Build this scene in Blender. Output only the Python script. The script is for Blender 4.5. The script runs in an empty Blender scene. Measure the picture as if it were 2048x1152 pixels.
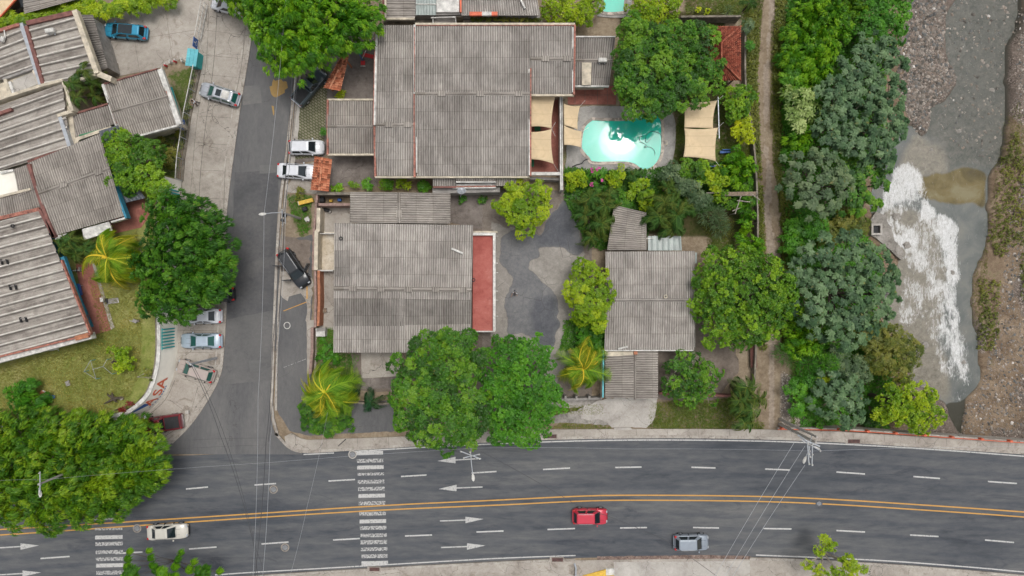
import bpy, math, random
import numpy as np
from mathutils import Vector, Matrix
R = math.radians
random.seed(7)
scene = bpy.context.scene
col = scene.collection
# ------------------------------------------------------------------ camera, sky, sun, exposure
PPM = 17.0                      # photo pixels per metre on the ground
H = 2048 * 24 / 36 / PPM        # camera height
cam_d = bpy.data.cameras.new('camera'); cam_d.lens = 24; cam_d.sensor_width = 36
cam_d.clip_end = 3000
cam = bpy.data.objects.new('camera', cam_d); col.objects.link(cam)
cam.location = (0, 0, H); scene.camera = cam
world = bpy.data.worlds.new('World'); scene.world = world; world.use_nodes = True
nt = world.node_tree; N = nt.nodes; Lk = nt.links; N.clear()
sun_dir = Vector((0.158, 0.217, 1.0)).normalized()
sky = N.new('ShaderNodeTexSky'); sky.sky_type = 'NISHITA'; sky.sun_disc = False
sky.sun_elevation = math.asin(sun_dir.z); sky.sun_rotation = math.atan2(sun_dir.x, sun_dir.y)
sky.dust_density = 3.0; sky.air_density = 1.0
hs = N.new('ShaderNodeHueSaturation'); hs.inputs['Saturation'].default_value = 0.3
geo = N.new('ShaderNodeTexCoord')
dot = N.new('ShaderNodeVectorMath'); dot.operation = 'DOT_PRODUCT'; dot.inputs[1].default_value = sun_dir
pw = N.new('ShaderNodeMath'); pw.operation = 'POWER'; pw.inputs[1].default_value = 90
mx0 = N.new('ShaderNodeMath'); mx0.operation = 'MAXIMUM'; mx0.inputs[1].default_value = 0
ml = N.new('ShaderNodeMath'); ml.operation = 'MULTIPLY_ADD'; ml.inputs[1].default_value = 42.0; ml.inputs[2].default_value = 1.5
pw2 = N.new('ShaderNodeMath'); pw2.operation = 'POWER'; pw2.inputs[1].default_value = 9000
ml2 = N.new('ShaderNodeMath'); ml2.operation = 'MULTIPLY_ADD'; ml2.inputs[1].default_value = 2000.0
world.cycles.sampling_method = 'MANUAL'; world.cycles.sample_map_resolution = 2048
addc = N.new('ShaderNodeMix'); addc.data_type = 'RGBA'; addc.blend_type = 'ADD'; addc.inputs[0].default_value = 1.0
glow = N.new('ShaderNodeCombineColor')
bg = N.new('ShaderNodeBackground'); bg.inputs['Strength'].default_value = 0.10
wo = N.new('ShaderNodeOutputWorld')
Lk.new(sky.outputs[0], hs.inputs['Color'])
Lk.new(geo.outputs['Generated'], dot.inputs[0]); Lk.new(dot.outputs['Value'], mx0.inputs[0])
Lk.new(mx0.outputs[0], pw.inputs[0]); Lk.new(pw.outputs[0], ml.inputs[0])
Lk.new(mx0.outputs[0], pw2.inputs[0]); Lk.new(pw2.outputs[0], ml2.inputs[0]); Lk.new(ml.outputs[0], ml2.inputs[2])
for k in range(3): Lk.new(ml2.outputs[0], glow.inputs[k])
Lk.new(hs.outputs[0], addc.inputs[6]); Lk.new(glow.outputs[0], addc.inputs[7])
Lk.new(addc.outputs[2], bg.inputs['Color']); Lk.new(bg.outputs[0], wo.inputs['Surface'])
sd = bpy.data.lights.new('sun', 'SUN'); sd.energy = 1.5; sd.angle = R(27); sd.color = (1.0, 0.965, 0.91)
so = bpy.data.objects.new('sun', sd); col.objects.link(so)
so.rotation_euler = sun_dir.to_track_quat('Z', 'Y').to_euler(); so.location = (20, 30, 90)
scene.view_settings.view_transform = 'Standard'; scene.view_settings.look = 'None'
scene.view_settings.gamma = 1.0; scene.view_settings.use_curve_mapping = False
scene.view_settings.exposure = 0.02
scene.render.engine = 'CYCLES'
scene.cycles.max_bounces = 5; scene.cycles.diffuse_bounces = 3; scene.cycles.glossy_bounces = 2
scene.cycles.transmission_bounces = 3; scene.cycles.transparent_max_bounces = 6
scene.cycles.use_denoising = True

def W(px, py, z=0.0):
    """photo pixel seen at height z -> point in the world"""
    f = (H - z) / H / PPM
    return Vector(((px - 1024) * f, (576 - py) * f, z))

# ------------------------------------------------------------------ materials
def ramp(nt, stops, fac):
    r = nt.nodes.new('ShaderNodeValToRGB')
    els = r.color_ramp.elements
    while len(els) < len(stops): els.new(0.5)
    for e, (p, c) in zip(els, stops):
        e.position = p; e.color = (*c, 1)
    nt.links.new(fac, r.inputs[0]); return r.outputs[0]
def noise(nt, vec, scale, detail=5, rough=0.6, dist=0.0):
    n = nt.nodes.new('ShaderNodeTexNoise'); n.inputs['Scale'].default_value = scale
    n.inputs['Detail'].default_value = detail; n.inputs['Roughness'].default_value = rough
    n.inputs['Distortion'].default_value = dist
    nt.links.new(vec, n.inputs['Vector']); return n.outputs[0]
def mixc(nt, a, b, fac, mode='MIX'):
    m = nt.nodes.new('ShaderNodeMix'); m.data_type = 'RGBA'; m.blend_type = mode
    for s, v in ((6, a), (7, b)):
        if isinstance(v, tuple): m.inputs[s].default_value = (*v, 1)
        else: nt.links.new(v, m.inputs[s])
    if isinstance(fac, float): m.inputs[0].default_value = fac
    else: nt.links.new(fac, m.inputs[0])
    return m.outputs[2]
def math_(nt, op, a, b=0.0, c=None, clamp=False):
    m = nt.nodes.new('ShaderNodeMath'); m.operation = op; m.use_clamp = clamp
    for s, v in ((0, a), (1, b), (2, c)):
        if v is None: continue
        if isinstance(v, (int, float)): m.inputs[s].default_value = v
        else: nt.links.new(v, m.inputs[s])
    return m.outputs[0]
def smooth(nt, v, lo, hi):
    m = nt.nodes.new('ShaderNodeMapRange'); m.interpolation_type = 'SMOOTHSTEP'
    m.inputs[1].default_value = lo; m.inputs[2].default_value = hi
    nt.links.new(v, m.inputs[0]); return m.outputs[0]
def mapping(nt, vec, sc=(1, 1, 1), rot=0.0):
    m = nt.nodes.new('ShaderNodeMapping'); m.inputs['Scale'].default_value = sc; m.inputs['Rotation'].default_value = (0, 0, rot)
    nt.links.new(vec, m.inputs['Vector']); return m.outputs[0]
def new_mat(name):
    m = bpy.data.materials.new(name); m.use_nodes = True
    n = m.node_tree; b = n.nodes['Principled BSDF']
    tc = n.nodes.new('ShaderNodeTexCoord')
    return m, n, b, tc
def bump(nt, b, h, strength=0.3, dist=0.05):
    k = nt.nodes.new('ShaderNodeBump'); k.inputs['Strength'].default_value = strength; k.inputs['Distance'].default_value = dist
    nt.links.new(h, k.inputs['Height']); nt.links.new(k.outputs[0], b.inputs['Normal'])
def mat_plain(name, c, rough=0.6, metal=0.0, var=0.12, scale=3.0, bmp=0.0, coat=0.0, spec=0.5):
    m, n, b, tc = new_mat(name)
    v = noise(n, tc.outputs['Object'], scale, 6, 0.65)
    lo = tuple(x * (1 - var * 1.6) for x in c); hi = tuple(min(1, x * (1 + var)) for x in c)
    n.links.new(ramp(n, [(0.3, lo), (0.7, hi)], v), b.inputs['Base Color'])
    b.inputs['Roughness'].default_value = rough; b.inputs['Metallic'].default_value = metal
    b.inputs['Coat Weight'].default_value = coat; b.inputs['Coat Roughness'].default_value = 0.08
    b.inputs['Specular IOR Level'].default_value = spec
    if bmp: bump(n, b, v, bmp, 0.03)
    return m
def mat_mottled(name, stops, big=0.15, small=3.0, grit=25.0, stain=(0.5, 0.5, 0.5), stain_amt=0.5, crack=0.0, crack_scale=0.25,
                rough=0.9, bmp=0.25, stretch=(1, 1, 1), rot=0.0, grit_amt=0.35):
    """weathered ground sheet: broad tone, medium mottling, fine grit, stains and cracks"""
    m, n, b, tc = new_mat(name)
    vec = mapping(n, tc.outputs['Object'], stretch, rot)
    v1 = noise(n, vec, big, 4, 0.6, 0.6); v2 = noise(n, vec, small, 6, 0.7); v3 = noise(n, tc.outputs['Object'], grit, 3, 0.7)
    t = math_(n, 'ADD', math_(n, 'MULTIPLY', v1, 0.62), math_(n, 'MULTIPLY', v2, 0.38))
    c = ramp(n, stops, t)
    s = smooth(n, noise(n, vec, big * 3.1, 6, 0.75, 1.2), 0.54, 0.68)
    c = mixc(n, c, mixc(n, c, stain, 1.0, 'MULTIPLY'), math_(n, 'MULTIPLY', s, stain_amt))
    g = ramp(n, [(0.25, (0.55,) * 3), (0.75, (1.35,) * 3)], v3)
    c = mixc(n, c, mixc(n, c, g, 1.0, 'MULTIPLY'), float(grit_amt))
    if crack:
        vo = n.nodes.new('ShaderNodeTexVoronoi'); vo.feature = 'DISTANCE_TO_EDGE'; vo.inputs['Scale'].default_value = crack_scale
        wv = n.nodes.new('ShaderNodeVectorMath'); wv.operation = 'MULTIPLY_ADD'; wv.inputs[1].default_value = (1.6,) * 3
        nn = n.nodes.new('ShaderNodeTexNoise'); nn.inputs['Scale'].default_value = 0.6; nn.inputs['Detail'].default_value = 5
        n.links.new(tc.outputs['Object'], nn.inputs['Vector'])
        n.links.new(nn.outputs['Color'], wv.inputs[0]); n.links.new(tc.outputs['Object'], wv.inputs[2])
        n.links.new(wv.outputs[0], vo.inputs['Vector'])
        k = math_(n, 'LESS_THAN', vo.outputs['Distance'], 0.0035 * crack_scale / 0.25)
        gate = smooth(n, noise(n, tc.outputs['Object'], 0.12, 2), 0.42, 0.55)
        c = mixc(n, c, (0.05, 0.045, 0.04), math_(n, 'MULTIPLY', math_(n, 'MULTIPLY', k, gate), crack))
    n.links.new(c, b.inputs['Base Color']); b.inputs['Roughness'].default_value = rough
    b.inputs['Specular IOR Level'].default_value = 0.3
    if bmp: bump(n, b, v3, bmp, 0.02)
    return m
def mat_roof(name, stops, pitch, valley=0.55, sheet=(1.06, 1.9), stain=(0.35, 0.33, 0.3), band=None):
    m, n, b, tc = new_mat(name)
    sp = n.nodes.new('ShaderNodeSeparateXYZ'); n.links.new(tc.outputs['UV'], sp.inputs[0])
    u, v = sp.outputs[0], sp.outputs[1]
    obj = tc.outputs['Object']
    st = mapping(n, tc.outputs['UV'], (3.0, 0.45, 1))
    t = math_(n, 'ADD', math_(n, 'MULTIPLY', noise(n, st, 1.0, 6, 0.75), 0.5), math_(n, 'MULTIPLY', noise(n, obj, 0.22, 5, 0.65, 0.8), 0.5))
    cell = n.nodes.new('ShaderNodeCombineXYZ')
    n.links.new(math_(n, 'FLOOR', math_(n, 'DIVIDE', u, sheet[0])), cell.inputs[0])
    n.links.new(math_(n, 'FLOOR', math_(n, 'DIVIDE', v, sheet[1])), cell.inputs[1])
    wn = n.nodes.new('ShaderNodeTexWhiteNoise'); n.links.new(cell.outputs[0], wn.inputs['Vector'])
    t = math_(n, 'ADD', t, math_(n, 'MULTIPLY', math_(n, 'SUBTRACT', wn.outputs[0], 0.5), 0.10))
    c = ramp(n, stops, t)
    # unevenly darker towards the valleys of the corrugation
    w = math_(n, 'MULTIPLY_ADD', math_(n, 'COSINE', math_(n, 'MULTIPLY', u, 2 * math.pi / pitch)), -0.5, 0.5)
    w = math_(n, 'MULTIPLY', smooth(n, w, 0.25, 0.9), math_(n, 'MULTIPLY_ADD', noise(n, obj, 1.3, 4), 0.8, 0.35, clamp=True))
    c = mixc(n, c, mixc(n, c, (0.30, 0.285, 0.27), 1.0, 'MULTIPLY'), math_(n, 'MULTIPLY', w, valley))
    s = smooth(n, noise(n, mapping(n, obj, (1, 1, 1)), 0.5, 8, 0.8, 1.5), 0.56, 0.72)
    c = mixc(n, c, mixc(n, c, stain, 1.0, 'MULTIPLY'), math_(n, 'MULTIPLY', s, 0.55))
    sp2 = math_(n, 'GREATER_THAN', noise(n, obj, 9.0, 3, 0.6), 0.70)
    c = mixc(n, c, (0.10, 0.095, 0.085), math_(n, 'MULTIPLY', sp2, 0.5))
    sp3 = math_(n, 'GREATER_THAN', noise(n, mapping(n, obj, (1.3, 1.3, 1)), 6.0, 3, 0.6), 0.73)
    c = mixc(n, c, (0.55, 0.52, 0.48), math_(n, 'MULTIPLY', sp3, 0.6))
    # lap joints: darker line where sheets overlap
    fr = math_(n, 'FRACT', math_(n, 'DIVIDE', v, sheet[1]))
    c = mixc(n, c, mixc(n, c, (0.55, 0.53, 0.5), 1.0, 'MULTIPLY'), math_(n, 'MULTIPLY', math_(n, 'LESS_THAN', fr, 0.03), 0.6))
    n.links.new(c, b.inputs['Base Color']); b.inputs['Roughness'].default_value = 0.95
    b.inputs['Specular IOR Level'].default_value = 0.2
    return m
def mat_leaf(name, rough=0.5, trans=0.25):
    m = bpy.data.materials.new(name); m.use_nodes = True; n = m.node_tree; n.nodes.clear()
    a = n.nodes.new('ShaderNodeAttribute'); a.attribute_name = 'tint'
    d = n.nodes.new('ShaderNodeBsdfPrincipled'); d.inputs['Roughness'].default_value = rough; d.inputs['Specular IOR Level'].default_value = 0.35
    t = n.nodes.new('ShaderNodeBsdfTranslucent'); mx = n.nodes.new('ShaderNodeMixShader'); mx.inputs[0].default_value = trans
    o = n.nodes.new('ShaderNodeOutputMaterial')
    n.links.new(a.outputs['Color'], d.inputs['Base Color'])
    br = mixc(n, a.outputs['Color'], (1.3, 1.5, 0.6), 1.0, 'MULTIPLY')
    n.links.new(br, t.inputs['Color'])
    n.links.new(d.outputs[0], mx.inputs[1]); n.links.new(t.outputs[0], mx.inputs[2]); n.links.new(mx.outputs[0], o.inputs['Surface'])
    return m

M = {}
def mat_roof_channel(name):
    m, n, b, tc = new_mat(name); uvv = tc.outputs['UV']; obj = tc.outputs['Object']
    sp = n.nodes.new('ShaderNodeSeparateXYZ'); n.links.new(uvv, sp.inputs[0]); u = math_(n, 'DIVIDE', sp.outputs[0], 1.04)
    ch = n.nodes.new('ShaderNodeTexWhiteNoise'); ch.noise_dimensions = '1D'; n.links.new(math_(n, 'FLOOR', u), ch.inputs['W'])
    t = math_(n, 'ADD', math_(n, 'MULTIPLY', noise(n, mapping(n, uvv, (2.2, 0.16, 1)), 1.0, 7, 0.75), 0.6), math_(n, 'MULTIPLY', noise(n, obj, 0.5, 6, 0.75, 1.0), 0.4))
    t = math_(n, 'ADD', t, math_(n, 'MULTIPLY', math_(n, 'SUBTRACT', ch.outputs[0], 0.5), 0.07))
    c = ramp(n, [(0.36, (0.14, 0.12, 0.105)), (0.46, (0.25, 0.222, 0.195)), (0.55, (0.37, 0.335, 0.295)), (0.66, (0.52, 0.48, 0.43))], t)
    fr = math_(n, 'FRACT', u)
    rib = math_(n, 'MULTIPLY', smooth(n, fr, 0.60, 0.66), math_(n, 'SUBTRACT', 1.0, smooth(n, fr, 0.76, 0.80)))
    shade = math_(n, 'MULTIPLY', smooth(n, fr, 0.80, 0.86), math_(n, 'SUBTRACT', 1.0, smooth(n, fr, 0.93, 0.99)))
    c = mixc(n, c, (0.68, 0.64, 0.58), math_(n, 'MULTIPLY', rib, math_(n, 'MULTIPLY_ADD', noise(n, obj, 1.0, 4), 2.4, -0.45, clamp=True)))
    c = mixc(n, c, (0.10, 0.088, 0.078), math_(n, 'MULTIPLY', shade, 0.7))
    g = ramp(n, [(0.3, (0.6,) * 3), (0.7, (1.25,) * 3)], noise(n, obj, 14, 4, 0.7)); c = mixc(n, c, mixc(n, c, g, 1.0, 'MULTIPLY'), 0.6)
    n.links.new(c, b.inputs['Base Color']); b.inputs['Roughness'].default_value = 0.95; b.inputs['Specular IOR Level'].default_value = 0.2
    return m
RS = lambda k: [(0.30, (0.165 * k, 0.148 * k, 0.133 * k)), (0.47, (0.275 * k, 0.252 * k, 0.229 * k)), (0.60, (0.38 * k, 0.35 * k, 0.318 * k)), (0.72, (0.52 * k, 0.48 * k, 0.432 * k))]
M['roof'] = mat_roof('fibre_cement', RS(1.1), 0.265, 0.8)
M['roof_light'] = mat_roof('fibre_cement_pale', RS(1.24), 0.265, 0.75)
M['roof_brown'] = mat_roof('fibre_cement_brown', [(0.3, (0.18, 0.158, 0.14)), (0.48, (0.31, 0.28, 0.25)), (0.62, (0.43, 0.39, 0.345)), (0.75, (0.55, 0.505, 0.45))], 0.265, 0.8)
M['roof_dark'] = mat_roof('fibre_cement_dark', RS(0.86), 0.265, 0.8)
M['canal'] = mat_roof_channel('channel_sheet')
def mat_tile(name, a, b_, c_):
    m, n, b, tc = new_mat(name)
    sp = n.nodes.new('ShaderNodeSeparateXYZ'); n.links.new(tc.outputs['UV'], sp.inputs[0])
    cell = n.nodes.new('ShaderNodeCombineXYZ')
    n.links.new(math_(n, 'FLOOR', math_(n, 'DIVIDE', sp.outputs[0], 0.3)), cell.inputs[0])
    n.links.new(math_(n, 'FLOOR', math_(n, 'DIVIDE', sp.outputs[1], 0.38)), cell.inputs[1])
    wn = n.nodes.new('ShaderNodeTexWhiteNoise'); n.links.new(cell.outputs[0], wn.inputs['Vector'])
    t = math_(n, 'ADD', math_(n, 'MULTIPLY', wn.outputs[0], 0.6), math_(n, 'MULTIPLY', noise(n, tc.outputs['Object'], 2.5, 5, 0.7), 0.5))
    c = ramp(n, [(0.25, a), (0.5, b_), (0.8, c_)], t)
    n.links.new(c, b.inputs['Base Color']); b.inputs['Roughness'].default_value = 0.85
    return m
M['tile'] = mat_tile('clay_tile', (0.20, 0.07, 0.035), (0.46, 0.15, 0.075), (0.62, 0.28, 0.16))
M['tile_red'] = mat_tile('red_clay_tile', (0.13, 0.035, 0.02), (0.27, 0.065, 0.035), (0.36, 0.12, 0.07))
C4 = lambda a, b, c, d: [(0.34, a), (0.45, b), (0.56, c), (0.68, d)]
M['asphalt'] = mat_mottled('asphalt', C4((0.052, 0.058, 0.067), (0.086, 0.091, 0.100), (0.124, 0.126, 0.129), (0.18, 0.175, 0.168)), 0.10, 1.2, 14, (0.6, 0.62, 0.68), 0.75, 0.0, stretch=(0.35, 1.6, 1), rot=-0.03)
M['asphalt_old'] = mat_mottled('old_asphalt', C4((0.095, 0.094, 0.096), (0.12, 0.118, 0.119), (0.145, 0.141, 0.139), (0.18, 0.172, 0.165)), 0.12, 2.0, 16, (0.72, 0.72, 0.75), 0.5, 0.5, 0.12, stretch=(1.4, 0.5, 1))
M['asphalt_court'] = mat_mottled('worn_asphalt', C4((0.085, 0.09, 0.10), (0.125, 0.13, 0.14), (0.185, 0.18, 0.178), (0.27, 0.25, 0.23)), 0.14, 2.4, 14, (0.6, 0.6, 0.65), 0.7, 0.8, 0.35)
M['concrete'] = mat_mottled('concrete', C4((0.25, 0.22, 0.19), (0.34, 0.305, 0.265), (0.41, 0.37, 0.325), (0.48, 0.44, 0.39)), 0.22, 2.0, 12, (0.52, 0.47, 0.42), 0.65, 0.8, 0.28)
M['concrete_pale'] = mat_mottled('pale_concrete', C4((0.31, 0.285, 0.255), (0.40, 0.37, 0.335), (0.47, 0.44, 0.40), (0.54, 0.51, 0.47)), 0.3, 2.2, 12, (0.6, 0.55, 0.5), 0.55, 0.6, 0.3)
M['concrete_dark'] = mat_mottled('stained_concrete', C4((0.10, 0.085, 0.075), (0.16, 0.135, 0.12), (0.22, 0.19, 0.17), (0.29, 0.255, 0.23)), 0.3, 1.8, 12, (0.5, 0.47, 0.45), 0.6, 0.6, 0.3)
M['rubble'] = mat_mottled('rubble_concrete', C4((0.15, 0.135, 0.12), (0.25, 0.23, 0.205), (0.34, 0.315, 0.285), (0.42, 0.395, 0.36)), 0.5, 3.5, 9, (0.5, 0.46, 0.42), 0.7, 0.9, 0.5)
M['kerb'] = mat_mottled('kerb_concrete', C4((0.22, 0.19, 0.16), (0.32, 0.285, 0.25), (0.42, 0.385, 0.34), (0.52, 0.48, 0.43)), 0.5, 4.0, 14, (0.45, 0.4, 0.35), 0.7, 0.8, 0.6)
M['redtile'] = mat_mottled('red_tile_floor', C4((0.22, 0.085, 0.065), (0.30, 0.115, 0.09), (0.37, 0.15, 0.115), (0.44, 0.20, 0.155)), 0.4, 2.5, 8, (0.55, 0.5, 0.5), 0.5)
M['redpaint'] = mat_mottled('red_painted_slab', C4((0.29, 0.075, 0.062), (0.37, 0.105, 0.085), (0.43, 0.14, 0.115), (0.50, 0.22, 0.185)), 0.3, 2.0, 12, (0.65, 0.6, 0.6), 0.7, grit_amt=0.25)
M['lawn'] = mat_mottled('dry_lawn', C4((0.10, 0.14, 0.022), (0.18, 0.205, 0.045), (0.26, 0.265, 0.08), (0.38, 0.34, 0.15)), 0.16, 1.4, 6, (0.6, 0.78, 0.4), 0.8, grit_amt=0.6, bmp=0.5)
def lane_wear(m):
    n = m.node_tree; b = n.nodes['Principled BSDF']; tc = n.nodes.new('ShaderNodeTexCoord'); src = b.inputs['Base Color'].links[0].from_socket
    sp = n.nodes.new('ShaderNodeSeparateXYZ'); n.links.new(tc.outputs['Object'], sp.inputs[0])
    # the avenue bends: y of its centre line as a parabola of x
    d = math_(n, 'MULTIPLY', sp.outputs[0], sp.outputs[0]); yc = math_(n, 'MULTIPLY_ADD', d, -0.00078, -24.6); yc = math_(n, 'MULTIPLY_ADD', sp.outputs[0], 0.012, yc)
    v = math_(n, 'SUBTRACT', sp.outputs[1], yc); v = math_(n, 'ADD', v, math_(n, 'MULTIPLY', noise(n, tc.outputs['Object'], 0.15, 3), 0.8))
    track = smooth(n, math_(n, 'COSINE', math_(n, 'MULTIPLY', v, 2 * math.pi / 1.62)), 0.0, 1.0)
    k = math_(n, 'MULTIPLY', track, math_(n, 'MULTIPLY_ADD', noise(n, mapping(n, tc.outputs['Object'], (0.12, 0.9, 1)), 1.0, 5, 0.7), 1.8, -0.45, clamp=True))
    c = mixc(n, src, mixc(n, src, (0.66, 0.70, 0.78), 1.0, 'MULTIPLY'), k)
    n2 = math_(n, 'GREATER_THAN', noise(n, tc.outputs['Object'], 3.2, 6, 0.75), 0.685); c = mixc(n, c, (0.20, 0.19, 0.18), math_(n, 'MULTIPLY', n2, 0.45))
    n.links.new(c, b.inputs['Base Color'])
lane_wear(M['asphalt'])
M['gravel_red'] = mat_mottled('red_gravel', C4((0.09, 0.06, 0.05), (0.16, 0.11, 0.09), (0.25, 0.18, 0.15), (0.45, 0.36, 0.31)), 2.0, 7.0, 12, (0.5, 0.45, 0.4), 0.5, grit_amt=0.7)
M['yard'] = mat_mottled('yard_earth', C4((0.10, 0.08, 0.066), (0.16, 0.13, 0.107), (0.22, 0.18, 0.15), (0.28, 0.235, 0.20)), 0.25, 2.0, 10, (0.6, 0.55, 0.5), 0.5)
M['white'] = mat_plain('white_paint', (0.60, 0.58, 0.54), 0.6, var=0.3, scale=1.8)
M['cream'] = mat_plain('cream_render', (0.56, 0.49, 0.38), 0.8, var=0.25, scale=1.5)
M['wallface'] = mat_plain('cream_wall', (0.84, 0.80, 0.71), 0.8, var=0.06, scale=0.8)
M['grey'] = mat_plain('grey_render', (0.30, 0.28, 0.26), 0.85, var=0.25, scale=1.2)
M['mossy'] = mat_plain('mossy_render', (0.22, 0.19, 0.15), 0.9, var=0.4, scale=1.5)
M['brick'] = mat_plain('orange_brick', (0.42, 0.17, 0.09), 0.85, var=0.25, scale=3)
M['purple'] = mat_plain('dull_red_coping', (0.30, 0.20, 0.17), 0.85, var=0.3, scale=3)
M['redtrim'] = mat_plain('red_trim', (0.36, 0.14, 0.10), 0.7, var=0.45, scale=3)
M['maroon'] = mat_plain('rusty_flashing', (0.20, 0.085, 0.07), 0.8, var=0.35, scale=2)
M['orange_red'] = mat_plain('orange_red_paint', (0.62, 0.13, 0.06), 0.6, var=0.2, scale=2)
M['bluewall'] = mat_plain('teal_blue_paint', (0.03, 0.20, 0.30), 0.7, var=0.2)
M['teal'] = mat_plain('teal_paint', (0.02, 0.36, 0.36), 0.6, var=0.15)
M['teal_light'] = mat_plain('pale_teal_paint', (0.13, 0.46, 0.52), 0.6, var=0.12)
M['slate'] = mat_plain('dark_slate_sheet', (0.075, 0.085, 0.10), 0.6, var=0.15)
M['sail'] = mat_plain('sand_canvas', (0.66, 0.51, 0.32), 0.85, var=0.07, scale=0.7)
def sail_seams(m):
    n = m.node_tree; b = n.nodes['Principled BSDF']; tc = n.nodes.new('ShaderNodeTexCoord'); src = b.inputs['Base Color'].links[0].from_socket; sp = n.nodes.new('ShaderNodeSeparateXYZ'); n.links.new(tc.outputs['Object'], sp.inputs[0])
    ln = math_(n, 'LESS_THAN', math_(n, 'FRACT', math_(n, 'MULTIPLY_ADD', sp.outputs[1], 0.85, 20.2)), 0.07)
    c = mixc(n, src, mixc(n, src, (0.72, 0.70, 0.66), 1.0, 'MULTIPLY'), math_(n, 'MULTIPLY', ln, 0.4)); st = smooth(n, noise(n, tc.outputs['Object'], 0.9, 6, 0.7, 0.8), 0.5, 0.75)
    n.links.new(mixc(n, c, mixc(n, c, (0.78, 0.75, 0.70), 1.0, 'MULTIPLY'), st), b.inputs['Base Color'])
sail_seams(M['sail'])
M['steel'] = mat_plain('galvanised_steel', (0.45, 0.47, 0.50), 0.45, 0.4, var=0.15)
M['pole'] = mat_plain('pole_concrete', (0.40, 0.37, 0.34), 0.85, var=0.15)
M['black'] = mat_plain('black_rubber', (0.02, 0.02, 0.022), 0.7, var=0.3)
M['wire'] = mat_plain('cable', (0.06, 0.06, 0.065), 0.6)
M['wire_light'] = mat_plain('bright_cable', (0.45, 0.46, 0.48), 0.4, 0.3)
M['wood'] = mat_plain('weathered_wood', (0.24, 0.18, 0.13), 0.9, var=0.35, scale=5)
M['bark'] = mat_plain('bark', (0.085, 0.066, 0.048), 0.95, var=0.35, scale=4, bmp=0.5)
M['twig'] = mat_plain('pale_twig', (0.34, 0.30, 0.25), 0.9, var=0.25)
M['glass'] = mat_plain('car_glass', (0.012, 0.02, 0.024), 0.06, var=0.1, spec=0.8)
M['glass_green'] = mat_plain('tinted_glass', (0.012, 0.085, 0.07), 0.08, var=0.1, spec=0.8)
M['chrome'] = mat_plain('chrome', (0.6, 0.6, 0.62), 0.2, 1.0, var=0.05)
M['lamp_red'] = mat_plain('red_lens', (0.5, 0.012, 0.015), 0.25, var=0.05)
M['lamp_clear'] = mat_plain('clear_lens', (0.40, 0.42, 0.44), 0.15, var=0.05)
M['yellow'] = mat_plain('yellow_paint', (0.68, 0.42, 0.05), 0.6, var=0.2)
M['blue'] = mat_plain('blue_paint', (0.015, 0.10, 0.36), 0.5, var=0.12)
M['red'] = mat_plain('red_paint', (0.55, 0.03, 0.035), 0.5, var=0.12)
M['green'] = mat_plain('green_paint', (0.03, 0.20, 0.09), 0.6, var=0.12)
M['skin'] = mat_plain('skin', (0.33, 0.18, 0.11), 0.6, var=0.05)
M['hair'] = mat_plain('black_hair', (0.012, 0.01, 0.01), 0.7, var=0.2)
M['shirt'] = mat_plain('pale_shirt', (0.62, 0.64, 0.68), 0.8, var=0.06)
M['pants'] = mat_plain('dark_trousers', (0.03, 0.035, 0.05), 0.8, var=0.1)
M['leaf'] = mat_leaf('foliage'); M['frond'] = mat_leaf('palm_leaflets', 0.75, 0.3)
M['poly'] = mat_plain('translucent_sheet', (0.27, 0.31, 0.29), 0.35, var=0.15, scale=0.8)
def mat_worn(name, c, thr, base):
    """road paint worn through to the asphalt"""
    m, n, b, tc = new_mat(name)
    v = noise(n, tc.outputs['Object'], 5.0, 8, 0.8)
    f = smooth(n, v, thr - 0.05, thr + 0.06)
    cc = mixc(n, tuple(x * 0.8 for x in c), c, noise(n, tc.outputs['Object'], 1.0, 4))
    n.links.new(mixc(n, cc, base, f), b.inputs['Base Color']); b.inputs['Roughness'].default_value = 0.7
    return m
M['line'] = mat_worn('white_road_paint', (0.58, 0.57, 0.55), 0.57, (0.09, 0.09, 0.095))
M['line_mid'] = mat_worn('faded_white_road_paint', (0.54, 0.53, 0.51), 0.57, (0.085, 0.088, 0.095))
M['line_worn'] = mat_worn('worn_white_road_paint', (0.52, 0.51, 0.49), 0.505, (0.07, 0.073, 0.08))
M['line_yellow'] = mat_worn('yellow_road_paint', (0.62, 0.33, 0.075), 0.60, (0.14, 0.11, 0.08))
M['spill'] = mat_worn('ochre_spill', (0.42, 0.26, 0.08), 0.60, (0.12, 0.11, 0.10))
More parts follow.
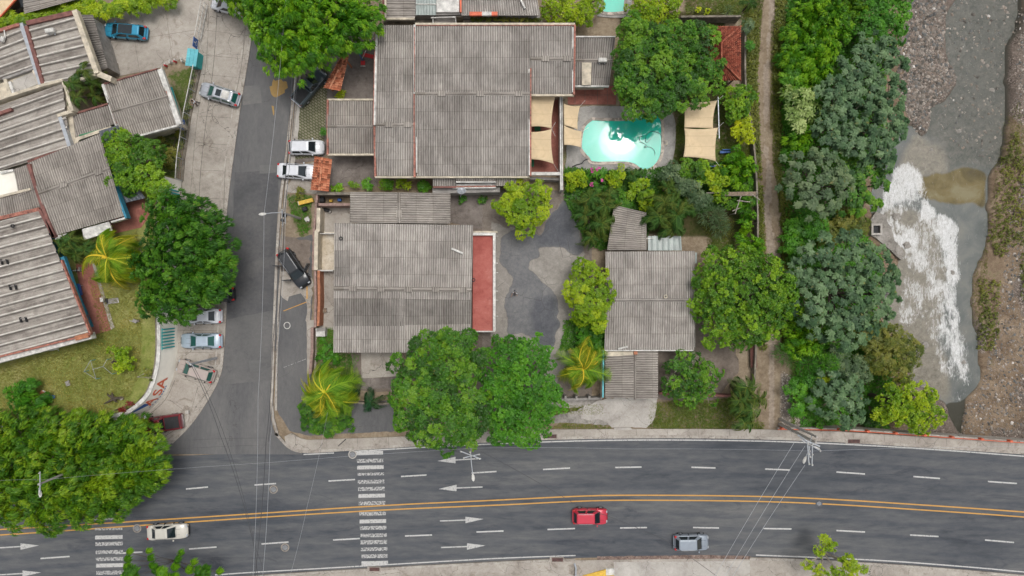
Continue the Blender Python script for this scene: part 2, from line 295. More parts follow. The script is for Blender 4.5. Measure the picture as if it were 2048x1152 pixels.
# ------------------------------------------------------------------ mesh helpers
def tag(o, label=None, cat=None, group=None, kind=None):
    if label: o['label'] = label
    if cat: o['category'] = cat
    if group: o['group'] = group
    if kind: o['kind'] = kind
    return o
def thing(name, label, cat, loc=(0, 0, 0), group=None, rz=0.0):
    o = bpy.data.objects.new(name, None); o.empty_display_size = 0.3; col.objects.link(o)
    o.location = loc; o.rotation_euler = (0, 0, rz)
    return tag(o, label, cat, group)
class MB:
    def __init__(s): s.v = []; s.f = []; s.uv = []
    def add(s, vs, fs, uv=None):
        b = len(s.v); s.v += [tuple(p) for p in vs]; s.f += [tuple(i + b for i in f) for f in fs]
        s.uv += [tuple(u) for u in uv] if uv else [(p[0], p[1]) for p in vs]
        return s
    def box(s, x0, y0, z0, x1, y1, z1, mat=None):
        vs = [Vector((x, y, z)) for z in (z0, z1) for x, y in ((x0, y0), (x1, y0), (x1, y1), (x0, y1))]
        if mat: vs = [mat @ v for v in vs]
        return s.add(vs, [(3, 2, 1, 0), (4, 5, 6, 7), (0, 1, 5, 4), (1, 2, 6, 5), (2, 3, 7, 6), (3, 0, 4, 7)])
    def tube(s, pts, r, n=6, r2=None, cap=True):
        pts = [Vector(p) for p in pts]; rings = []
        for i, p in enumerate(pts):
            d = (pts[min(i + 1, len(pts) - 1)] - pts[max(i - 1, 0)]).normalized()
            a = Vector((0, 0, 1)) if abs(d.z) < 0.9 else Vector((1, 0, 0))
            u = d.cross(a).normalized(); w = d.cross(u)
            rr = r if r2 is None else r + (r2 - r) * i / (len(pts) - 1)
            rings.append([p + (u * math.cos(2 * math.pi * k / n) + w * math.sin(2 * math.pi * k / n)) * rr for k in range(n)])
        vs = [q for g in rings for q in g]; fs = []
        for i in range(len(pts) - 1):
            for k in range(n):
                a, b = i * n + k, i * n + (k + 1) % n; fs.append((a, a + n, b + n, b))
        if cap: fs.append(tuple(range(n))); fs.append(tuple(reversed(range((len(pts) - 1) * n, len(pts) * n))))
        return s.add(vs, fs)
    def lathe(s, c, prof, n=16, ax=None):
        c = Vector(c); vs = []; fs = []
        for r, z in prof:
            for k in range(n):
                v = Vector((r * math.cos(2 * math.pi * k / n), r * math.sin(2 * math.pi * k / n), z))
                vs.append(c + (ax @ v if ax else v))
        for i in range(len(prof) - 1):
            for k in range(n):
                a, b = i * n + k, i * n + (k + 1) % n; fs.append((a, b, b + n, a + n))
        fs.append(tuple(reversed(range(n)))); fs.append(tuple(range((len(prof) - 1) * n, len(prof) * n)))
        return s.add(vs, fs)
    def prism(s, poly, z0, z1):
        """poly: world xy points"""
        a = sum(poly[i][0] * poly[(i + 1) % len(poly)][1] - poly[(i + 1) % len(poly)][0] * poly[i][1] for i in range(len(poly)))
        if a < 0: poly = poly[::-1]
        n = len(poly)
        vs = [(p[0], p[1], z0) for p in poly] + [(p[0], p[1], z1) for p in poly]
        fs = [tuple(reversed(range(n))), tuple(range(n, 2 * n))] + [(i, (i + 1) % n, n + (i + 1) % n, n + i) for i in range(n)]
        return s.add(vs, fs)
    def strip(s, pts, w, z0, z1, closed=False):
        """a wall, kerb or line of width w following world xy points"""
        P = [Vector((p[0], p[1])) for p in pts]; n = len(P); Lf, Rt = [], []
        for i in range(n):
            a = P[i - 1] if (i > 0 or closed) else P[i]; b = P[(i + 1) % n] if (i < n - 1 or closed) else P[i]
            d1 = (P[i] - a); d2 = (b - P[i])
            if d1.length < 1e-6: d1 = d2
            if d2.length < 1e-6: d2 = d1
            d1.normalize(); d2.normalize(); t = (d1 + d2).normalized(); nn = Vector((-t.y, t.x))
            k = w / 2 / max(0.5, nn.dot(Vector((-d1.y, d1.x))))
            Lf.append(P[i] + nn * k); Rt.append(P[i] - nn * k)
        zz = lambda z, i: z[i] if isinstance(z, (list, tuple)) else z
        vs = []
        for i in range(n):
            vs += [(Lf[i].x, Lf[i].y, zz(z0, i)), (Rt[i].x, Rt[i].y, zz(z0, i)), (Rt[i].x, Rt[i].y, zz(z1, i)), (Lf[i].x, Lf[i].y, zz(z1, i))]
        fs = []
        for i in range(n if closed else n - 1):
            a, b = 4 * i, 4 * ((i + 1) % n)
            for k in range(4): fs.append((a + k, a + (k + 1) % 4, b + (k + 1) % 4, b + k))
        if not closed: fs += [(0, 3, 2, 1), (4 * n - 4, 4 * n - 3, 4 * n - 2, 4 * n - 1)]
        return s.add(vs, fs)
    def build(s, name, mat, parent=None, sm=False, loc=None):
        me = bpy.data.meshes.new(name)
        off = Vector((0, 0, 0))
        inv = None
        if parent is not None and not getattr(s, 'local', False):
            bpy.context.view_layer.update() if False else None
            off = Vector(root_loc(parent))
        if loc is not None and parent is None: off = Vector(loc)
        vs = [tuple(Vector(v) - off) for v in s.v] if off.length else s.v
        me.from_pydata(vs, [], s.f)
        uvl = me.uv_layers.new(name='UVMap')
        li = np.empty(len(me.loops), dtype=np.int32); me.loops.foreach_get('vertex_index', li)
        uvl.data.foreach_set('uv', np.array(s.uv, dtype=np.float32)[li].ravel())
        me.materials.append(M[mat] if isinstance(mat, str) else mat)
        if sm: me.polygons.foreach_set('use_smooth', [True] * len(me.polygons))
        me.validate(); me.update()
        o = bpy.data.objects.new(name, me); col.objects.link(o)
        if parent is not None: o.parent = parent
        elif loc is not None: o.location = loc
        return o
def root_loc(p):
    v = Vector((0, 0, 0))
    while p is not None: v += Vector(p.location); p = p.parent
    return v
def LM():
    m = MB(); m.local = True; return m
def pts(px, z=0.0): return [W(a, b, z) for a, b in px]
def wobble(poly, amp, step, seed=0):
    """break a polygon's straight edges into an uneven outline (world xy)"""
    rg = random.Random(seed); out = []
    for i in range(len(poly)):
        a, b = poly[i], poly[(i + 1) % len(poly)]; n = max(1, int((b - a).length / step))
        for k in range(n):
            p = a + (b - a) * k / n; out.append(Vector((p.x + rg.uniform(-amp, amp), p.y + rg.uniform(-amp, amp), p.z)))
    return out
def sheet(name, px, z, mat, wob=0.0, step=0.6, thick=0.0, seed=1):
    P = pts(px, z)
    if wob: P = wobble(P, wob, step, seed)
    m = MB()
    if thick: m.prism([(p.x, p.y) for p in P], z - thick, z)
    else:
        a = sum(P[i].x * P[(i + 1) % len(P)].y - P[(i + 1) % len(P)].x * P[i].y for i in range(len(P)))
        if a < 0: P = P[::-1]
        m.add(P, [tuple(range(len(P)))])
    return tag(m.build(name, mat), kind='structure')
def spline(p, n=6):
    """Catmull-Rom through pixel points"""
    P = [Vector(q) for q in p]; out = []
    for i in range(len(P) - 1):
        a, b, c, d = P[max(i - 1, 0)], P[i], P[i + 1], P[min(i + 2, len(P) - 1)]
        for k in range(n):
            t = k / n
            out.append(0.5 * ((2 * b) + (c - a) * t + (2 * a - 5 * b + 4 * c - d) * t * t + (3 * b - a - 3 * c + d) * t ** 3))
    out.append(P[-1]); return [tuple(q) for q in out]
def band(name, px, w, z0, z1, mat, parent=None, smooth_=0):
    q = spline(px, smooth_) if smooth_ else px
    zt = z1[0] if isinstance(z1, list) else z1
    return MB().strip([W(a, b, zt) for a, b in q], w, z0, z1).build(name, mat, parent)
def prism_part(name, px, z0, z1, mat, parent=None, at=None):
    P = [(p.x, p.y) for p in pts(px, z1 if at is None else at)]
    return MB().prism(P, z0, z1).build(name, mat, parent)
def inset(px, m):
    cx = sum(p[0] for p in px) / len(px); cy = sum(p[1] for p in px) / len(px); out = []
    for x, y in px:
        d = math.hypot(x - cx, y - cy); k = (d - m * 1.4) / d; out.append((cx + (x - cx) * k, cy + (y - cy) * k))
    return out
def roof(parent, q, z, mat='roof', pitch=0.265, amp=0.035, kind='sin', name='roof', steps=0, thick=0.02):
    """corrugated slope. q = A,B,C,D pixel corners: A->B runs across the ribs, A->D along them; z = heights of A,B,C,D"""
    if not isinstance(z, (list, tuple)): z = [z] * 4
    A, B, Cc, D = [W(p[0], p[1], zz) for p, zz in zip(q, z)]
    wid = max((B - A).length, (Cc - D).length); ln = max((D - A).length, (Cc - B).length)
    if kind == 'sin':
        nw = max(1, round(wid / pitch)); pr = [(k / 6, math.cos(2 * math.pi * k / 6)) for k in range(6)]
    else:
        nw = max(1, round(wid / pitch)); pr = [(0, -1), (0.52, -1), (0.60, 0.2), (0.66, 1.0), (0.74, 1.0), (0.80, 0.2), (0.88, -1)]
    us = [((i + t) / nw, h) for i in range(nw) for t, h in pr] + [(1.0, pr[0][1])]
    nv = max(2, int(ln / 1.9)) if not steps else max(2, round(ln / steps)) * 2
    nrm = (B - A).cross(D - A).normalized()
    if nrm.z < 0: nrm = -nrm
    m = MB(); rg = random.Random(int(q[0][0] * 7 + q[0][1])); vs = []; uv = []; rows = []
    for j in range(nv + 1):
        if steps:
            k, odd = divmod(j, 2); t = min(1.0, (k + (1 if odd else 0) - (0.001 if odd else 0)) / (nv / 2)); lift = 0.07 if odd else 0.0
        else: t = j / nv; lift = 0
        for s, h in us:
            p = A * (1 - s) * (1 - t) + B * s * (1 - t) + Cc * s * t + D * (1 - s) * t
            vs.append(p + nrm * (h * amp + lift + (rg.uniform(-0.006, 0.006))))
            uv.append((s * nw * pitch, t * ln))
    nu = len(us)
    up = ((B - A).cross(D - A)).z > 0
    for j in range(nv):
        for i in range(nu - 1):
            a = j * nu + i; f = (a, a + 1, a + nu + 1, a + nu); m_f = f if up else f[::-1]
            rows.append(m_f)
    m.add(vs, rows, uv); o = m.build(name, mat, parent)
    sol = o.modifiers.new('thickness', 'SOLIDIFY'); sol.thickness = thick; sol.offset = -1
    return o
def ridge(parent, a, b, za, zb, mat='roof', blocks=0, w=0.42):
    """ridge cap with raised joint pieces"""
    A, B = W(*a, za), W(*b, zb); d = (B - A).normalized(); n = Vector((-d.y, d.x, 0)); m = MB()
    prof = [(-w / 2, -0.05), (-w / 4, 0.055), (0, 0.09), (w / 4, 0.055), (w / 2, -0.05)]
    L = (B - A).length; k = max(1, round(L / 1.1))
    for i in range(k):
        p, q = A + d * (L * i / k), A + d * (L * (i + 1) / k + (0.06 if i < k - 1 else 0)); e = 0.012 * (i % 2)
        vs = [p + n * x + Vector((0, 0, z + e)) for x, z in prof] + [q + n * x + Vector((0, 0, z + e + 0.01)) for x, z in prof]
        fs = [(j, j + 1, j + 6, j + 5) for j in range(4)] + [(0, 4, 3, 2, 1)[::-1], (5, 6, 7, 8, 9)[::-1]]
        m.add(vs, fs, [(0.1 * j, i) for _ in (0, 1) for j in range(5)])
    for i in range(blocks):
        p = A + d * (L * (i + 0.7) / blocks)
        T = Matrix.Translation(p) @ Matrix(((d.x, n.x, 0, 0), (d.y, n.y, 0, 0), (0, 0, 1, 0), (0, 0, 0, 1)))
        m.box(-0.42, -0.30, -0.02, 0.42, 0.30, 0.13, T)
    return m.build('ridge_cap', mat, parent)
def gable(parent, q, ze, zr, t=0.5, mat='roof', blocks=0, mat2=None, **k):
    """q = A,B,C,D (A->B across the ribs, A->D along); ridge parallel to AB at fraction t"""
    A, B, Cc, D = q; E = (A[0] + (D[0] - A[0]) * t, A[1] + (D[1] - A[1]) * t); F = (B[0] + (Cc[0] - B[0]) * t, B[1] + (Cc[1] - B[1]) * t)
    roof(parent, [A, B, F, E], [ze, ze, zr, zr], mat, **k); roof(parent, [E, F, Cc, D], [zr, zr, ze, ze], mat2 or mat, **k)
    ridge(parent, E, F, zr, zr, 'roof_brown', blocks)
def walls(parent, px, z0, z1, mat, ov=7, name='wall'):
    return prism_part(name, inset(px, ov), z0, z1, mat, parent)

# ------------------------------------------------------------------ painting masks onto a grid from pixel polygons
def in_poly(X, Y, poly):
    ins = np.zeros(X.shape, bool); n = len(poly)
    for i in range(n):
        x1, y1 = poly[i]; x2, y2 = poly[(i + 1) % n]
        if y1 == y2: continue
        c = ((y1 > Y) != (y2 > Y)) & (X < (x2 - x1) * (Y - y1) / (y2 - y1) + x1); ins ^= c
    return ins
def blur(a, k):
    for _ in range(k):
        b = np.pad(a, 1, mode='edge'); a = (b[:-2, 1:-1] + b[2:, 1:-1] + b[1:-1, :-2] + b[1:-1, 2:] + b[1:-1, 1:-1] * 2) / 6
    return a
def grid_mesh(name, X, Y, Z, mat, attrs):
    ny, nx = X.shape; me = bpy.data.meshes.new(name)
    co = np.stack([X, Y, Z], -1).reshape(-1, 3).astype(np.float32)
    i = np.arange((ny - 1) * (nx - 1)); r, c = divmod(i, nx - 1); a = r * nx + c
    f = np.stack([a, a + 1, a + nx + 1, a + nx], -1)
    fast_mesh(me, co, f)
    for k, v in attrs.items():
        at = me.attributes.new(k, 'FLOAT', 'POINT'); at.data.foreach_set('value', v.reshape(-1).astype(np.float32))
    me.materials.append(M[mat] if isinstance(mat, str) else mat); me.polygons.foreach_set('use_smooth', np.ones(len(f), bool))
    o = bpy.data.objects.new(name, me); col.objects.link(o); return tag(o, kind='structure')
def fast_mesh(me, co, f):
    me.vertices.add(len(co)); me.vertices.foreach_set('co', co.astype(np.float32).ravel())
    k = f.shape[1]; me.loops.add(f.size); me.loops.foreach_set('vertex_index', f.astype(np.int32).ravel())
    me.polygons.add(len(f)); me.polygons.foreach_set('loop_start', np.arange(0, f.size, k, dtype=np.int32))
    try: me.polygons.foreach_set('loop_total', np.full(len(f), k, dtype=np.int32))
    except Exception: pass
    me.update(calc_edges=True)
# ------------------------------------------------------------------ ground, river
WZ = -4.0
WEST = [(1913, -60), (1913, 0), (1892, 35), (1889, 70), (1892, 104), (1906, 139), (1913, 167), (1892, 198), (1861, 215), (1858, 257), (1844, 278), (1833, 264), (1823, 250),
        (1805, 257), (1780, 290), (1762, 330), (1740, 400), (1748, 440), (1770, 480), (1800, 519), (1767, 595), (1770, 640), (1815, 690), (1825, 762), (1868, 790), (1889, 804), (1917, 866), (1917, 1300)]
EAST = [(2036, -60), (2036, 0), (2035, 52), (2012, 94), (2010, 174), (2012, 236), (2000, 312), (1976, 351), (1972, 399), (1976, 429), (1969, 495), (1944, 554), (1941, 623), (1955, 692),
        (1958, 762), (1930, 794), (1925, 830), (1921, 866), (1960, 1300)]
water_px = WEST + EAST[::-1]
gx = np.concatenate([[-900, -300, -120, -75], np.arange(-64, 64.01, 0.32), [75, 120, 300, 900]])
gy = np.concatenate([[-900, -300, -120, -50], np.arange(-38, 38.01, 0.32), [50, 120, 300, 900]])
GX, GY = np.meshgrid(gx, gy)
PX, PY = GX * PPM + 1024, 576 - GY * PPM
def sstep(a, lo, hi):
    t = np.clip((a - lo) / (hi - lo), 0, 1); return t * t * (3 - 2 * t)
def vnoise(X, Y, s, seed):
    rg = np.random.default_rng(seed); T = rg.random((256, 256)); x, y = X * s, Y * s
    xi, yi = np.floor(x).astype(int), np.floor(y).astype(int); fx, fy = x - xi, y - yi; fx = fx * fx * (3 - 2 * fx); fy = fy * fy * (3 - 2 * fy)
    g = lambda i, j: T[(xi + i) % 256, (yi + j) % 256]
    return (g(0, 0) * (1 - fx) + g(1, 0) * fx) * (1 - fy) + (g(0, 1) * (1 - fx) + g(1, 1) * fx) * fy
def fb(X, Y, s, seed): return sum(vnoise(X, Y, s * 2 ** k, seed + k) * 0.5 ** (k + 1) for k in range(4)) / 0.9375
base = np.full(GX.shape, -0.05)
drop = sstep(PX + 30 * (fb(GX, GY, 0.1, 3) - 0.5), 1590, 1765)
Z = base + drop * (-3.65)
# pixel coordinates as seen at river depth
RX, RY = GX * PPM * H / (H - WZ) + 1024, 576 - GY * PPM * H / (H - WZ)
wet = blur(in_poly(RX + 10 * (fb(GX, GY, 0.7, 9) - .5), RY + 10 * (fb(GX, GY, 0.7, 11) - .5), water_px).astype(float), 2)
Z = Z + drop * 0.5 * (fb(GX, GY, 0.5, 21) - 0.35)
Z = np.where(drop > 0.5, Z * (1 - wet) + (-4.45) * wet, Z)
east = sstep(RX, 1960, 2060) * (1 - wet); Z = Z + east * 0.9
def mk(polys, k=2, deep=False):
    m = np.zeros(GX.shape)
    for p in polys: m = np.maximum(m, in_poly(RX if deep else PX, RY if deep else PY, p).astype(float))
    return blur(m, k)
grass = mk([[(1290, 800), (1480, 790), (1530, 850), (1530, 868), (1290, 862)], [(1095, 810), (1215, 805), (1210, 830), (1095, 832)], [(1120, 842), (1225, 848), (1225, 860), (1095, 860)],
            [(1480, -60), (1530, -60), (1515, 160), (1510, 330), (1490, 350), (1480, 100)], [(1556, -60), (1620, -60), (1600, 860), (1575, 860), (1575, 500), (1560, 420), (1545, 330), (1542, 200)],
            [(1400, 440), (1470, 440), (1480, 560), (1430, 520)], [(1350, 200), (1500, 190), (1500, 380), (1340, 370)], [(1365, -60), (1480, -60), (1480, 32), (1365, 30)],
            [(632, 650), (672, 650), (672, 700), (740, 700), (720, 790), (700, 860), (620, 860), (628, 740)], [(330, 140), (395, 130), (380, 250), (350, 400), (300, 400), (300, 280), (345, 240)],
            [(566, 388), (628, 388), (624, 470), (600, 480), (580, 440)],
            [(1125, 190), (1135, 190), (1140, 380), (1125, 380)], [(1225, 190), (1240, 190), (1240, 210), (1225, 210)]], 3)
grass = np.maximum(grass, mk([[(1962, 740), (1952, 620), (1955, 560), (1985, 420), (1992, 330), (2012, 250), (2030, 190), (2062, 170), (2048, 330), (2018, 400), (2010, 480), (1996, 600), (1990, 700), (1985, 760)], [(2010, 400), (2035, 420), (2030, 560), (2010, 600)]], 3, True) * .62)
path = mk([[(1538, -60), (1551, -60), (1549, 40), (1539, 100), (1536, 170), (1535, 290), (1545, 340), (1540, 420), (1552, 500), (1552, 600), (1550, 700), (1548, 860), (1538, 860), (1540, 700), (1536, 500), (1527, 420), (1533, 340), (1526, 290), (1525, 190), (1531, 110), (1538, 40)]], 2)
out_ = np.clip(np.maximum.reduce([sstep(-PY, 60, 260), sstep(-PX, 60, 260), sstep(PY, 1300, 1500), sstep(PX, 2200, 2400)]), 0, 1) * (1 - drop * (PX < 2400)); grass = np.maximum(grass, out_ * 1.3)
gravel = np.clip(sstep(RX, 1790, 1830) * drop * (1 - wet) , 0, 1) * np.where(RX > 1925, np.clip(sstep(fb(GX, GY, 0.16, 51) + 0.25 * sstep(RX, 1960, 2080), 0.42, 0.62), 0.12, 1), 1)
gravel = np.maximum(gravel, mk([[(1562, 740), (1600, 760), (1620, 860), (1562, 862)]], 3) * 0.8)
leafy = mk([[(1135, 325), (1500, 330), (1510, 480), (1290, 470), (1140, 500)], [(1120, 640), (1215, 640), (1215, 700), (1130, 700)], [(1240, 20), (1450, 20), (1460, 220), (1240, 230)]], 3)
m, n, b, tc = new_mat('earth'); ob = tc.outputs['Object']
def att(n, k):
    a = n.nodes.new('ShaderNodeAttribute'); a.attribute_name = k; return a.outputs['Fac']
n1, n2, n3 = noise(n, ob, 0.35, 6, 0.7), noise(n, ob, 2.2, 6, 0.75), noise(n, ob, 9, 4, 0.7)
t = math_(n, 'ADD', math_(n, 'MULTIPLY', n1, 0.5), math_(n, 'MULTIPLY', n2, 0.5))
c = ramp(n, C4((0.15, 0.11, 0.075), (0.23, 0.175, 0.12), (0.30, 0.24, 0.17), (0.40, 0.33, 0.25)), t)
cg = ramp(n, C4((0.035, 0.065, 0.012), (0.06, 0.10, 0.018), (0.10, 0.13, 0.03), (0.19, 0.18, 0.07)), math_(n, 'ADD', math_(n, 'MULTIPLY', n1, 0.4), math_(n, 'MULTIPLY', n3, 0.6)))
fg = math_(n, 'ADD', att(n, 'grass'), math_(n, 'MULTIPLY', math_(n, 'SUBTRACT', n2, 0.5), 1.8)); c = mixc(n, c, cg, smooth(n, math_(n, 'ADD', fg, math_(n, 'MULTIPLY', math_(n, 'SUBTRACT', n1, 0.5), 1.6)), 0.62, 1.05))
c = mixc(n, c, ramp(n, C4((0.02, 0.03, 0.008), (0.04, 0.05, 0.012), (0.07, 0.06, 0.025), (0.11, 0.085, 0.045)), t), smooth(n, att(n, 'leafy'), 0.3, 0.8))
cp = ramp(n, C4((0.22, 0.175, 0.135), (0.28, 0.225, 0.175), (0.33, 0.27, 0.215), (0.39, 0.33, 0.27)), n2)
fp = math_(n, 'ADD', att(n, 'path'), math_(n, 'MULTIPLY', math_(n, 'SUBTRACT', n2, 0.5), 0.9)); c = mixc(n, c, cp, smooth(n, fp, 0.40, 0.62))
vo = n.nodes.new('ShaderNodeTexVoronoi'); vo.inputs['Scale'].default_value = 8.0; n.links.new(ob, vo.inputs['Vector'])
vh = n.nodes.new('ShaderNodeSeparateColor'); n.links.new(vo.outputs['Color'], vh.inputs[0])
cv = ramp(n, [(0.0, (0.10, 0.085, 0.07)), (0.4, (0.20, 0.17, 0.145)), (0.8, (0.31, 0.265, 0.23)), (0.97, (0.52, 0.46, 0.41))], vh.outputs[0])
cv = mixc(n, cv, ramp(n, C4((0.09, 0.078, 0.065), (0.15, 0.13, 0.11), (0.20, 0.17, 0.145), (0.26, 0.21, 0.18)), t), smooth(n, n1, 0.40, 0.6))
c = mixc(n, c, cv, smooth(n, math_(n, 'ADD', att(n, 'gravel'), math_(n, 'MULTIPLY', math_(n, 'SUBTRACT', n2, .5), .6)), 0.3, 0.7))
c = mixc(n, c, cg, math_(n, 'MULTIPLY', smooth(n, math_(n, 'MULTIPLY', fg, att(n, 'grass')), 0.45, 0.75), smooth(n, att(n, 'gravel'), 0.2, 0.6)))
low = smooth(n, att(n, 'low'), 0.3, 0.8)
c = mixc(n, c, mixc(n, c, ramp(n, [(0.35, (0.42, 0.38, 0.36)), (0.5, (0.85, 0.80, 0.78)), (0.65, (1.15, 1.08, 1.06))], math_(n, 'ADD', math_(n, 'MULTIPLY', noise(n, ob, 0.7, 8, 0.8, 1.0), 0.6), math_(n, 'MULTIPLY', n3, 0.4))), 1.0, 'MULTIPLY'), low)
# damp edge and silt under water
c = mixc(n, c, (0.085, 0.08, 0.065), smooth(n, att(n, 'wet'), 0.15, 0.6))
n.links.new(c, b.inputs['Base Color']); b.inputs['Roughness'].default_value = 0.95; b.inputs['Specular IOR Level'].default_value = 0.2
bump(n, b, math_(n, 'ADD', n3, math_(n, 'MULTIPLY', vo.outputs['Distance'], att(n, 'gravel'))), 0.6, 0.08)
M['earth'] = m
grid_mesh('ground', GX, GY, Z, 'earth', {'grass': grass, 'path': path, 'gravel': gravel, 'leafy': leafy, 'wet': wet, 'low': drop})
def ground_z(x, y):
    i = np.clip(np.searchsorted(gx, x) - 1, 0, len(gx) - 2); j = np.clip(np.searchsorted(gy, y) - 1, 0, len(gy) - 2)
    fx = (x - gx[i]) / (gx[i + 1] - gx[i]); fy = (y - gy[j]) / (gy[j + 1] - gy[j])
    return (Z[j, i] * (1 - fx) + Z[j, i + 1] * fx) * (1 - fy) + (Z[j + 1, i] * (1 - fx) + Z[j + 1, i + 1] * fx) * fy
# river surface
wx = np.arange(40, 75, 0.2); wy = np.arange(-60, 45, 0.2); WX, WY = np.meshgrid(wx, wy)
QX, QY = WX * PPM * H / (H - WZ) + 1024, 576 - WY * PPM * H / (H - WZ)
def mkw(polys, k=2, big=1):
    mm = np.zeros(WX.shape)
    jx, jy = 14 * (fb(WX, WY, 0.8, 31) - .5) + 70 * big * (fb(WX, WY, 0.16, 33) - .5), 14 * (fb(WX, WY, 0.8, 35) - .5) + 70 * big * (fb(WX, WY, 0.16, 37) - .5)
    for p in polys: mm = np.maximum(mm, in_poly(QX + jx, QY + jy, p).astype(float))
    return blur(mm, k)
foam = mkw([[(1782, 335), (1815, 322), (1845, 340), (1856, 375), (1858, 405), (1880, 430), (1908, 440), (1916, 470), (1918, 540), (1908, 600), (1918, 655), (1932, 705), (1942, 760), (1928, 806), (1870, 806), (1880, 740), (1872, 700),
             (1850, 660), (1835, 650), (1795, 645), (1795, 600), (1815, 545), (1808, 520), (1780, 500), (1764, 440), (1765, 390)]], 3, .15)
def lvl(poly, k): return mkw([poly], k, .15)
D = foam * 0.56
D = np.maximum(D, lvl([(1785, 338), (1812, 325), (1838, 340), (1850, 365), (1850, 395), (1835, 405), (1800, 405), (1775, 420), (1765, 440), (1758, 425), (1768, 390)], 4) * 1.05)
D = np.maximum(D, lvl([(1835, 395), (1860, 405), (1880, 432), (1908, 440), (1916, 470), (1918, 545), (1908, 600), (1915, 655), (1900, 650), (1885, 590), (1890, 540), (1880, 480), (1855, 450), (1840, 440)], 5) * 0.98)
D = np.maximum(D, lvl([(1780, 455), (1800, 475), (1825, 452), (1840, 465), (1838, 500), (1812, 512), (1795, 495)], 3) * 1.15)
D = np.maximum(D, lvl([(1880, 600), (1915, 650), (1935, 710), (1945, 780), (1928, 806), (1915, 760), (1895, 700), (1875, 650)], 5) * 0.74)
D = D * (1 - 0.9 * lvl([(1790, 425), (1825, 425), (1840, 440), (1825, 452), (1800, 455)], 3)) * (1 - .35 * lvl([(1795, 560), (1850, 540), (1870, 640), (1840, 700), (1795, 640)], 6)) * (1 - .3 * lvl([(1830, 660), (1890, 690), (1910, 760), (1900, 810), (1860, 810)], 5))
wx_ = WX + 1.6 * (fb(WX, WY, .35, 61) - .5); wy_ = WY * .55 + 1.6 * (fb(WX, WY, .35, 63) - .5)
F_ = D + (fb(wx_, wy_, 1.1, 65) - .5) * 1.15 + (fb(wx_, wy_, 3.0, 67) - .5) * .35
F_ = F_ - .7 * sstep(QY, 730, 815)
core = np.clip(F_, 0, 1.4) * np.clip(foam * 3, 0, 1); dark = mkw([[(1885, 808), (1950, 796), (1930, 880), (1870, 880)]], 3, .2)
olive = mkw([[(1852, 355), (1900, 345), (1976, 345), (1975, 425), (1900, 425), (1865, 400)]], 9)
tan = mkw([[(1800, 310), (1850, 280), (1895, 300), (1905, 345), (1850, 360), (1790, 345)], [(1750, 400), (1870, 430), (1890, 560), (1885, 700), (1900, 800), (1830, 790), (1760, 620), (1790, 500)]], 26)
upper = mkw([[(1780, -60), (2060, -60), (2060, 345), (1850, 345), (1900, 280), (1840, 285)]], 26)
m, n, b, tc = new_mat('river_water'); ob = tc.outputs['Object']
n1, n2, n3 = noise(n, ob, 0.3, 5, 0.6, 0.5), noise(n, ob, 1.6, 8, 0.78, 0.8), noise(n, mapping(n, ob, (1.8, 0.55, 1), 0.2), 1.7, 8, 0.8, 1.2)
c = ramp(n, C4((0.095, 0.105, 0.10), (0.12, 0.13, 0.122), (0.15, 0.155, 0.143), (0.18, 0.175, 0.155)), n1)
c = mixc(n, c, ramp(n, C4((0.035, 0.038, 0.032), (0.075, 0.077, 0.064), (0.11, 0.108, 0.09), (0.17, 0.155, 0.13)), n2), math_(n, 'MULTIPLY', att(n, 'upper'), 0.9))
c = mixc(n, c, ramp(n, C4((0.13, 0.12, 0.095), (0.19, 0.172, 0.138), (0.235, 0.212, 0.17), (0.28, 0.255, 0.21)), n2), smooth(n, math_(n, 'ADD', att(n, 'tan'), math_(n, 'MULTIPLY', math_(n, 'SUBTRACT', n1, .5), .8)), 0.2, 0.9))
c = mixc(n, c, ramp(n, C4((0.06, 0.045, 0.012), (0.10, 0.075, 0.022), (0.15, 0.115, 0.04), (0.20, 0.17, 0.09)), n1), smooth(n, math_(n, 'ADD', att(n, 'olive'), math_(n, 'MULTIPLY', math_(n, 'SUBTRACT', n2, .5), .5)), 0.35, 0.75))
fs = math_(n, 'ADD', att(n, 'core'), math_(n, 'MULTIPLY', math_(n, 'SUBTRACT', n3, 0.5), 3.4)); ff = smooth(n, fs, 0.28, 1.0)
c = mixc(n, c, ramp(n, [(0.36, (0.38, 0.37, 0.34)), (0.47, (0.58, 0.575, 0.56)), (0.57, (0.76, 0.76, 0.755))], noise(n, mapping(n, ob, (2.2, 1.0, 1), 0.3), 2.0, 8, 0.82, 1.5)), math_(n, 'MULTIPLY', ff, 0.92))
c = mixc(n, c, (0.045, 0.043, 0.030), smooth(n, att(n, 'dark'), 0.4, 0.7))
n.links.new(c, b.inputs['Base Color'])
n.links.new(math_(n, 'MULTIPLY_ADD', ff, 0.6, 0.22), b.inputs['Roughness']); b.inputs['IOR'].default_value = 1.33
bump(n, b, math_(n, 'ADD', n3, n2), 0.6, 0.08)
M['river'] = m
grid_mesh('river_water', WX, WY, np.full(WX.shape, WZ), 'river', {'core': core, 'dark': dark, 'olive': olive, 'tan': tan, 'upper': upper})
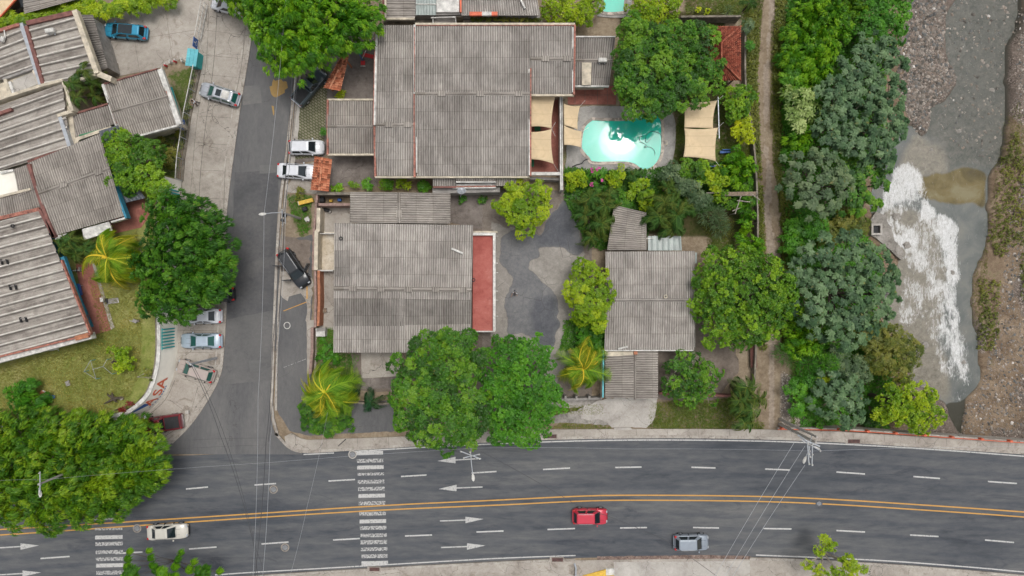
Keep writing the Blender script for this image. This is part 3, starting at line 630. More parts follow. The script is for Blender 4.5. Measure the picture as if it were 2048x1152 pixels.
# loose stones of the river bed and bars: nobody could count them
def stones(name, n_, polys, smin, smax, seed, z_off=0.0, water=False, deep=False, cols=None, label=None):
    rg = np.random.default_rng(seed); out = []
    bx = [p for q in polys for p in q]; x0, x1 = min(p[0] for p in bx), max(p[0] for p in bx); y0, y1 = min(p[1] for p in bx), max(p[1] for p in bx)
    X, Y = rg.uniform(x0, x1, n_ * 6), rg.uniform(y0, y1, n_ * 6); ok = np.zeros(len(X), bool)
    for q in polys: ok |= in_poly(X, Y, q)
    X, Y = X[ok][:n_], Y[ok][:n_]; k = (H + 3.9) / H / PPM if (water or deep) else 1 / PPM
    x, y = (X - 1024) * k, (576 - Y) * k
    z = ground_z(x, y) if not water else np.full(len(x), WZ - 0.02)
    n_ = len(x); s = smin * (smax / smin) ** (rg.random(n_) ** 2.6)
    base = np.array([(1, 0, 0), (.7, .7, 0), (0, 1, 0), (-.7, .7, 0), (-1, 0, 0), (-.7, -.7, 0), (0, -1, 0), (.7, -.7, 0), (.55, 0, .6), (0, .55, .6), (-.55, 0, .6), (0, -.55, .6)])
    P = base[None] * s[:, None, None] * rg.uniform(0.7, 1.25, (n_, 12, 1)) * np.stack([np.ones(n_), rg.uniform(.55, 1, n_), rg.uniform(.5, .9, n_)], -1)[:, None]
    a = rg.uniform(0, 6.28, n_); ca, sa = np.cos(a)[:, None], np.sin(a)[:, None]
    P = np.stack([P[..., 0] * ca - P[..., 1] * sa + x[:, None], P[..., 0] * sa + P[..., 1] * ca + y[:, None], P[..., 2] + z[:, None] + z_off], -1)
    F = np.array([(0, 1, 9, 8), (1, 2, 9, 9), (2, 3, 10, 9), (3, 4, 10, 10), (4, 5, 11, 10), (5, 6, 11, 11), (6, 7, 8, 11), (7, 0, 8, 8), (8, 9, 10, 11)])
    tri = np.array([(0, 1, 9), (0, 9, 8), (1, 2, 9), (2, 3, 10), (2, 10, 9), (3, 4, 10), (4, 5, 11), (4, 11, 10), (5, 6, 11), (6, 7, 8), (6, 8, 11), (7, 0, 8), (8, 9, 10), (8, 10, 11)])
    me = bpy.data.meshes.new(name); fast_mesh(me, P.reshape(-1, 3), (tri[None] + 12 * np.arange(n_)[:, None, None]).reshape(-1, 3))
    cols = np.array(cols or [(0.10, 0.088, 0.075), (0.17, 0.148, 0.125), (0.24, 0.21, 0.18), (0.34, 0.295, 0.255), (0.13, 0.13, 0.125), (0.23, 0.185, 0.15)])
    cc = cols[rg.integers(0, len(cols), n_)] * rg.uniform(0.75, 1.2, (n_, 1)); big = rg.random(n_) > 0.988; cc[big] = (0.6, 0.56, 0.52)
    at = me.attributes.new('tint', 'FLOAT_COLOR', 'POINT'); at.data.foreach_set('color', np.repeat(np.concatenate([cc, np.ones((n_, 1))], 1), 12, 0).astype(np.float32).ravel())
    me.materials.append(M['stone']); o = bpy.data.objects.new(name, me); col.objects.link(o)
    return tag(o, label, 'stones', kind='stuff')
m, n, b, tc = new_mat('stone'); a_ = n.nodes.new('ShaderNodeAttribute'); a_.attribute_name = 'tint'; n.links.new(a_.outputs['Color'], b.inputs['Base Color']); b.inputs['Roughness'].default_value = 0.9; M['stone'] = m
barp = [(1820, -60), (1905, -60), (1885, 40), (1885, 110), (1905, 140), (1910, 165), (1880, 205), (1855, 260), (1840, 270), (1820, 245), (1795, 200), (1790, 100)]
stones('gravel', 7500, [barp], 0.04, 0.30, 1, deep=True, label='pinkish cobbles and gravel heaped along the left bank at the top of the river')
stones('gravel', 13000, [[(2030, -40), (2120, -40), (2120, 860), (1915, 870), (1935, 800), (1965, 760), (1995, 600), (2010, 450), (2040, 350), (2020, 200)]], 0.035, 0.22, 2, deep=True, label='loose stones and rubble scattered over the far right river bank')
stones('gravel', 1900, [[(1885, -40), (2040, -40), (2010, 100), (2010, 240), (1990, 330), (1900, 280), (1865, 240), (1915, 170), (1890, 100)]], 0.03, 0.26, 3, water=True, label='pebbles standing out of the shallow grey water upstream')
stones('gravel', 700, [[(1562, 740), (1600, 760), (1625, 860), (1560, 862)]], 0.04, 0.16, 4, cols=[(0.5, 0.45, 0.4), (0.35, 0.3, 0.26), (0.25, 0.2, 0.16)], label='pale rubble and litter strewn over the dirt path beside the bridge')

# ------------------------------------------------------------------ roads, pavements, yards
top_edge = [(-300, 925), (0, 920), (340, 912), (450, 908), (560, 906), (604, 906), (694, 902), (847, 892), (1000, 884), (1100, 880), (1250, 877), (1400, 877), (1550, 880), (1700, 886), (1850, 896), (2048, 909), (2400, 935)]
bot_edge = [(-300, 1215), (0, 1190), (300, 1166), (500, 1151), (600, 1144), (770, 1134), (1000, 1122), (1150, 1116), (1400, 1113), (1500, 1114), (1600, 1117), (1750, 1125), (1900, 1136), (2048, 1149), (2400, 1180)]
sheet('main_road', spline(top_edge) + spline(bot_edge)[::-1], 0.0, 'asphalt', thick=0.9)
west_side = [(500, -200), (505, 0), (505, 45), (497, 110), (482, 200), (468, 300), (455, 400), (450, 470), (452, 600), (447, 700), (440, 750), (415, 800), (380, 850), (345, 885), (300, 908)]
east_side = [(640, -200), (612, 0), (592, 130), (580, 220), (570, 310), (558, 400), (551, 500), (546, 620), (542, 740), (541, 821), (551, 867), (576, 893), (604, 906)]
sheet('side_road', spline(west_side) + [(604, 909)] + spline(east_side)[::-1], 0.004, 'asphalt_old')
sheet('pavement', [(405, -200), (398, 130), (372, 300), (352, 460), (350, 690), (346, 752), (332, 775), (309, 794), (282, 811), (259, 825), (230, 850), (230, 915)] + spline(west_side)[::-1], 0.05, 'concrete', thick=0.1)
for nm, px, z, mt, wb in [
    ('driveway', [(170, 25), (350, 8), (400, -30), (405, 60), (396, 132), (362, 118), (322, 135), (200, 160), (170, 60)], 0.012, 'concrete', 0),
    ('pavement', [(568, 384), (600, 330), (655, 318), (655, 386), (628, 388)], 0.03, 'concrete', 0.05),
    ('pavement', [(577, 330), (597, 150), (604, 130), (700, 60), (762, 60), (762, 200), (660, 200), (652, 310), (640, 320)], 0.008, 'concrete_dark', 0),
    ('pavement', [(583, 320), (600, 205), (655, 130), (655, 180), (646, 312)], 0.034, 'pavers', 0),
    ('pavement', [(575, 330), (588, 240), (600, 190), (597, 260), (590, 322), (583, 350), (572, 350)], 0.04, 'concrete_pale', 0.05),
    ('courtyard', [(690, 80), (760, 50), (760, 200), (655, 200), (660, 190)], 0.04, 'concrete_dark', 0),
    ('courtyard', [(660, 305), (755, 305), (755, 372), (655, 372)], 0.04, 'concrete_dark', 0),
    ('pavement', [(557, 480), (625, 470), (622, 760), (612, 800), (700, 805), (790, 800), (800, 862), (620, 872), (580, 862), (553, 820), (550, 640)], 0.02, 'asphalt_old', 0.08),
    ('pavement', [(560, 470), (600, 478), (622, 480), (618, 545), (600, 548), (556, 540)], 0.026, 'yard', 0.12),
    ('pavement', [(562, 545), (600, 530), (626, 560), (620, 655), (613, 650), (612, 600), (600, 588), (580, 592), (574, 602), (560, 590)], 0.034, 'concrete', 0.14),
    ('pavement', [(613, 640), (633, 640), (632, 745), (614, 748)], 0.06, 'concrete', 0.03),
    ('courtyard', [(636, 410), (705, 410), (705, 450), (670, 660), (636, 655)], 0.02, 'concrete', 0),
    ('courtyard', [(640, 464), (672, 464), (672, 543), (640, 543)], 0.05, 'stained_white', 0),
    ('courtyard', [(672, 655), (800, 655), (800, 785), (712, 780), (700, 700), (672, 700)], 0.02, 'yard', 0.1),
    ('courtyard', [(722, 690), (800, 690), (800, 752), (723, 757)], 0.14, 'concrete', 0),
    ('courtyard', [(720, 757), (800, 753), (800, 776), (715, 778)], 0.05, 'concrete_dark', 0.06),
    ('courtyard', [(900, 375), (1000, 388), (1010, 470), (900, 445)], 0.02, 'concrete_dark', 0.12),
    ('courtyard', [(940, 385), (1125, 385), (1170, 420), (1175, 520), (1168, 640), (1140, 700), (1130, 745), (1100, 830), (940, 830)], 0.012, 'yard', 0.12),
    ('driveway', [(1170, 812), (1215, 795), (1316, 795), (1306, 845), (1290, 856), (1225, 855), (1205, 840), (1160, 838)], 0.03, 'concrete_pale', 0.14),
    ('driveway', [(1100, 833), (1170, 815), (1215, 832), (1225, 850), (1120, 846), (1095, 845)], 0.02, 'rubble', 0.12),
    ('driveway', [(1095, 798), (1200, 800), (1175, 812), (1110, 818)], 0.02, 'rubble', 0.1),
    ('courtyard', [(1380, 520), (1405, 640), (1470, 700), (1480, 740), (1430, 800), (1310, 800), (1310, 690), (1380, 690)], 0.01, 'yard', 0.15),
    ('courtyard', [(1060, 186), (1124, 186), (1124, 350), (1060, 350)], 0.06, 'redtile', 0),
    ('courtyard', [(1136, 172), (1232, 172), (1232, 209), (1136, 209)], 0.06, 'redtile', 0),
    ('gravel_strip', [(1195, 1113), (1400, 1110), (1502, 1112), (1502, 1121), (1400, 1120), (1196, 1123)], 0.03, 'gravel_red', 0.05),
    ('driveway', [(1228, 1124), (1500, 1122), (1500, 1200), (1228, 1200)], 0.075, 'concrete_pale', 0.03)]:
    if mt == 'pavers' and 'pavers' not in M:
        m, n, b, tc = new_mat('grass_block_paving'); bk = n.nodes.new('ShaderNodeTexBrick'); bk.inputs['Scale'].default_value = 1.0
        bk.inputs['Brick Width'].default_value = 0.42; bk.inputs['Row Height'].default_value = 0.28; bk.inputs['Mortar Size'].default_value = 0.055; bk.inputs['Mortar Smooth'].default_value = 0.3
        bk.inputs['Color1'].default_value = (0.25, 0.235, 0.19, 1); bk.inputs['Color2'].default_value = (0.20, 0.185, 0.15, 1); bk.inputs['Mortar'].default_value = (0.085, 0.095, 0.04, 1)
        n.links.new(mapping(n, tc.outputs['Object'], (1, 1, 1), 0.6), bk.inputs['Vector'])
        n.links.new(mixc(n, bk.outputs[0], ramp(n, [(0.3, (0.6, 0.62, 0.5)), (0.7, (1.25, 1.2, 1.1))], noise(n, tc.outputs['Object'], 0.6, 5, 0.7)), 1.0, 'MULTIPLY'), b.inputs['Base Color']); b.inputs['Roughness'].default_value = 0.95
        M['pavers'] = m
    if mt == 'stained_white' and mt not in M:
        M[mt] = mat_mottled('stained_white_slab', C4((0.42, 0.34, 0.24), (0.55, 0.47, 0.36), (0.66, 0.59, 0.49), (0.72, 0.67, 0.58)), 0.5, 1.2, 9, (0.55, 0.48, 0.38), 0.7)
    sheet(nm, px, z, mt, wb, 0.5)
CX, CY = np.meshgrid(np.arange(-3.5, 9.5, 0.14), np.arange(-12.9, 11.5, 0.14)); cpx, cpy = CX * PPM + 1024, 576 - CY * PPM
jx, jy = 16 * (fb(CX, CY, .9, 71) - .5), 16 * (fb(CX, CY, .9, 73) - .5)
tar = blur(in_poly(cpx + jx, cpy + jy, [(1004, 470), (1060, 455), (1110, 420), (1125, 390), (1145, 395), (1150, 440), (1172, 500), (1160, 508), (1145, 512), (1125, 495), (1100, 492), (1075, 500), (1082, 512), (1060, 520), (1060, 535), (1085, 565), (1098, 580), (1113, 590), (1118, 620), (1114, 660), (1104, 690), (1085, 702), (1060, 670), (1012, 665), (1012, 600), (1026, 555), (1005, 530), (1000, 500)]).astype(float), 4)
dkt = blur(in_poly(cpx + 2 * jx, cpy + 2 * jy, [(1062, 600), (1100, 590), (1116, 610), (1112, 660), (1095, 700), (1070, 690), (1060, 640)]).astype(float) + in_poly(cpx, cpy, [(1040, 460), (1140, 400), (1150, 500), (1080, 490)]), 12)
edge_ = blur(in_poly(cpx + jx, cpy + jy, [(985, 440), (1005, 455), (1080, 470), (1120, 400), (1150, 420), (1170, 510), (1165, 640), (1145, 690), (1095, 830), (1080, 700), (985, 670)]).astype(float), 4)
m, n, b, tc = new_mat('courtyard_paving'); ob = tc.outputs['Object']; n1, n2, n3 = noise(n, ob, 0.35, 5, 0.65), noise(n, ob, 2.2, 8, 0.78), noise(n, ob, 12, 4, 0.7)
t = math_(n, 'ADD', math_(n, 'MULTIPLY', n1, 0.5), math_(n, 'MULTIPLY', n2, 0.5))
cc_ = ramp(n, C4((0.19, 0.17, 0.15), (0.26, 0.238, 0.212), (0.33, 0.302, 0.27), (0.41, 0.38, 0.345)), t); ca = ramp(n, C4((0.105, 0.107, 0.113), (0.145, 0.145, 0.15), (0.19, 0.187, 0.188), (0.25, 0.24, 0.232)), t)
ca = mixc(n, ca, mixc(n, ca, (0.60, 0.62, 0.68), 1.0, 'MULTIPLY'), att(n, 'dkt')); fe = math_(n, 'ADD', att(n, 'tar'), math_(n, 'MULTIPLY', math_(n, 'SUBTRACT', n2, 0.5), 1.3)); c = mixc(n, cc_, ca, smooth(n, fe, 0.38, 0.62))
rim = math_(n, 'SUBTRACT', 1.0, smooth(n, math_(n, 'ABSOLUTE', math_(n, 'SUBTRACT', fe, 0.5)), 0.0, 0.13)); c = mixc(n, c, mixc(n, c, (0.6, 0.58, 0.56), 1.0, 'MULTIPLY'), math_(n, 'MULTIPLY', rim, 0.6))
ce = ramp(n, C4((0.11, 0.09, 0.075), (0.17, 0.14, 0.118), (0.225, 0.19, 0.16), (0.29, 0.25, 0.215)), t); c = mixc(n, ce, c, smooth(n, math_(n, 'ADD', att(n, 'edge'), math_(n, 'MULTIPLY', math_(n, 'SUBTRACT', n2, 0.5), 1.2)), 0.3, 0.6))
vo = n.nodes.new('ShaderNodeTexVoronoi'); vo.feature = 'DISTANCE_TO_EDGE'; vo.inputs['Scale'].default_value = 0.45; n.links.new(ob, vo.inputs['Vector']); c = mixc(n, c, (0.06, 0.055, 0.05), math_(n, 'MULTIPLY', math_(n, 'LESS_THAN', vo.outputs['Distance'], 0.008), math_(n, 'MULTIPLY', smooth(n, n1, 0.45, 0.6), 0.7)))
g = ramp(n, [(0.25, (0.7,) * 3), (0.75, (1.25,) * 3)], n3); c = mixc(n, c, mixc(n, c, g, 1.0, 'MULTIPLY'), 0.6); n.links.new(c, b.inputs['Base Color']); b.inputs['Roughness'].default_value = 0.92; bump(n, b, n3, 0.3, 0.02); M['court'] = m
grid_mesh('courtyard', CX, CY, np.full(CX.shape, 0.03), 'court', {'tar': tar, 'dkt': dkt, 'edge': edge_})
pv_in = [(569, 873), (583, 866), (600, 876), (614, 880), (701, 877), (812, 873), (870, 866), (1000, 862), (1100, 859), (1250, 858), (1400, 858), (1530, 859), (1560, 860), (1680, 863), (1851, 874), (2048, 886), (2400, 912)]
pv_out = [(571, 886), (604, 902), (694, 898), (847, 888), (1000, 880), (1100, 876), (1250, 873), (1400, 873), (1550, 876), (1700, 882), (1850, 892), (2048, 905), (2400, 931)]
sheet('pavement', pv_in + spline(pv_out)[::-1], 0.13, 'concrete', thick=0.14)
sheet('pavement', [(p[0], p[1] + 5) for p in spline(bot_edge)] + [(2400, 1400), (-300, 1400)], 0.06, 'concrete', thick=0.1)
# kerbs
kl = lambda px, off: [(a + off[0], b + off[1]) for a, b in px]
for px, w, z1, mt in [(kl(east_side[:11], (3, 0)) + [(552, 868), (573, 891)], 0.30, 0.14, 'kerb'), (kl(east_side[1:10], (11, 0)), 0.22, 0.10, 'kerb'),
                      (kl(west_side[1:-1], (-2, 0)), 0.35, 0.12, 'kerb'), (kl(west_side[1:-1], (-14, -1)), 0.16, 0.075, 'kerb'),
                      ([(573, 891)] + kl(top_edge[5:], (0, -3)), 0.34, 0.16, 'kerb'), (kl([q for q in bot_edge if q[0] <= 1160], (0, 4)), 0.30, 0.13, 'kerb'), (kl([q for q in bot_edge if q[0] >= 1500], (0, 4)), 0.30, 0.13, 'kerb')]:
    tag(band('kerb', px, w, -0.2, z1, mt, smooth_=5), kind='structure')
sheet('bridge_deck', [(1560, 858), (2400, 905), (2400, 1190), (1560, 1125)], -0.91, 'concrete', thick=0.6)
for px, mt, z in (([(480, 172), (520, 170), (524, 205), (486, 210)], 'patch_light', 0.008), ([(470, 345), (558, 340), (548, 620), (455, 640)], 'patch_dark', 0.0075), ([(520, 330), (555, 330), (553, 345), (519, 347)], 'patch_light', 0.0105), ([(498, 722), (520, 720), (520, 742), (500, 744)], 'patch_light', 0.008), ([(447, 640), (548, 620), (543, 760), (440, 770)], 'patch_mid', 0.0078)):
    if mt not in M: M[mt] = mat_mottled(mt, *{'patch_light': (C4((0.12, 0.118, 0.116), (0.14, 0.138, 0.135), (0.16, 0.155, 0.15), (0.19, 0.18, 0.17)),), 'patch_dark': (C4((0.075, 0.075, 0.078), (0.095, 0.094, 0.097), (0.12, 0.117, 0.117), (0.15, 0.145, 0.14)),), 'patch_mid': (C4((0.10, 0.10, 0.10), (0.125, 0.122, 0.12), (0.145, 0.14, 0.137), (0.17, 0.163, 0.155)),), 'patch_main': (C4((0.05, 0.056, 0.062), (0.078, 0.082, 0.088), (0.105, 0.107, 0.11), (0.15, 0.147, 0.142)),)}[mt], big=0.2, small=2.5, stain=(0.7, 0.72, 0.76), stain_amt=0.6)
    sheet('asphalt_patch', px, z, mt, 0.05, 0.8)
# joints of the poured concrete
def joint(px, w=0.035, z=0.054, mat='jointc', sm=0): return tag(MB().strip([W(a, b, z) for a, b in (spline(px, sm) if sm else px)], w, z - 0.004, z).build('pavement_joint', mat), kind='structure')
M['jointc'] = mat_plain('joint_dirt', (0.16, 0.14, 0.12), 0.95, var=0.4, scale=2)
lx = lambda y: 405 + (372 - 405) * (y - 130) / 170 if y < 300 else 372 - (y - 300) * 0.12
joint([(436, -20), (428, 120), (410, 260), (400, 360), (396, 470)], 0.06, sm=4); joint([(418, -20), (413, 120), (394, 240), (384, 350), (378, 430)], 0.04, sm=4); joint([(492, 20), (486, 110), (470, 200), (453, 300), (447, 430)], 0.05, sm=4)
for a, b_ in (((410, 60), (500, 72)), ((405, 110), (492, 118)), ((398, 148), (486, 156)), ((400, 232), (466, 236)), ((392, 285), (458, 290)), ((390, 340), (452, 342)), ((384, 396), (450, 398)), ((352, 660), (446, 662)), ((352, 706), (440, 704)), ((372, 706), (372, 745)), ((362, 757), (436, 772)), ((340, 800), (380, 830)), ((395, 775), (372, 860))): joint([a, b_])
joint([(432, 700), (426, 760), (398, 806), (362, 850), (318, 880)], 0.05, sm=4); joint([(350, 760), (330, 800), (296, 830), (262, 845)], 0.06, sm=4)
for x in range(590, 2048, 62): joint([(x, 868 if x < 1000 else 858 + max(0, x - 1550) * .055), (x + 2, (896 if x < 800 else 884 if x < 1000 else 873) + max(0, x - 1550) * .055)], 0.03, 0.134)
for x in range(520, 2048, 70): joint([(x, 1160 if x < 700 else 1140 + max(0, x - 1500) * .05), (x, 1200)], 0.035, 0.064)
for a, b_ in (((200, 90), (390, 60)), ((260, 20), (280, 150)), ((330, 12), (345, 120))): joint([a, b_], 0.03, 0.016)
for x in (1150, 1170, 1195, 1215): joint([(x, 172), (x, 208)], 0.04, 0.064)
joint([(1136, 190), (1232, 190)], 0.04, 0.064)
# painted markings, each on the asphalt
MZ = 0.012
def paint(name, px, w, mat, z=MZ, sm=5):
    q = spline(px, sm) if len(px) > 2 else px
    return tag(MB().strip([W(a, b, z) for a, b in q], w, z - 0.004, z).build(name, mat), kind='structure')
paint('centre_line', [(-200, 1068), (0, 1059), (250, 1044), (500, 1028), (768, 1011), (1000, 1000), (1170, 992), (1300, 990.5), (1500, 992.5), (1650, 998), (1800, 1007), (2048, 1024), (2300, 1045)], 0.15, 'line_yellow')
paint('centre_line', [(-200, 1079), (0, 1070), (250, 1053), (500, 1036), (768, 1020), (1000, 1010), (1170, 1002), (1300, 1000.5), (1500, 1002.5), (1650, 1008), (1800, 1017), (2048, 1034), (2300, 1055)], 0.15, 'line_yellow')
paint('edge_line', [(607, 909), (668, 906)], 0.13, 'line'); paint('edge_line', [(698, 903.5), (780, 898.5), (861, 894), (1069, 884.5), (1278, 880), (1512, 882), (1708, 889.5), (1882, 900), (2048, 912.5), (2300, 932)], 0.14, 'line')
paint('edge_line', [(430, 1150), (500, 1145), (640, 1137), (778, 1129), (900, 1122), (1012, 1116), (1151, 1111)], 0.13, 'line'); paint('edge_line', [(1512, 1110), (1743, 1120), (1900, 1131), (2048, 1144), (2300, 1168)], 0.14, 'line')
m = MB(); da = [(372, 978, 416, 974), (509, 970, 552, 967), (657, 962, 710, 959), (802, 953, 853, 950), (943, 946, 993, 943), (1086, 939, 1140, 936), (1230, 935, 1283, 934), (1383, 934.5, 1431, 936), (1530, 938, 1580, 940), (1673, 944, 1730, 948),
    (1827, 953, 1880, 957), (1976, 963, 2034, 967), (81, 1117, 139, 1113), (231, 1107, 285, 1104), (378, 1098, 433, 1094), (523, 1088, 577, 1084), (666, 1080, 720, 1077), (810, 1072, 864, 1070), (953, 1064, 1007, 1062), (1095, 1059, 1150, 1057),
    (1240, 1056, 1294, 1055), (1386, 1055, 1438, 1056), (1527, 1057, 1583, 1058), (1673, 1061, 1730, 1064), (1820, 1070, 1877, 1073), (1970, 1080, 2028, 1085)]
for a in da: m.strip([W(a[0], a[1], MZ), W(a[2], a[3], MZ)], 0.16, MZ - 0.004, MZ)
tag(m.build('lane_marking', 'line'), kind='structure')
m = MB()
for x0, y0, x1, y1, tx, ty, hw in [(962, 917, 911, 920, 875, 922, 6.5), (965, 974, 913, 976, 877, 978, 6.5), (880, 1042, 931, 1040, 967, 1038, 6.5), (882, 1095, 934, 1093, 971, 1091, 6.5), (-6, 1096, 41, 1093, 78, 1091, 6.5), (-6, 1150, 45, 1147, 82, 1145, 6)]:
    m.strip([W(x0, y0, MZ), W(x1, y1, MZ)], 0.14, MZ - 0.004, MZ); m.prism([tuple(W(x1, y1 - hw, MZ))[:2], tuple(W(tx, ty, MZ))[:2], tuple(W(x1, y1 + hw, MZ))[:2]], MZ - 0.004, MZ)
tag(m.build('lane_arrows', 'line_mid'), kind='structure')
def zebra(name, rows, x0, x1, sx):
    a, b_ = MB(), MB()
    for i, (y, h, worn) in enumerate(rows):
        k = (y - rows[0][0]) / (rows[-1][0] - rows[0][0]) * sx; q = [(x0 + k, y), (x1 + k, y - 1.2 * (x1 - x0) / 53), (x1 + k, y + h - 1.2), (x0 + k, y + h)]
        (b_ if worn or i % 3 == 1 else a).prism([tuple(W(*p, MZ))[:2] for p in q], MZ - 0.004, MZ + 0.001)
    tag(a.build(name, 'line_mid'), kind='structure'); tag(b_.build(name, 'line_worn'), kind='structure')
zy = lambda y: 752 + y / 2.881
zebra('crosswalk', [(zy(434), 7.5, 0), (zy(479), 7.5, 1), (zy(517), 7.5, 0), (zy(559), 5.5, 1), (zy(600), 7.5, 0), (zy(641), 7.5, 1), (zy(681), 7.5, 0), (zy(724), 7.5, 1), (zy(785), 7, 1), (zy(828), 7.5, 0), (zy(866), 7.5, 0), (zy(910), 7, 1), (zy(948), 8, 1), (zy(989), 7, 0), (zy(1029), 7.5, 1), (zy(1068), 8, 0)], 713, 766, 10)
zebra('crosswalk', [(zy(820), 4, 1), (zy(878), 4, 1), (zy(920), 7.5, 0), (zy(958), 7.5, 1), (zy(1006), 7, 0), (zy(1046), 7, 1), (zy(1082), 7.5, 0), (zy(1124), 7.5, 1), (zy(1160), 7.5, 0)], 189, 244, 4)
sheet('paint_spill', [(541, 175), (546, 160), (560, 158), (575, 166), (572, 180), (562, 190), (552, 195), (544, 188)], 0.016, 'spill', 0.16, 0.3)
sheet('paint_spill', [(544, 212), (547, 212), (549, 230), (545, 228)], 0.016, 'spill', 0.08, 0.3)
paint('bay_line', [(567, 622), (613, 604)], 0.09, 'line_yellow', 0.052); paint('bay_line', [(614, 560), (614, 598)], 0.14, 'line_yellow', 0.052); paint('bay_line', [(567, 735), (612, 718)], 0.05, 'line_worn', 0.052)
# raised lawn terrace of the left compound
CZ = 2.6
sheet('terrace', [(-200, 380), (245, 380), (300, 350), (332, 350), (316, 420), (314, 560), (313, 650), (309, 735), (293, 782), (268, 810), (240, 825), (105, 842), (-200, 860)], CZ, 'lawn', thick=CZ + 0.2)
sheet('terrace_floor', [(150, 520), (184, 528), (222, 660), (176, 674)], CZ + 0.06, 'redtile', thick=0.1); sheet('terrace_floor', [(184, 528), (190, 527), (229, 655), (222, 660)], CZ + 0.05, 'concrete', thick=0.1)
sheet('terrace_floor', [(210, 440), (240, 400), (285, 392), (299, 430), (282, 455), (224, 468)], CZ + 0.06, 'redtile', thick=0.1)
# ------------------------------------------------------------------ buildings
def edge_strip(parent, a, b, z, w, h, mat, name='fascia'):
    return MB().strip([W(*a, z + h), W(*b, z + h)], w, z - 0.25, z + h).build(name, mat, parent)
def edges(parent, q, z, specs):
    """specs: list of (i, j, width, height, material)"""
    for i, j, w, h, mt in specs: edge_strip(parent, q[i], q[j], z, w, h, mt)

# central north house -------------------------------------------------
hm = thing('house', 'large north house with wide grey corrugated roofs stepping down beside the swimming pool', 'house', W(940, 200))
zM = 4.4
prism_part('wall', [(762, 62), (1136, 62), (1136, 182), (1052, 182), (1052, 340), (760, 340)], 0, zM - 0.75, 'cream', hm)
gable(hm, [(830, 50), (1060, 50), (1060, 352), (830, 352)], zM, zM + 1.1, 0.455, 'roof', 3)
gable(hm, [(1060, 50), (1148, 50), (1146, 188), (1062, 188)], zM + 0.02, zM + 0.75, 0.49, 'roof', 2)
gable(hm, [(755, 50), (827, 50), (827, 352), (750, 352)], zM - 0.35, zM + 0.45, 0.66, 'roof', 2)
edges(hm, [(829, 49), (829, 187), (829, 354)], zM + 0.35, [(0, 1, 0.22, 0.15, 'white'), (1, 2, 0.22, 0.12, 'redtrim')])
edge_strip(hm, (829, 54), (829, 184), zM + 0.36, 0.10, 0.17, 'redtrim'); edge_strip(hm, (833, 196), (833, 345), zM + 0.3, 0.12, 0.2, 'white')
edge_strip(hm, (830, 47.5), (1150, 47.5), zM, 0.22, 0.16, 'cream'); edge_strip(hm, (832, 50), (1148, 50), zM, 0.10, 0.14, 'redtrim')
edge_strip(hm, (1150, 49), (1148, 189), zM + 0.2, 0.2, 0.22, 'redtrim'); edge_strip(hm, (1062, 190), (1148, 190), zM, 0.2, 0.16, 'cream'); edge_strip(hm, (1146, 54), (1145, 184), zM + 0.25, 0.12, 0.25, 'white')
edge_strip(hm, (1061, 136), (1061, 352), zM + 0.45, 0.2, 0.24, 'redtrim'); edge_strip(hm, (1058.5, 138), (1058.5, 350), zM + 0.46, 0.12, 0.28, 'white')
edge_strip(hm, (753, 58), (749, 250), zM - 0.1, 0.22, 0.25, 'white'); edge_strip(hm, (750.5, 58), (746.5, 250), zM - 0.1, 0.12, 0.22, 'redtrim'); edge_strip(hm, (748.5, 253), (750.5, 354), zM - 0.25, 0.2, 0.22, 'redtrim')
edge_strip(hm, (750, 354), (1060, 354), zM - 0.3, 0.16, 0.3, 'cream')
m_q = [(655, 199), (748, 199), (748, 309), (655, 309)]
prism_part('wall', inset(m_q, 6), 0, 2.9, 'cream', hm)
gable(hm, m_q, 3.0, 3.5, 0.49, 'roof_brown', 0)
edges(hm, m_q, 3.0, [(0, 1, 0.2, 0.2, 'cream'), (2, 3, 0.2, 0.2, 'cream'), (3, 0, 0.2, 0.3, 'redtrim')])
m_q = [(1150, 73), (1231, 73), (1218, 172), (1150, 172)]
prism_part('wall', inset(m_q, 6), 0, 2.9, 'cream', hm)
gable(hm, m_q, 3.0, 3.4, 0.48, 'roof_dark', 0)
edges(hm, m_q, 3.0, [(0, 1, 0.14, 0.16, 'white'), (2, 3, 0.16, 0.16, 'white')])
prism_part('skylight', [(1164, 125), (1183, 125), (1182, 170), (1164, 170)], 3.32, 3.40, 'cream', hm)
roof(hm, [(866, 356), (913, 356), (913, 373), (866, 373)], [3.6, 3.6, 3.3, 3.3]); roof(hm, [(912, 348), (992, 348), (990, 366), (912, 366)], [4.1, 4.1, 3.7, 3.7])
roof(hm, [(990, 354), (1034, 354), (1030, 372), (990, 372)], [3.6, 3.6, 3.3, 3.3]); edge_strip(hm, (912, 364), (992, 364), 3.9, 0.12, 0.1, 'white', 'gutter')
edge_strip(hm, (866, 374), (912, 374), 3.3, 0.2, 0.05, 'maroon')
prism_part('wall', [(865, 376), (1000, 374), (1000, 384), (865, 387)], 0, 2.6, 'grey', hm); prism_part('wall', [(905, 368), (992, 366), (992, 376), (905, 377)], 0, 3.2, 'white', hm)
prism_part('step', [(905, 372), (992, 371), (992, 373.5), (905, 374.5)], 3.205, 3.28, 'redtrim', hm)
wl = thing('wall', 'long white garden wall between the red terrace and the pool deck', 'wall', W(1122, 280))
band('coping', [(1121, 190), (1121.5, 345), (1122, 380)], 0.16, 0, 2.6, 'white', wl); band('coping', [(1124.5, 190), (1125, 380)], 0.12, 0, 2.4, 'white', wl); band('lintel', [(1060, 347), (1121, 347)], 0.35, 2.3, 2.65, 'white', wl)
band('coping', [(1060, 356), (1120, 358)], 0.3, 0, 1.6, 'grey', wl)

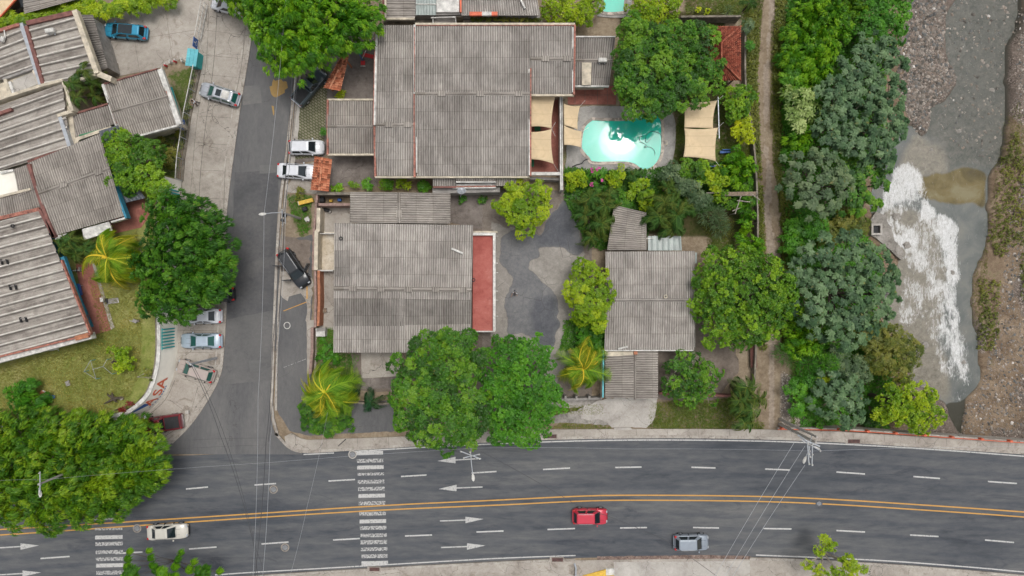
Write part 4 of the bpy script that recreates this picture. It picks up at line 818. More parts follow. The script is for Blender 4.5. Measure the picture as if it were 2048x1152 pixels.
# row at the top of the picture ----------------------------------------
ht = thing('house', 'house cut off by the top edge with corrugated roof and red and white parapet strip', 'house', W(930, -20))
prism_part('wall', [(772, -120), (1070, -120), (1076, 26), (772, 32)], 0, 3.4, 'grey', ht)
roof(ht, [(773, -100), (773, 36), (830, 36), (830, -100)], 3.75, 'roof_brown', 0.42, 0.05, name='roof')
edge_strip(ht, (770, -100), (771, 38), 3.7, 0.2, 0.2, 'cream'); edge_strip(ht, (771, 37), (829, 37), 3.7, 0.22, 0.2, 'cream'); edge_strip(ht, (766, -100), (767, 38), 3.5, 0.22, 0.2, 'maroon')
roof(ht, [(832, -100), (872, -100), (872, 30), (832, 30)], 3.7, 'poly', 0.3, 0.02, name='skylight'); edge_strip(ht, (832, 8), (872, 8), 3.75, 0.08, 0.08, 'white', 'batten')
prism_part('terrace_slab', [(873, -100), (919, -100), (918, 24), (873, 24)], 3.4, 3.75, 'white', ht)
roof(ht, [(921, -100), (1058, -100), (1080, 31), (923, 31)], 3.75, 'roof', name='roof')
edge_strip(ht, (920.5, -100), (921.5, 24), 3.8, 0.2, 0.15, 'orange_red')
for a, b, mt in ((939, 964, 'orange_red'), (964, 983, 'white'), (983, 995, 'orange_red')): edge_strip(ht, (a, 27), (b, 27), 3.82, 0.42, 0.1, mt, 'parapet')
prism_part('parapet', [(868, 25), (924, 25), (926, 34), (868, 34)], 0, 3.0, 'mossy', ht)
roof(ht, [(868, 35), (868, 46), (912, 46), (912, 35)], 2.8, 'roof_dark', 0.2, 0.02, name='roof')
wl = thing('wall', 'mossy boundary wall running along the north side of the large house', 'wall', W(900, 41))
band('coping', [(766, 41), (868, 41)], 0.5, 0, 2.2, 'mossy', wl); band('coping', [(926, 43), (1085, 43)], 0.35, 0, 2.2, 'mossy', wl); band('coping', [(926, 34), (1080, 34)], 0.25, 0, 2.6, 'grey', wl)
pf = thing('pipe_frame', 'white tubular pipe frame on the small roof beside the mossy parapet', 'pipe frame', W(890, 40, 3))
MB().tube([W(866, 46, 2.9), W(866, 27, 3.2)], 0.07).build('pipe', 'white', pf); MB().tube([W(862, 35.5, 3.3), W(911, 34, 3.3), W(912, 46, 3.0)], 0.08).build('pipe', 'white', pf)

# clay tiled gate roofs -------------------------------------------------
for q, t, lab in (([(646, 176), (683, 110), (698, 111), (681, 182)], 0, 'leaning clay tiled gate roof beside the dark pickup'), ([(621, 380), (629, 313), (664, 319), (657, 383)], 1, 'clay tiled gate roof covering the front of the white sedan')):
    c = (sum(p[0] for p in q) / 4, sum(p[1] for p in q) / 4); g = thing('gate_roof', lab, 'gate roof', W(*c), 'clay tiled gate roofs')
    A, B, Cc, D = q
    if t == 0: E, F = (659, 178), (690.5, 110)
    else: E, F = (638, 381), (645, 315)
    roof(g, [A, B, F, E], [2.5, 2.5, 3.0, 3.0], 'tile', 0.3, 0.06, name='tiled_slope', steps=0.38); roof(g, [E, F, Cc, D], [3.0, 3.0, 2.5, 2.5], 'tile', 0.3, 0.06, name='tiled_slope', steps=0.38)
    MB().tube([W(*E, 3.07), W(*F, 3.07)], 0.11, 8).build('ridge_tile', 'tile', g)
    for p in ((A[0] + 8, A[1] - 8), (F[0] + 2, F[1] + 10)): MB().tube([W(*p, 2.6) * Vector((1, 1, 0)) if False else Vector((*W(*p, 2.6)[:2], 0)), W(*p, 2.6)], 0.12).build('post', 'brick', g)
kz = thing('pavilion', 'garden pavilion with dark red hipped tile roof half under the big tree', 'pavilion', W(1450, 110))
zc = 3.0
Q = [(1405, 52), (1482, 52), (1482, 161), (1405, 161)]; R1, R2 = (1443, 85), (1443, 122)
for q in ([Q[3], Q[0], R1, R2], [Q[1], Q[2], R2, R1], [Q[0], Q[1], R1, R1], [Q[2], Q[3], R2, R2]): roof(kz, q, [2.9, 2.9, 4.2, 4.2], 'tile_red', 0.3, 0.05, name='tiled_slope', steps=0.38)
for a, b in ((Q[0], R1), (Q[1], R1), (Q[2], R2), (Q[3], R2), (R1, R2)): MB().tube([W(*a, 3.0 if a in Q else 4.3), W(*b, 4.3)], 0.11, 8).build('ridge_tile', 'tile_red', kz)
for p in ((1412, 60), (1474, 60), (1474, 152), (1412, 152)): MB().tube([Vector((*W(*p, 2.9)[:2], 0)), W(*p, 2.95)], 0.12).build('post', 'wood', kz)

# central house ---------------------------------------------------------
he = thing('house', 'square central house with patched corrugated roof and a red rooftop balcony on its right', 'house', W(805, 575))
e_q = [(669, 446), (946, 450), (944, 705), (667, 705)]
prism_part('wall', [(680, 450), (938, 454), (936, 690), (680, 692)], 0, 3.2, 'grey', he)
roof(he, [(669, 446), (946, 450), (943, 580), (668, 577)], [3.5, 3.5, 4.1, 4.1], 'roof_light'); roof(he, [(668, 577), (943, 580), (942, 706), (667, 705)], [4.1, 4.1, 3.5, 3.5], 'roof_light')
ridge(he, (668, 577), (943, 580), 4.22, 4.22, 'roof_brown', 5, 0.5)
for q in ([(669, 501), (698, 501), (698, 553), (669, 553)], [(668, 597), (808, 597), (808, 652), (668, 652)], [(810, 598), (942, 600), (942, 648), (810, 650)]):
    zz = [3.5 + 0.6 * (1 - abs(p[1] - 578) / 128) + 0.05 for p in q]; roof(he, q, zz, 'roof_dark', name='roof_patch')
prism_part('wall', inset([(700, 384), (900, 387), (900, 447), (700, 445)], 6), 0, 2.9, 'cream', he)
roof(he, [(700, 384), (700, 445), (798, 446), (798, 385)], [3.0, 3.0, 3.3, 3.3], 'roof_brown'); roof(he, [(798, 385), (798, 446), (901, 447), (901, 387)], [3.3, 3.3, 3.0, 3.0], 'roof_brown'); ridge(he, (798, 385), (798, 446), 3.32, 3.32, 'roof_brown', 1)
prism_part('balcony_floor', [(946, 470), (988, 471), (988, 662), (945, 662)], 2.5, 2.8, 'redpaint', he)
band('parapet', [(946, 468), (988.5, 468), (988.5, 662)], 0.3, 2.3, 3.3, 'white', he); band('parapet', [(944, 663), (990, 663)], 0.14, 2.3, 3.0, 'white', he); band('parapet', [(946, 463.5), (995, 464)], 0.2, 2.3, 3.1, 'cream', he)
for y in (472, 526, 545, 582, 600, 632): MB().tube([W(986, y, 3.0), W(996, y + 0.3, 2.7)], 0.045).build('drain_spout', 'white', he)
tw = thing('boundary_wall', 'cream topped yard wall left of the central house with a narrow brick outer edge', 'wall', W(633, 470))
band('coping', [(637, 416), (636, 460), (632.5, 464), (631.5, 540)], 0.42, 0, 1.9, 'cream', tw); band('coping', [(637, 409), (700, 409)], 0.3, 0, 2.0, 'purple', tw); band('coping', [(634, 387), (700, 387)], 0.3, 0, 2.1, 'mossy', tw)
band('coping', [(634, 388), (632, 412), (628, 460), (626, 540)], 0.25, 0, 1.6, 'purple', tw); band('coping', [(634, 541), (666, 541)], 0.15, 0, 1.5, 'white', tw); band('coping', [(640, 467), (668, 467)], 0.1, 0, 1.2, 'white', tw)
band('coping', [(630, 541), (631, 600), (630, 655)], 0.28, 0, 1.5, 'purple', tw); band('coping', [(637, 541), (638, 600), (636, 652)], 0.3, 0, 1.7, 'brick', tw)
band('coping', [(624, 655), (624, 700), (620, 748)], 0.32, 0, 1.0, 'purple', tw)
ub = thing('utility_box', 'small white concrete box at the end of the brick yard wall', 'box', W(640, 664)); prism_part('casing', [(631, 657), (650, 656), (650, 673), (632, 673)], 0, 1.0, 'white', ub); prism_part('lid', [(633, 656), (651, 655), (651, 662), (633, 663)], 1.0, 1.08, 'grey', ub)
wl = thing('wall', 'grey garden wall with posts in front of the small yellow palm', 'wall', W(1160, 795)); band('coping', [(1112, 800), (1204, 797)], 0.25, 0, 1.4, 'grey', wl)
for x in (1131, 1153, 1179, 1203): band('post', [(x - 2, 795), (x + 2, 795)], 0.3, 0, 1.9, 'grey', wl)
wl = thing('wall', 'low reddish garden wall right of the small lower shed roof', 'wall', W(1400, 792)); band('coping', [(1318, 787), (1345, 788), (1480, 793)], 0.25, 0, 1.2, 'maroon', wl)
wl = thing('wall', 'low mossy wall along the asphalt behind the large yellow palm', 'wall', W(740, 800)); band('coping', [(700, 804), (745, 809), (800, 806)], 0.22, 0, 0.9, 'mossy', wl)
wl = thing('wall', 'garden boundary wall beside the footpath, behind the poolside shrubs', 'wall', W(1510, 300)); band('coping', [(1491, 60), (1492, 175), (1506, 270), (1513, 350), (1516, 470), (1512, 700), (1508, 780)], 0.2, 0, 1.1, 'mossy', wl, 4)
wl = thing('wall', 'brown topped garden wall at the top right of the picture', 'wall', W(1430, 32)); band('coping', [(1362, 33), (1482, 32)], 0.22, 0, 1.8, 'mossy', wl)

# right hand house ------------------------------------------------------
hf = thing('house', 'small right hand house with pale corrugated roof between two rounded trees', 'house', W(1295, 600))
prism_part('wall', [(1212, 508), (1376, 508), (1376, 690), (1212, 690)], 0, 3.1, 'white', hf, at=0.0)
roof(hf, [(1211, 503), (1388, 502), (1389, 600), (1212, 600)], [3.3, 3.3, 3.8, 3.8], 'roof_light'); roof(hf, [(1212, 600), (1389, 600), (1387, 700), (1209, 700)], [3.8, 3.8, 3.3, 3.3], 'roof_light'); ridge(hf, (1212, 600), (1389, 600), 3.82, 3.82, 'roof', 0, 0.4)
edge_strip(hf, (1209, 701), (1387, 701), 3.2, 0.12, 0.1, 'white', 'gutter'); edge_strip(hf, (1389, 503), (1388, 700), 3.25, 0.14, 0.12, 'roof_brown')
prism_part('wall', inset([(1225, 425), (1290, 427), (1291, 500), (1215, 500)], 5), 0, 2.7, 'grey', hf)
roof(hf, [(1228, 410), (1214, 500), (1290, 500), (1290, 425)], 2.85, 'roof_brown'); edge_strip(hf, (1292, 425), (1292, 500), 2.8, 0.14, 0.1, 'roof_brown')
prism_part('wall', inset([(1210, 712), (1314, 711), (1314, 794), (1210, 792)], 5), 0, 2.6, 'grey', hf)
roof(hf, [(1210, 713), (1210, 795), (1268, 796), (1268, 710)], [2.8, 2.8, 3.0, 3.0], 'roof_brown'); roof(hf, [(1271, 703), (1271, 797), (1316, 797), (1316, 703)], [3.0, 3.0, 2.8, 2.8], 'roof_brown'); ridge(hf, (1270, 704), (1270, 799), 3.04, 3.04, 'roof_brown', 0, 0.3)
prism_part('parapet', [(1210, 703), (1268, 703), (1268, 712), (1210, 712)], 2.7, 2.95, 'cream', hf); edge_strip(hf, (1207, 700), (1206, 795), 2.7, 0.16, 0.12, 'teal_light', 'gutter'); edge_strip(hf, (1204, 700), (1203, 797), 2.4, 0.16, 0.1, 'mossy')
band('chimney', [(1268, 706), (1275, 706)], 0.35, 2.9, 3.3, 'brick', hf)
roof(hf, [(1296, 472), (1362, 472), (1364, 501), (1296, 501)], 2.7, 'poly', 0.7, 0.02, 'box', name='translucent_awning'); edge_strip(hf, (1293, 477), (1308, 476), 2.9, 0.07, 0.05, 'white', 'batten')
prism_part('roof_panel', [(1388, 505), (1394, 505), (1394, 527), (1388, 527)], 3.0, 3.05, 'poly', hf)
ch = thing('roof_pipe_stack', 'white flat pipe section resting on the small right hand roof above its gutter', 'pipe', W(1245, 695, 3.4)); MB().tube([W(1236, 698, 3.5), W(1255, 693, 3.5)], 0.12, 6).build('pipe', 'white', ch)

# left compound ---------------------------------------------------------
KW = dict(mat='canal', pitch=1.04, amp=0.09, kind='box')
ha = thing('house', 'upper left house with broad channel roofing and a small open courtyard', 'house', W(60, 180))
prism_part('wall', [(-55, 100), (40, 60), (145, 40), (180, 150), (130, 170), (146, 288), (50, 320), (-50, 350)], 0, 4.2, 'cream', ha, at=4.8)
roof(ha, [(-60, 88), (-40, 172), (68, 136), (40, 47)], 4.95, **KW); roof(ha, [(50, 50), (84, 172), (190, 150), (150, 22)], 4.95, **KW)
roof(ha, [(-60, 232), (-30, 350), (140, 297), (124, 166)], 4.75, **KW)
roof(ha, [(163, 30), (198, 141), (216, 136), (186, 30)], 3.2, 'roof_dark', 0.3, 0.05)
prism_part('wall', [(166, 34), (184, 34), (212, 134), (200, 138)], 0, 2.9, 'grey', ha)
band('parapet', [(148, 20), (193, 146)], 0.55, 4.7, 5.4, 'cream', ha); band('parapet', [(193, 146), (222, 158)], 0.6, 3, 5.2, 'cream', ha); band('parapet', [(193, 148), (160, 158)], 0.3, 3, 5.2, 'cream', ha)
band('valley_gutter', [(41, 46), (62, 110), (81, 172)], 0.42, 4.5, 5.06, 'steel', ha); band('flashing', [(51, 52), (86, 172)], 0.38, 4.8, 5.12, 'maroon', ha); band('flashing', [(52, 46), (148, 24)], 0.5, 4.8, 5.15, 'maroon', ha); band('flashing', [(-20, 66), (38, 48)], 0.35, 4.8, 5.15, 'redtrim', ha)
prism_part('courtyard_floor', [(-60, 195), (66, 138), (80, 170), (18, 192), (-60, 222)], 4.4, 4.5, 'cream', ha); prism_part('courtyard_floor', [(26, 160), (66, 144), (76, 168), (28, 187)], 4.5, 4.56, 'concrete_pale', ha)
band('parapet', [(-60, 218), (18, 191), (84, 170), (125, 160)], 0.3, 3.8, 5.15, 'cream', ha); band('parapet', [(9, 158), (20, 190)], 0.35, 4.3, 5.0, 'cream', ha); band('parapet', [(66, 140), (78, 170)], 0.25, 4.3, 5.0, 'cream', ha); band('parapet', [(18, 163), (27, 188)], 0.3, 4.4, 4.9, 'white', ha); band('parapet', [(5, 158), (66, 136)], 0.25, 4.3, 4.95, 'grey', ha)
band('parapet', [(126, 164), (135, 186), (137, 200), (144, 222)], 0.35, 4, 5.1, 'cream', ha); band('parapet', [(118, 230), (140, 297)], 0.4, 4, 4.9, 'steel', ha); band('parapet', [(114, 231), (144, 222)], 0.35, 4, 5.0, 'cream', ha)
band('flashing', [(55, 324), (100, 308), (145, 296)], 0.35, 4.2, 5.0, 'maroon', ha); band('flashing', [(-40, 240), (22, 218)], 0.35, 4.2, 5.05, 'maroon', ha)
hb = thing('house', 'small square house with ridged corrugated roof and white edging behind the teal slab', 'house', W(280, 215))
b_q = [(205, 168), (314, 137), (357, 250), (243, 281)]
prism_part('wall', inset(b_q, 10), 0, 3.9, 'cream', hb)
gable(hb, b_q, 4.0, 4.5, 0.49, 'roof_brown', 0)
for i, j, w, h, mt in ((0, 1, 0.12, 0.2, 'maroon'), (2, 3, 0.2, 0.2, 'white'), (3, 0, 0.3, 0.25, 'white')): edge_strip(hb, b_q[i], b_q[j], 4.0, w, h, mt)
edge_strip(hb, (319, 138), (358, 249), 4.1, 0.55, 0.25, 'white'); edge_strip(hb, (330, 182), (334, 200), 4.36, 0.35, 0.02, 'redtrim', 'paint_mark')
roof(hb, [(127, 236), (222, 209), (233, 246), (142, 283)], 4.1, 'roof_brown'); prism_part('wall', inset([(127, 238), (222, 211), (233, 246), (142, 283)], 8), 0, 3.8, 'cream', hb)
band('flashing', [(128, 233), (220, 206)], 0.2, 3.8, 4.25, 'maroon', hb); band('flashing', [(221, 207), (234, 246)], 0.4, 3.8, 4.3, 'maroon', hb); band('parapet', [(152, 292), (154, 278), (200, 262), (222, 255)], 0.35, 3.8, 4.4, 'cream', hb); band('gutter', [(158, 271), (222, 254)], 0.14, 3.7, 4.3, 'green', hb)
prism_part('canopy', [(333, 172), (343, 174), (362, 242), (353, 249)], 2.0, 2.25, 'teal', hb)
hc = thing('house', 'middle left house with ridged corrugated roof above the red entrance patio', 'house', W(160, 370))
prism_part('wall', [(70, 330), (180, 292), (226, 420), (120, 450)], 0, 5.3, 'bluewall', hc, at=5.4)
gable(hc, [(56, 326), (199, 267), (248, 432), (107, 472)], 5.5, 6.0, 0.42, 'roof_brown', 2)
band('fascia', [(212, 330), (252, 436)], 0.25, 4.8, 5.6, 'bluewall', hc); band('fascia', [(250, 436), (222, 444)], 0.2, 5.0, 5.55, 'white', hc); band('flashing', [(56, 328), (73, 382), (107, 474)], 0.35, 5.2, 5.9, 'maroon', hc)
roof(hc, [(198, 262), (236, 250), (246, 276), (204, 292)], 4.8, 'slate', 0.4, 0.02, name='awning'); roof(hc, [(216, 346), (246, 337), (291, 396), (240, 408)], [4.9, 4.9, 4.6, 4.6], 'slate', 0.4, 0.02, name='awning')
prism_part('porch_roof', [(164, 458), (218, 443), (224, 462), (168, 480)], 5.0, 5.2, 'white', hc)
band('parapet', [(110, 476), (135, 470)], 0.4, 4.8, 5.4, 'white', hc)
roof(hc, [(28, 338), (54, 329), (68, 378), (38, 392)], 5.0, 'roof_brown'); roof(hc, [(-60, 412), (72, 378), (84, 418), (-60, 448)], 4.9, 'roof_brown'); band('flashing', [(-60, 452), (0, 436), (78, 418)], 0.4, 4.6, 5.2, 'redtrim', hc); band('parapet', [(-60, 410), (0, 393), (60, 378)], 0.25, 4.6, 5.1, 'cream', hc)
prism_part('terrace_slab', [(-60, 352), (26, 338), (40, 392), (-60, 410)], 4.2, 4.6, 'wallface', hc); band('parapet', [(0, 346), (26, 340)], 0.25, 4.5, 4.9, 'white', hc)
hd = thing('house', 'long lower left house with broad channel roofing and a teal blue wall along the terrace', 'house', W(50, 580))
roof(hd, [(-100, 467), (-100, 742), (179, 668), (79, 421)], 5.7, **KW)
prism_part('wall', [(-90, 480), (66, 446), (155, 656), (-90, 718)], 2, 5.5, 'bluewall', hd, at=5.6)
band('fascia', [(124, 514), (178, 670)], 0.4, 5.0, 5.5, 'bluewall', hd); band('fascia', [(-100, 746), (0, 719), (182, 671)], 0.7, 4.6, 5.45, 'white', hd); band('flashing', [(-100, 741), (0, 713), (150, 676), (180, 668)], 0.2, 5.4, 5.85, 'redtrim', hd); band('flashing', [(122, 520), (180, 668)], 0.18, 5.4, 5.85, 'redtrim', hd); band('flashing', [(150, 677), (176, 670)], 0.5, 5.5, 5.88, 'brick', hd)
band('flashing', [(78, 419), (107, 474)], 0.3, 5.4, 5.9, 'maroon', hd)
h5 = thing('house', 'corner of a ribbed roof and an orange edged awning in the extreme top left', 'house', W(60, 0))
roof(h5, [(42, -40), (48, 28), (150, 0), (150, -40)], 3.2, 'roof_brown', 0.45, 0.05); prism_part('wall', [(50, -60), (150, -60), (150, -6), (55, 20)], 0, 2.9, 'grey', h5)
prism_part('awning', [(-60, -60), (32, -60), (29, 0), (-2, 33), (-60, 90)], 3.0, 3.1, 'sail', h5, at=3.1); band('awning_edge', [(31, -2), (-2, 35)], 0.12, 3.0, 3.2, 'orange_red', h5)

# compound boundary: retaining wall, teal gates, fence, sliding gate -------
rw = thing('boundary_wall', 'curved cream retaining wall with red and blue lettering round the raised lawn', 'wall', W(330, 700))
wp = spline([(326, 352), (319, 400), (316, 470), (316, 560), (317, 650), (317, 700), (312, 742), (297, 785), (272, 812), (243, 828), (180, 839), (105, 846), (0, 856), (-80, 862)], 6)
WH = 2.85; bat = 0.62
ct_ = [W(a, b, WH) for a, b in wp]; m = MB(); vs = []; fs = []
for i, p in enumerate(ct_):
    d = (ct_[min(i + 1, len(ct_) - 1)] - ct_[max(i - 1, 0)]).normalized(); n_ = Vector((-d.y, d.x, 0)); vs += [(p.x - n_.x * .17, p.y - n_.y * .17, 0), (p.x - n_.x * .17, p.y - n_.y * .17, WH), (p.x + n_.x * .17, p.y + n_.y * .17, WH), (p.x + n_.x * (.17 + bat), p.y + n_.y * (.17 + bat), 0)]
for i in range(len(ct_) - 1): fs += [tuple(4 * i + q for q in (k, (k + 1) % 4)) + tuple(4 * i + 4 + q for q in ((k + 1) % 4, k)) for k in range(4)]
m.add(vs, fs + [(0, 1, 2, 3), tuple(4 * len(ct_) - 4 + k for k in (3, 2, 1, 0))]).build('wall_body', 'wallface', rw)
MB().strip([W(a, b, WH + .08) for a, b in wp], 0.42, WH, WH + .08).build('coping', 'white', rw); MB().strip([W(a - 5, b, CZ + .12) for a, b in wp[:60]], 0.2, CZ, CZ + .12).build('planter_edge', 'mossy', rw)
face = [W(a, b, WH) for a, b in wp]
def wall_pt(yw):
    """point on the outer face of the wall at world y, with its tangent and normal"""
    for i in range(len(face) - 1):
        a, b = face[i], face[i + 1]
        if (a.y - yw) * (b.y - yw) <= 0 and abs(a.y - b.y) > 1e-5:
            t = (yw - a.y) / (b.y - a.y); p = a + (b - a) * t; d = (a - b).normalized(); n = Vector((d.y, -d.x, 0)); return Vector((p.x, p.y, 0)) + n * 0.18, d, n
    return None
def letter(ch, py, size, z, mat, nm='letter', par=rw, squeeze=1.0):
    p, d, n = wall_pt(W(0, py, 2).y)
    cu = bpy.data.curves.new(nm, 'FONT'); cu.body = ch; cu.size = size; cu.extrude = 0.012; cu.align_x = 'CENTER'; cu.materials.append(M[mat]); cu.offset = 0.02
    o = bpy.data.objects.new(nm, cu); col.objects.link(o); o.parent = par
    Mx = Matrix.Translation(p + n * 0.02 + Vector((0, 0, z)) - root_loc(par)) @ Matrix(((d.x, 0, n.x, 0), (d.y, 0, n.y, 0), (0, 1, 0, 0), (0, 0, 0, 1)))
    u_ = (Vector((0, 0, WH)) - n * bat).normalized(); w_ = d.cross(u_); q_ = p + n * (bat * (1 - z / WH)) + w_ * .03 * (1 if w_.dot(n) > 0 else -1) + Vector((0, 0, z)) - root_loc(par)
    o.matrix_local = Matrix(((d.x, u_.x, w_.x, q_.x), (d.y, u_.y, w_.y, q_.y), (d.z, u_.z, w_.z, q_.z), (0, 0, 0, 1))); return o
for ch, py in (('A', 799), ('S', 782), ('A', 765)): letter(ch, py, 2.0, 1.0, 'orange_red', squeeze=1.0)
for k in range(9): 
    r_ = wall_pt(W(0, 806 - k * 4.6, 1).y)
    if r_:
        p, d, n = r_; MB().box(-0.09, -0.012, -0.09, 0.09, 0.012, 0.09, Matrix.Translation(p + n * (bat * .74 + 0.02) + Vector((0, 0, 0.72))) @ Matrix(((d.x, n.x, 0, 0), (d.y, n.y, 0, 0), (0, 0, 1, 0), (0, 0, 0, 1)))).build('small_lettering', 'blue', rw)
p0, d0, n0 = wall_pt(W(0, 806, 3).y); p1, d1, n1 = wall_pt(W(0, 822, 3).y)
oz = lambda n, z: n * (bat * (1 - z / WH) + .03) + Vector((0, 0, z))
MB().add([p0 + oz(n0, 1.2), p0 + oz(n0, 2.3), p1 + oz(n1, 2.6), p1 + oz(n1, 2.2)], [(0, 1, 2, 3)]).build('blue_emblem', 'blue', rw)
for lab, y0, y1, xb, xt in (('teal barred gate in the retaining wall below the dark street tree', 656, 692, 351, 320), ('teal barred gate in the retaining wall above the dark street tree', 384, 418, 357, 333)):
    g = thing('barred_gate', lab, 'gate', W(xb, (y0 + y1) / 2), 'teal gates in the retaining wall')
    n_ = 7
    for k in range(n_):
        f = k / (n_ - 1); yb = y0 + (y1 - y0) * f; p = W(xb, yb + (5 if y0 > 500 else -3) * 0, 0)
        MB().box(-0.05, -0.075, 0, 0.05, 0.075, 3.35, Matrix.Translation((p.x + 0.12, p.y, 0))).build('bar', 'teal', g)
    a, b = W(xb, y0, 0), W(xb, y1, 0)
    for z in (0.3, 3.1): MB().box(a.x + 0.02, b.y - 0.2, z, a.x + 0.07, a.y + 0.2, z + 0.1).build('rail', 'teal', g)
fn = thing('fence', 'see through wire fence with pale posts and top rail beside the pavement', 'fence', W(380, 240))
fl = [(402, 136), (392, 185), (382, 232), (375, 280), (369, 320), (366, 362)]; fb_ = [W(a, b, 0) for a, b in fl]
for k, p in enumerate(fb_): MB().tube([p, p + Vector((0, 0, 1.9))], 0.045).build('post', 'steel', fn)
MB().tube([p + Vector((0, 0, 1.9)) for p in fb_], 0.055).build('top_rail', 'white', fn); MB().strip(fb_, 0.2, 0, 0.25).build('kerb_base', 'mossy', fn)
for z in (0.5, 0.9, 1.3, 1.6): MB().tube([p + Vector((0, 0, z)) for p in fb_], 0.008, 4).build('wire_strand', 'steel', fn)
sg = thing('sliding_gate', 'white barred sliding gate closing the parking yard of the blue car', 'gate', W(410, 50))
ga, gb = W(404, 82, 0), W(417, 12, 0)
for z in (0.35, 1.1, 1.9): MB().tube([ga + Vector((0, 0, z)), gb + Vector((0, 0, z))], 0.05).build('rail', 'white', sg)
for k in range(8):
    p = ga.lerp(gb, k / 7); MB().tube([p, p + Vector((0, 0, 1.9))], 0.025).build('bar', 'white', sg)
gb_ = thing('guard_booth', 'pale teal guard booth with boarded roof at the end of the wire fence', 'booth', W(386, 116))
q = [(375, 96), (397, 99), (392, 133), (370, 131)]
prism_part('wall', [(377, 99), (393, 101), (389, 130), (373, 128)], 0, 1.85, 'teal', gb_)
A, B, Cc, D = q; mid = lambda a, b, t: (a[0] + (b[0] - a[0]) * t, a[1] + (b[1] - a[1]) * t)
for s0, s1, z0, z1 in ((0, 0.5, 1.9, 2.15), (0.5, 1, 2.15, 1.9)):
    for i in range(3):
        a = mid(mid(A, B, i / 3 + .01), mid(D, Cc, i / 3 + .01), s0); b = mid(mid(A, B, (i + 1) / 3 - .01), mid(D, Cc, (i + 1) / 3 - .01), s0); c = mid(mid(A, B, (i + 1) / 3 - .01), mid(D, Cc, (i + 1) / 3 - .01), s1); d = mid(mid(A, B, i / 3 + .01), mid(D, Cc, i / 3 + .01), s1)
        P = [W(*a, z0), W(*b, z0), W(*c, z1), W(*d, z1)]; MB().add(P + [p - Vector((0, 0, 0.06)) for p in P], [(3, 2, 1, 0), (4, 5, 6, 7), (0, 1, 5, 4), (1, 2, 6, 5), (2, 3, 7, 6), (3, 0, 4, 7)]).build('roof_board', 'teal_light', gb_)
for lab, x, y, h0 in (('blue wheelchair symbol sign fixed beside the guard booth', 400, 93, 0.6), ('blue wheelchair symbol sign hung on the wire fence', 374.5, 253, 0.7)):
    g = thing('parking_sign', lab, 'sign', W(x, y), 'blue signs with a wheelchair symbol'); p = W(x, y, 0); d = Vector((0.12, 0.99, 0)).normalized(); n = Vector((d.y, -d.x, 0))
    T = Matrix.Translation(p) @ Matrix(((d.x, n.x, 0, 0), (d.y, n.y, 0, 0), (0, 0, 1, 0), (0, 0, 0, 1)))
    MB().box(-0.55, -0.02, h0, 0.55, 0.02, h0 + 1.15, T).build('board', 'blue', g)
    m = MB(); m.box(-0.08, 0.021, h0 + .85, 0.08, 0.035, h0 + 1.0, T); m.box(-0.04, 0.021, h0 + .5, 0.04, 0.035, h0 + .85, T); m.box(0, 0.021, h0 + .48, 0.26, 0.035, h0 + .55, T); m.box(0.2, 0.021, h0 + .25, 0.27, 0.035, h0 + .5, T)
    for k in range(10):
        a = 2.0 + k * 0.42; m.box(-0.05, 0.021, -0.02, 0.05, 0.035, 0.02, T @ Matrix.Translation((-0.02 + 0.22 * math.cos(a), 0, h0 + .38 + 0.22 * math.sin(a))) @ Matrix.Rotation(-(a + 1.57), 4, 'Y'))
    m.build('wheelchair_symbol', 'white', g); MB().tube([p + n * -0.06, p + n * -0.06 + Vector((0, 0, h0 + 1.1))], 0.03).build('post', 'steel', g)

# bridge railing --------------------------------------------------------
br = thing('bridge_railing', 'low orange red railing with short posts along the bridge pavement', 'railing', W(1800, 866))
rl = spline([(1556, 857), (1600, 857), (1681, 859), (1737, 862), (1793, 866), (1851, 870), (1906, 874), (1965, 878), (2023, 882), (2150, 890)], 4)
MB().strip([W(a, b, 0.5) for a, b in rl], 0.22, -1.2, 0.5).build('plinth', 'kerb', br)
for z in (0.75, 1.0): MB().tube([W(a, b + 2, z) for a, b in rl], 0.05).build('rail', 'orange_red', br)
for x, y in ((1566, 857), (1681, 860), (1737, 863), (1793, 867), (1851, 871), (1906, 875), (1965, 879), (2023, 883), (2080, 888)):
    p = W(x, y, 1.0); MB().box(p.x - 0.16, p.y - 0.12, 0.4, p.x + 0.16, p.y + 0.12, 1.05).build('post', 'orange_red', br)
# outfall ---------------------------------------------------------------
of = thing('outfall_chamber', 'concrete drainage chamber with a square black opening at the river edge', 'drain chamber', W(1755, 458, -3.0))
P = wobble(pts([(1742, 440), (1752, 425), (1772, 432), (1782, 455), (1790, 480), (1812, 505), (1805, 522), (1782, 500), (1765, 485), (1745, 470)], -3.2), 0.12, 0.7, 5)
MB().prism([(p.x, p.y) for p in P], -4.6, -3.3).build('slab', 'rubble', of)
q = pts([(1745, 449), (1763, 449), (1763, 468), (1745, 468)], -2.9); MB().strip([(p.x, p.y) for p in q], 0.24, -3.5, -2.9, True).build('rim', 'concrete_pale', of)
q = pts([(1747, 451), (1761, 451), (1761, 466), (1747, 466)], -3.2); MB().prism([(p.x, p.y) for p in q], -3.4, -3.25).build('opening', 'black', of)

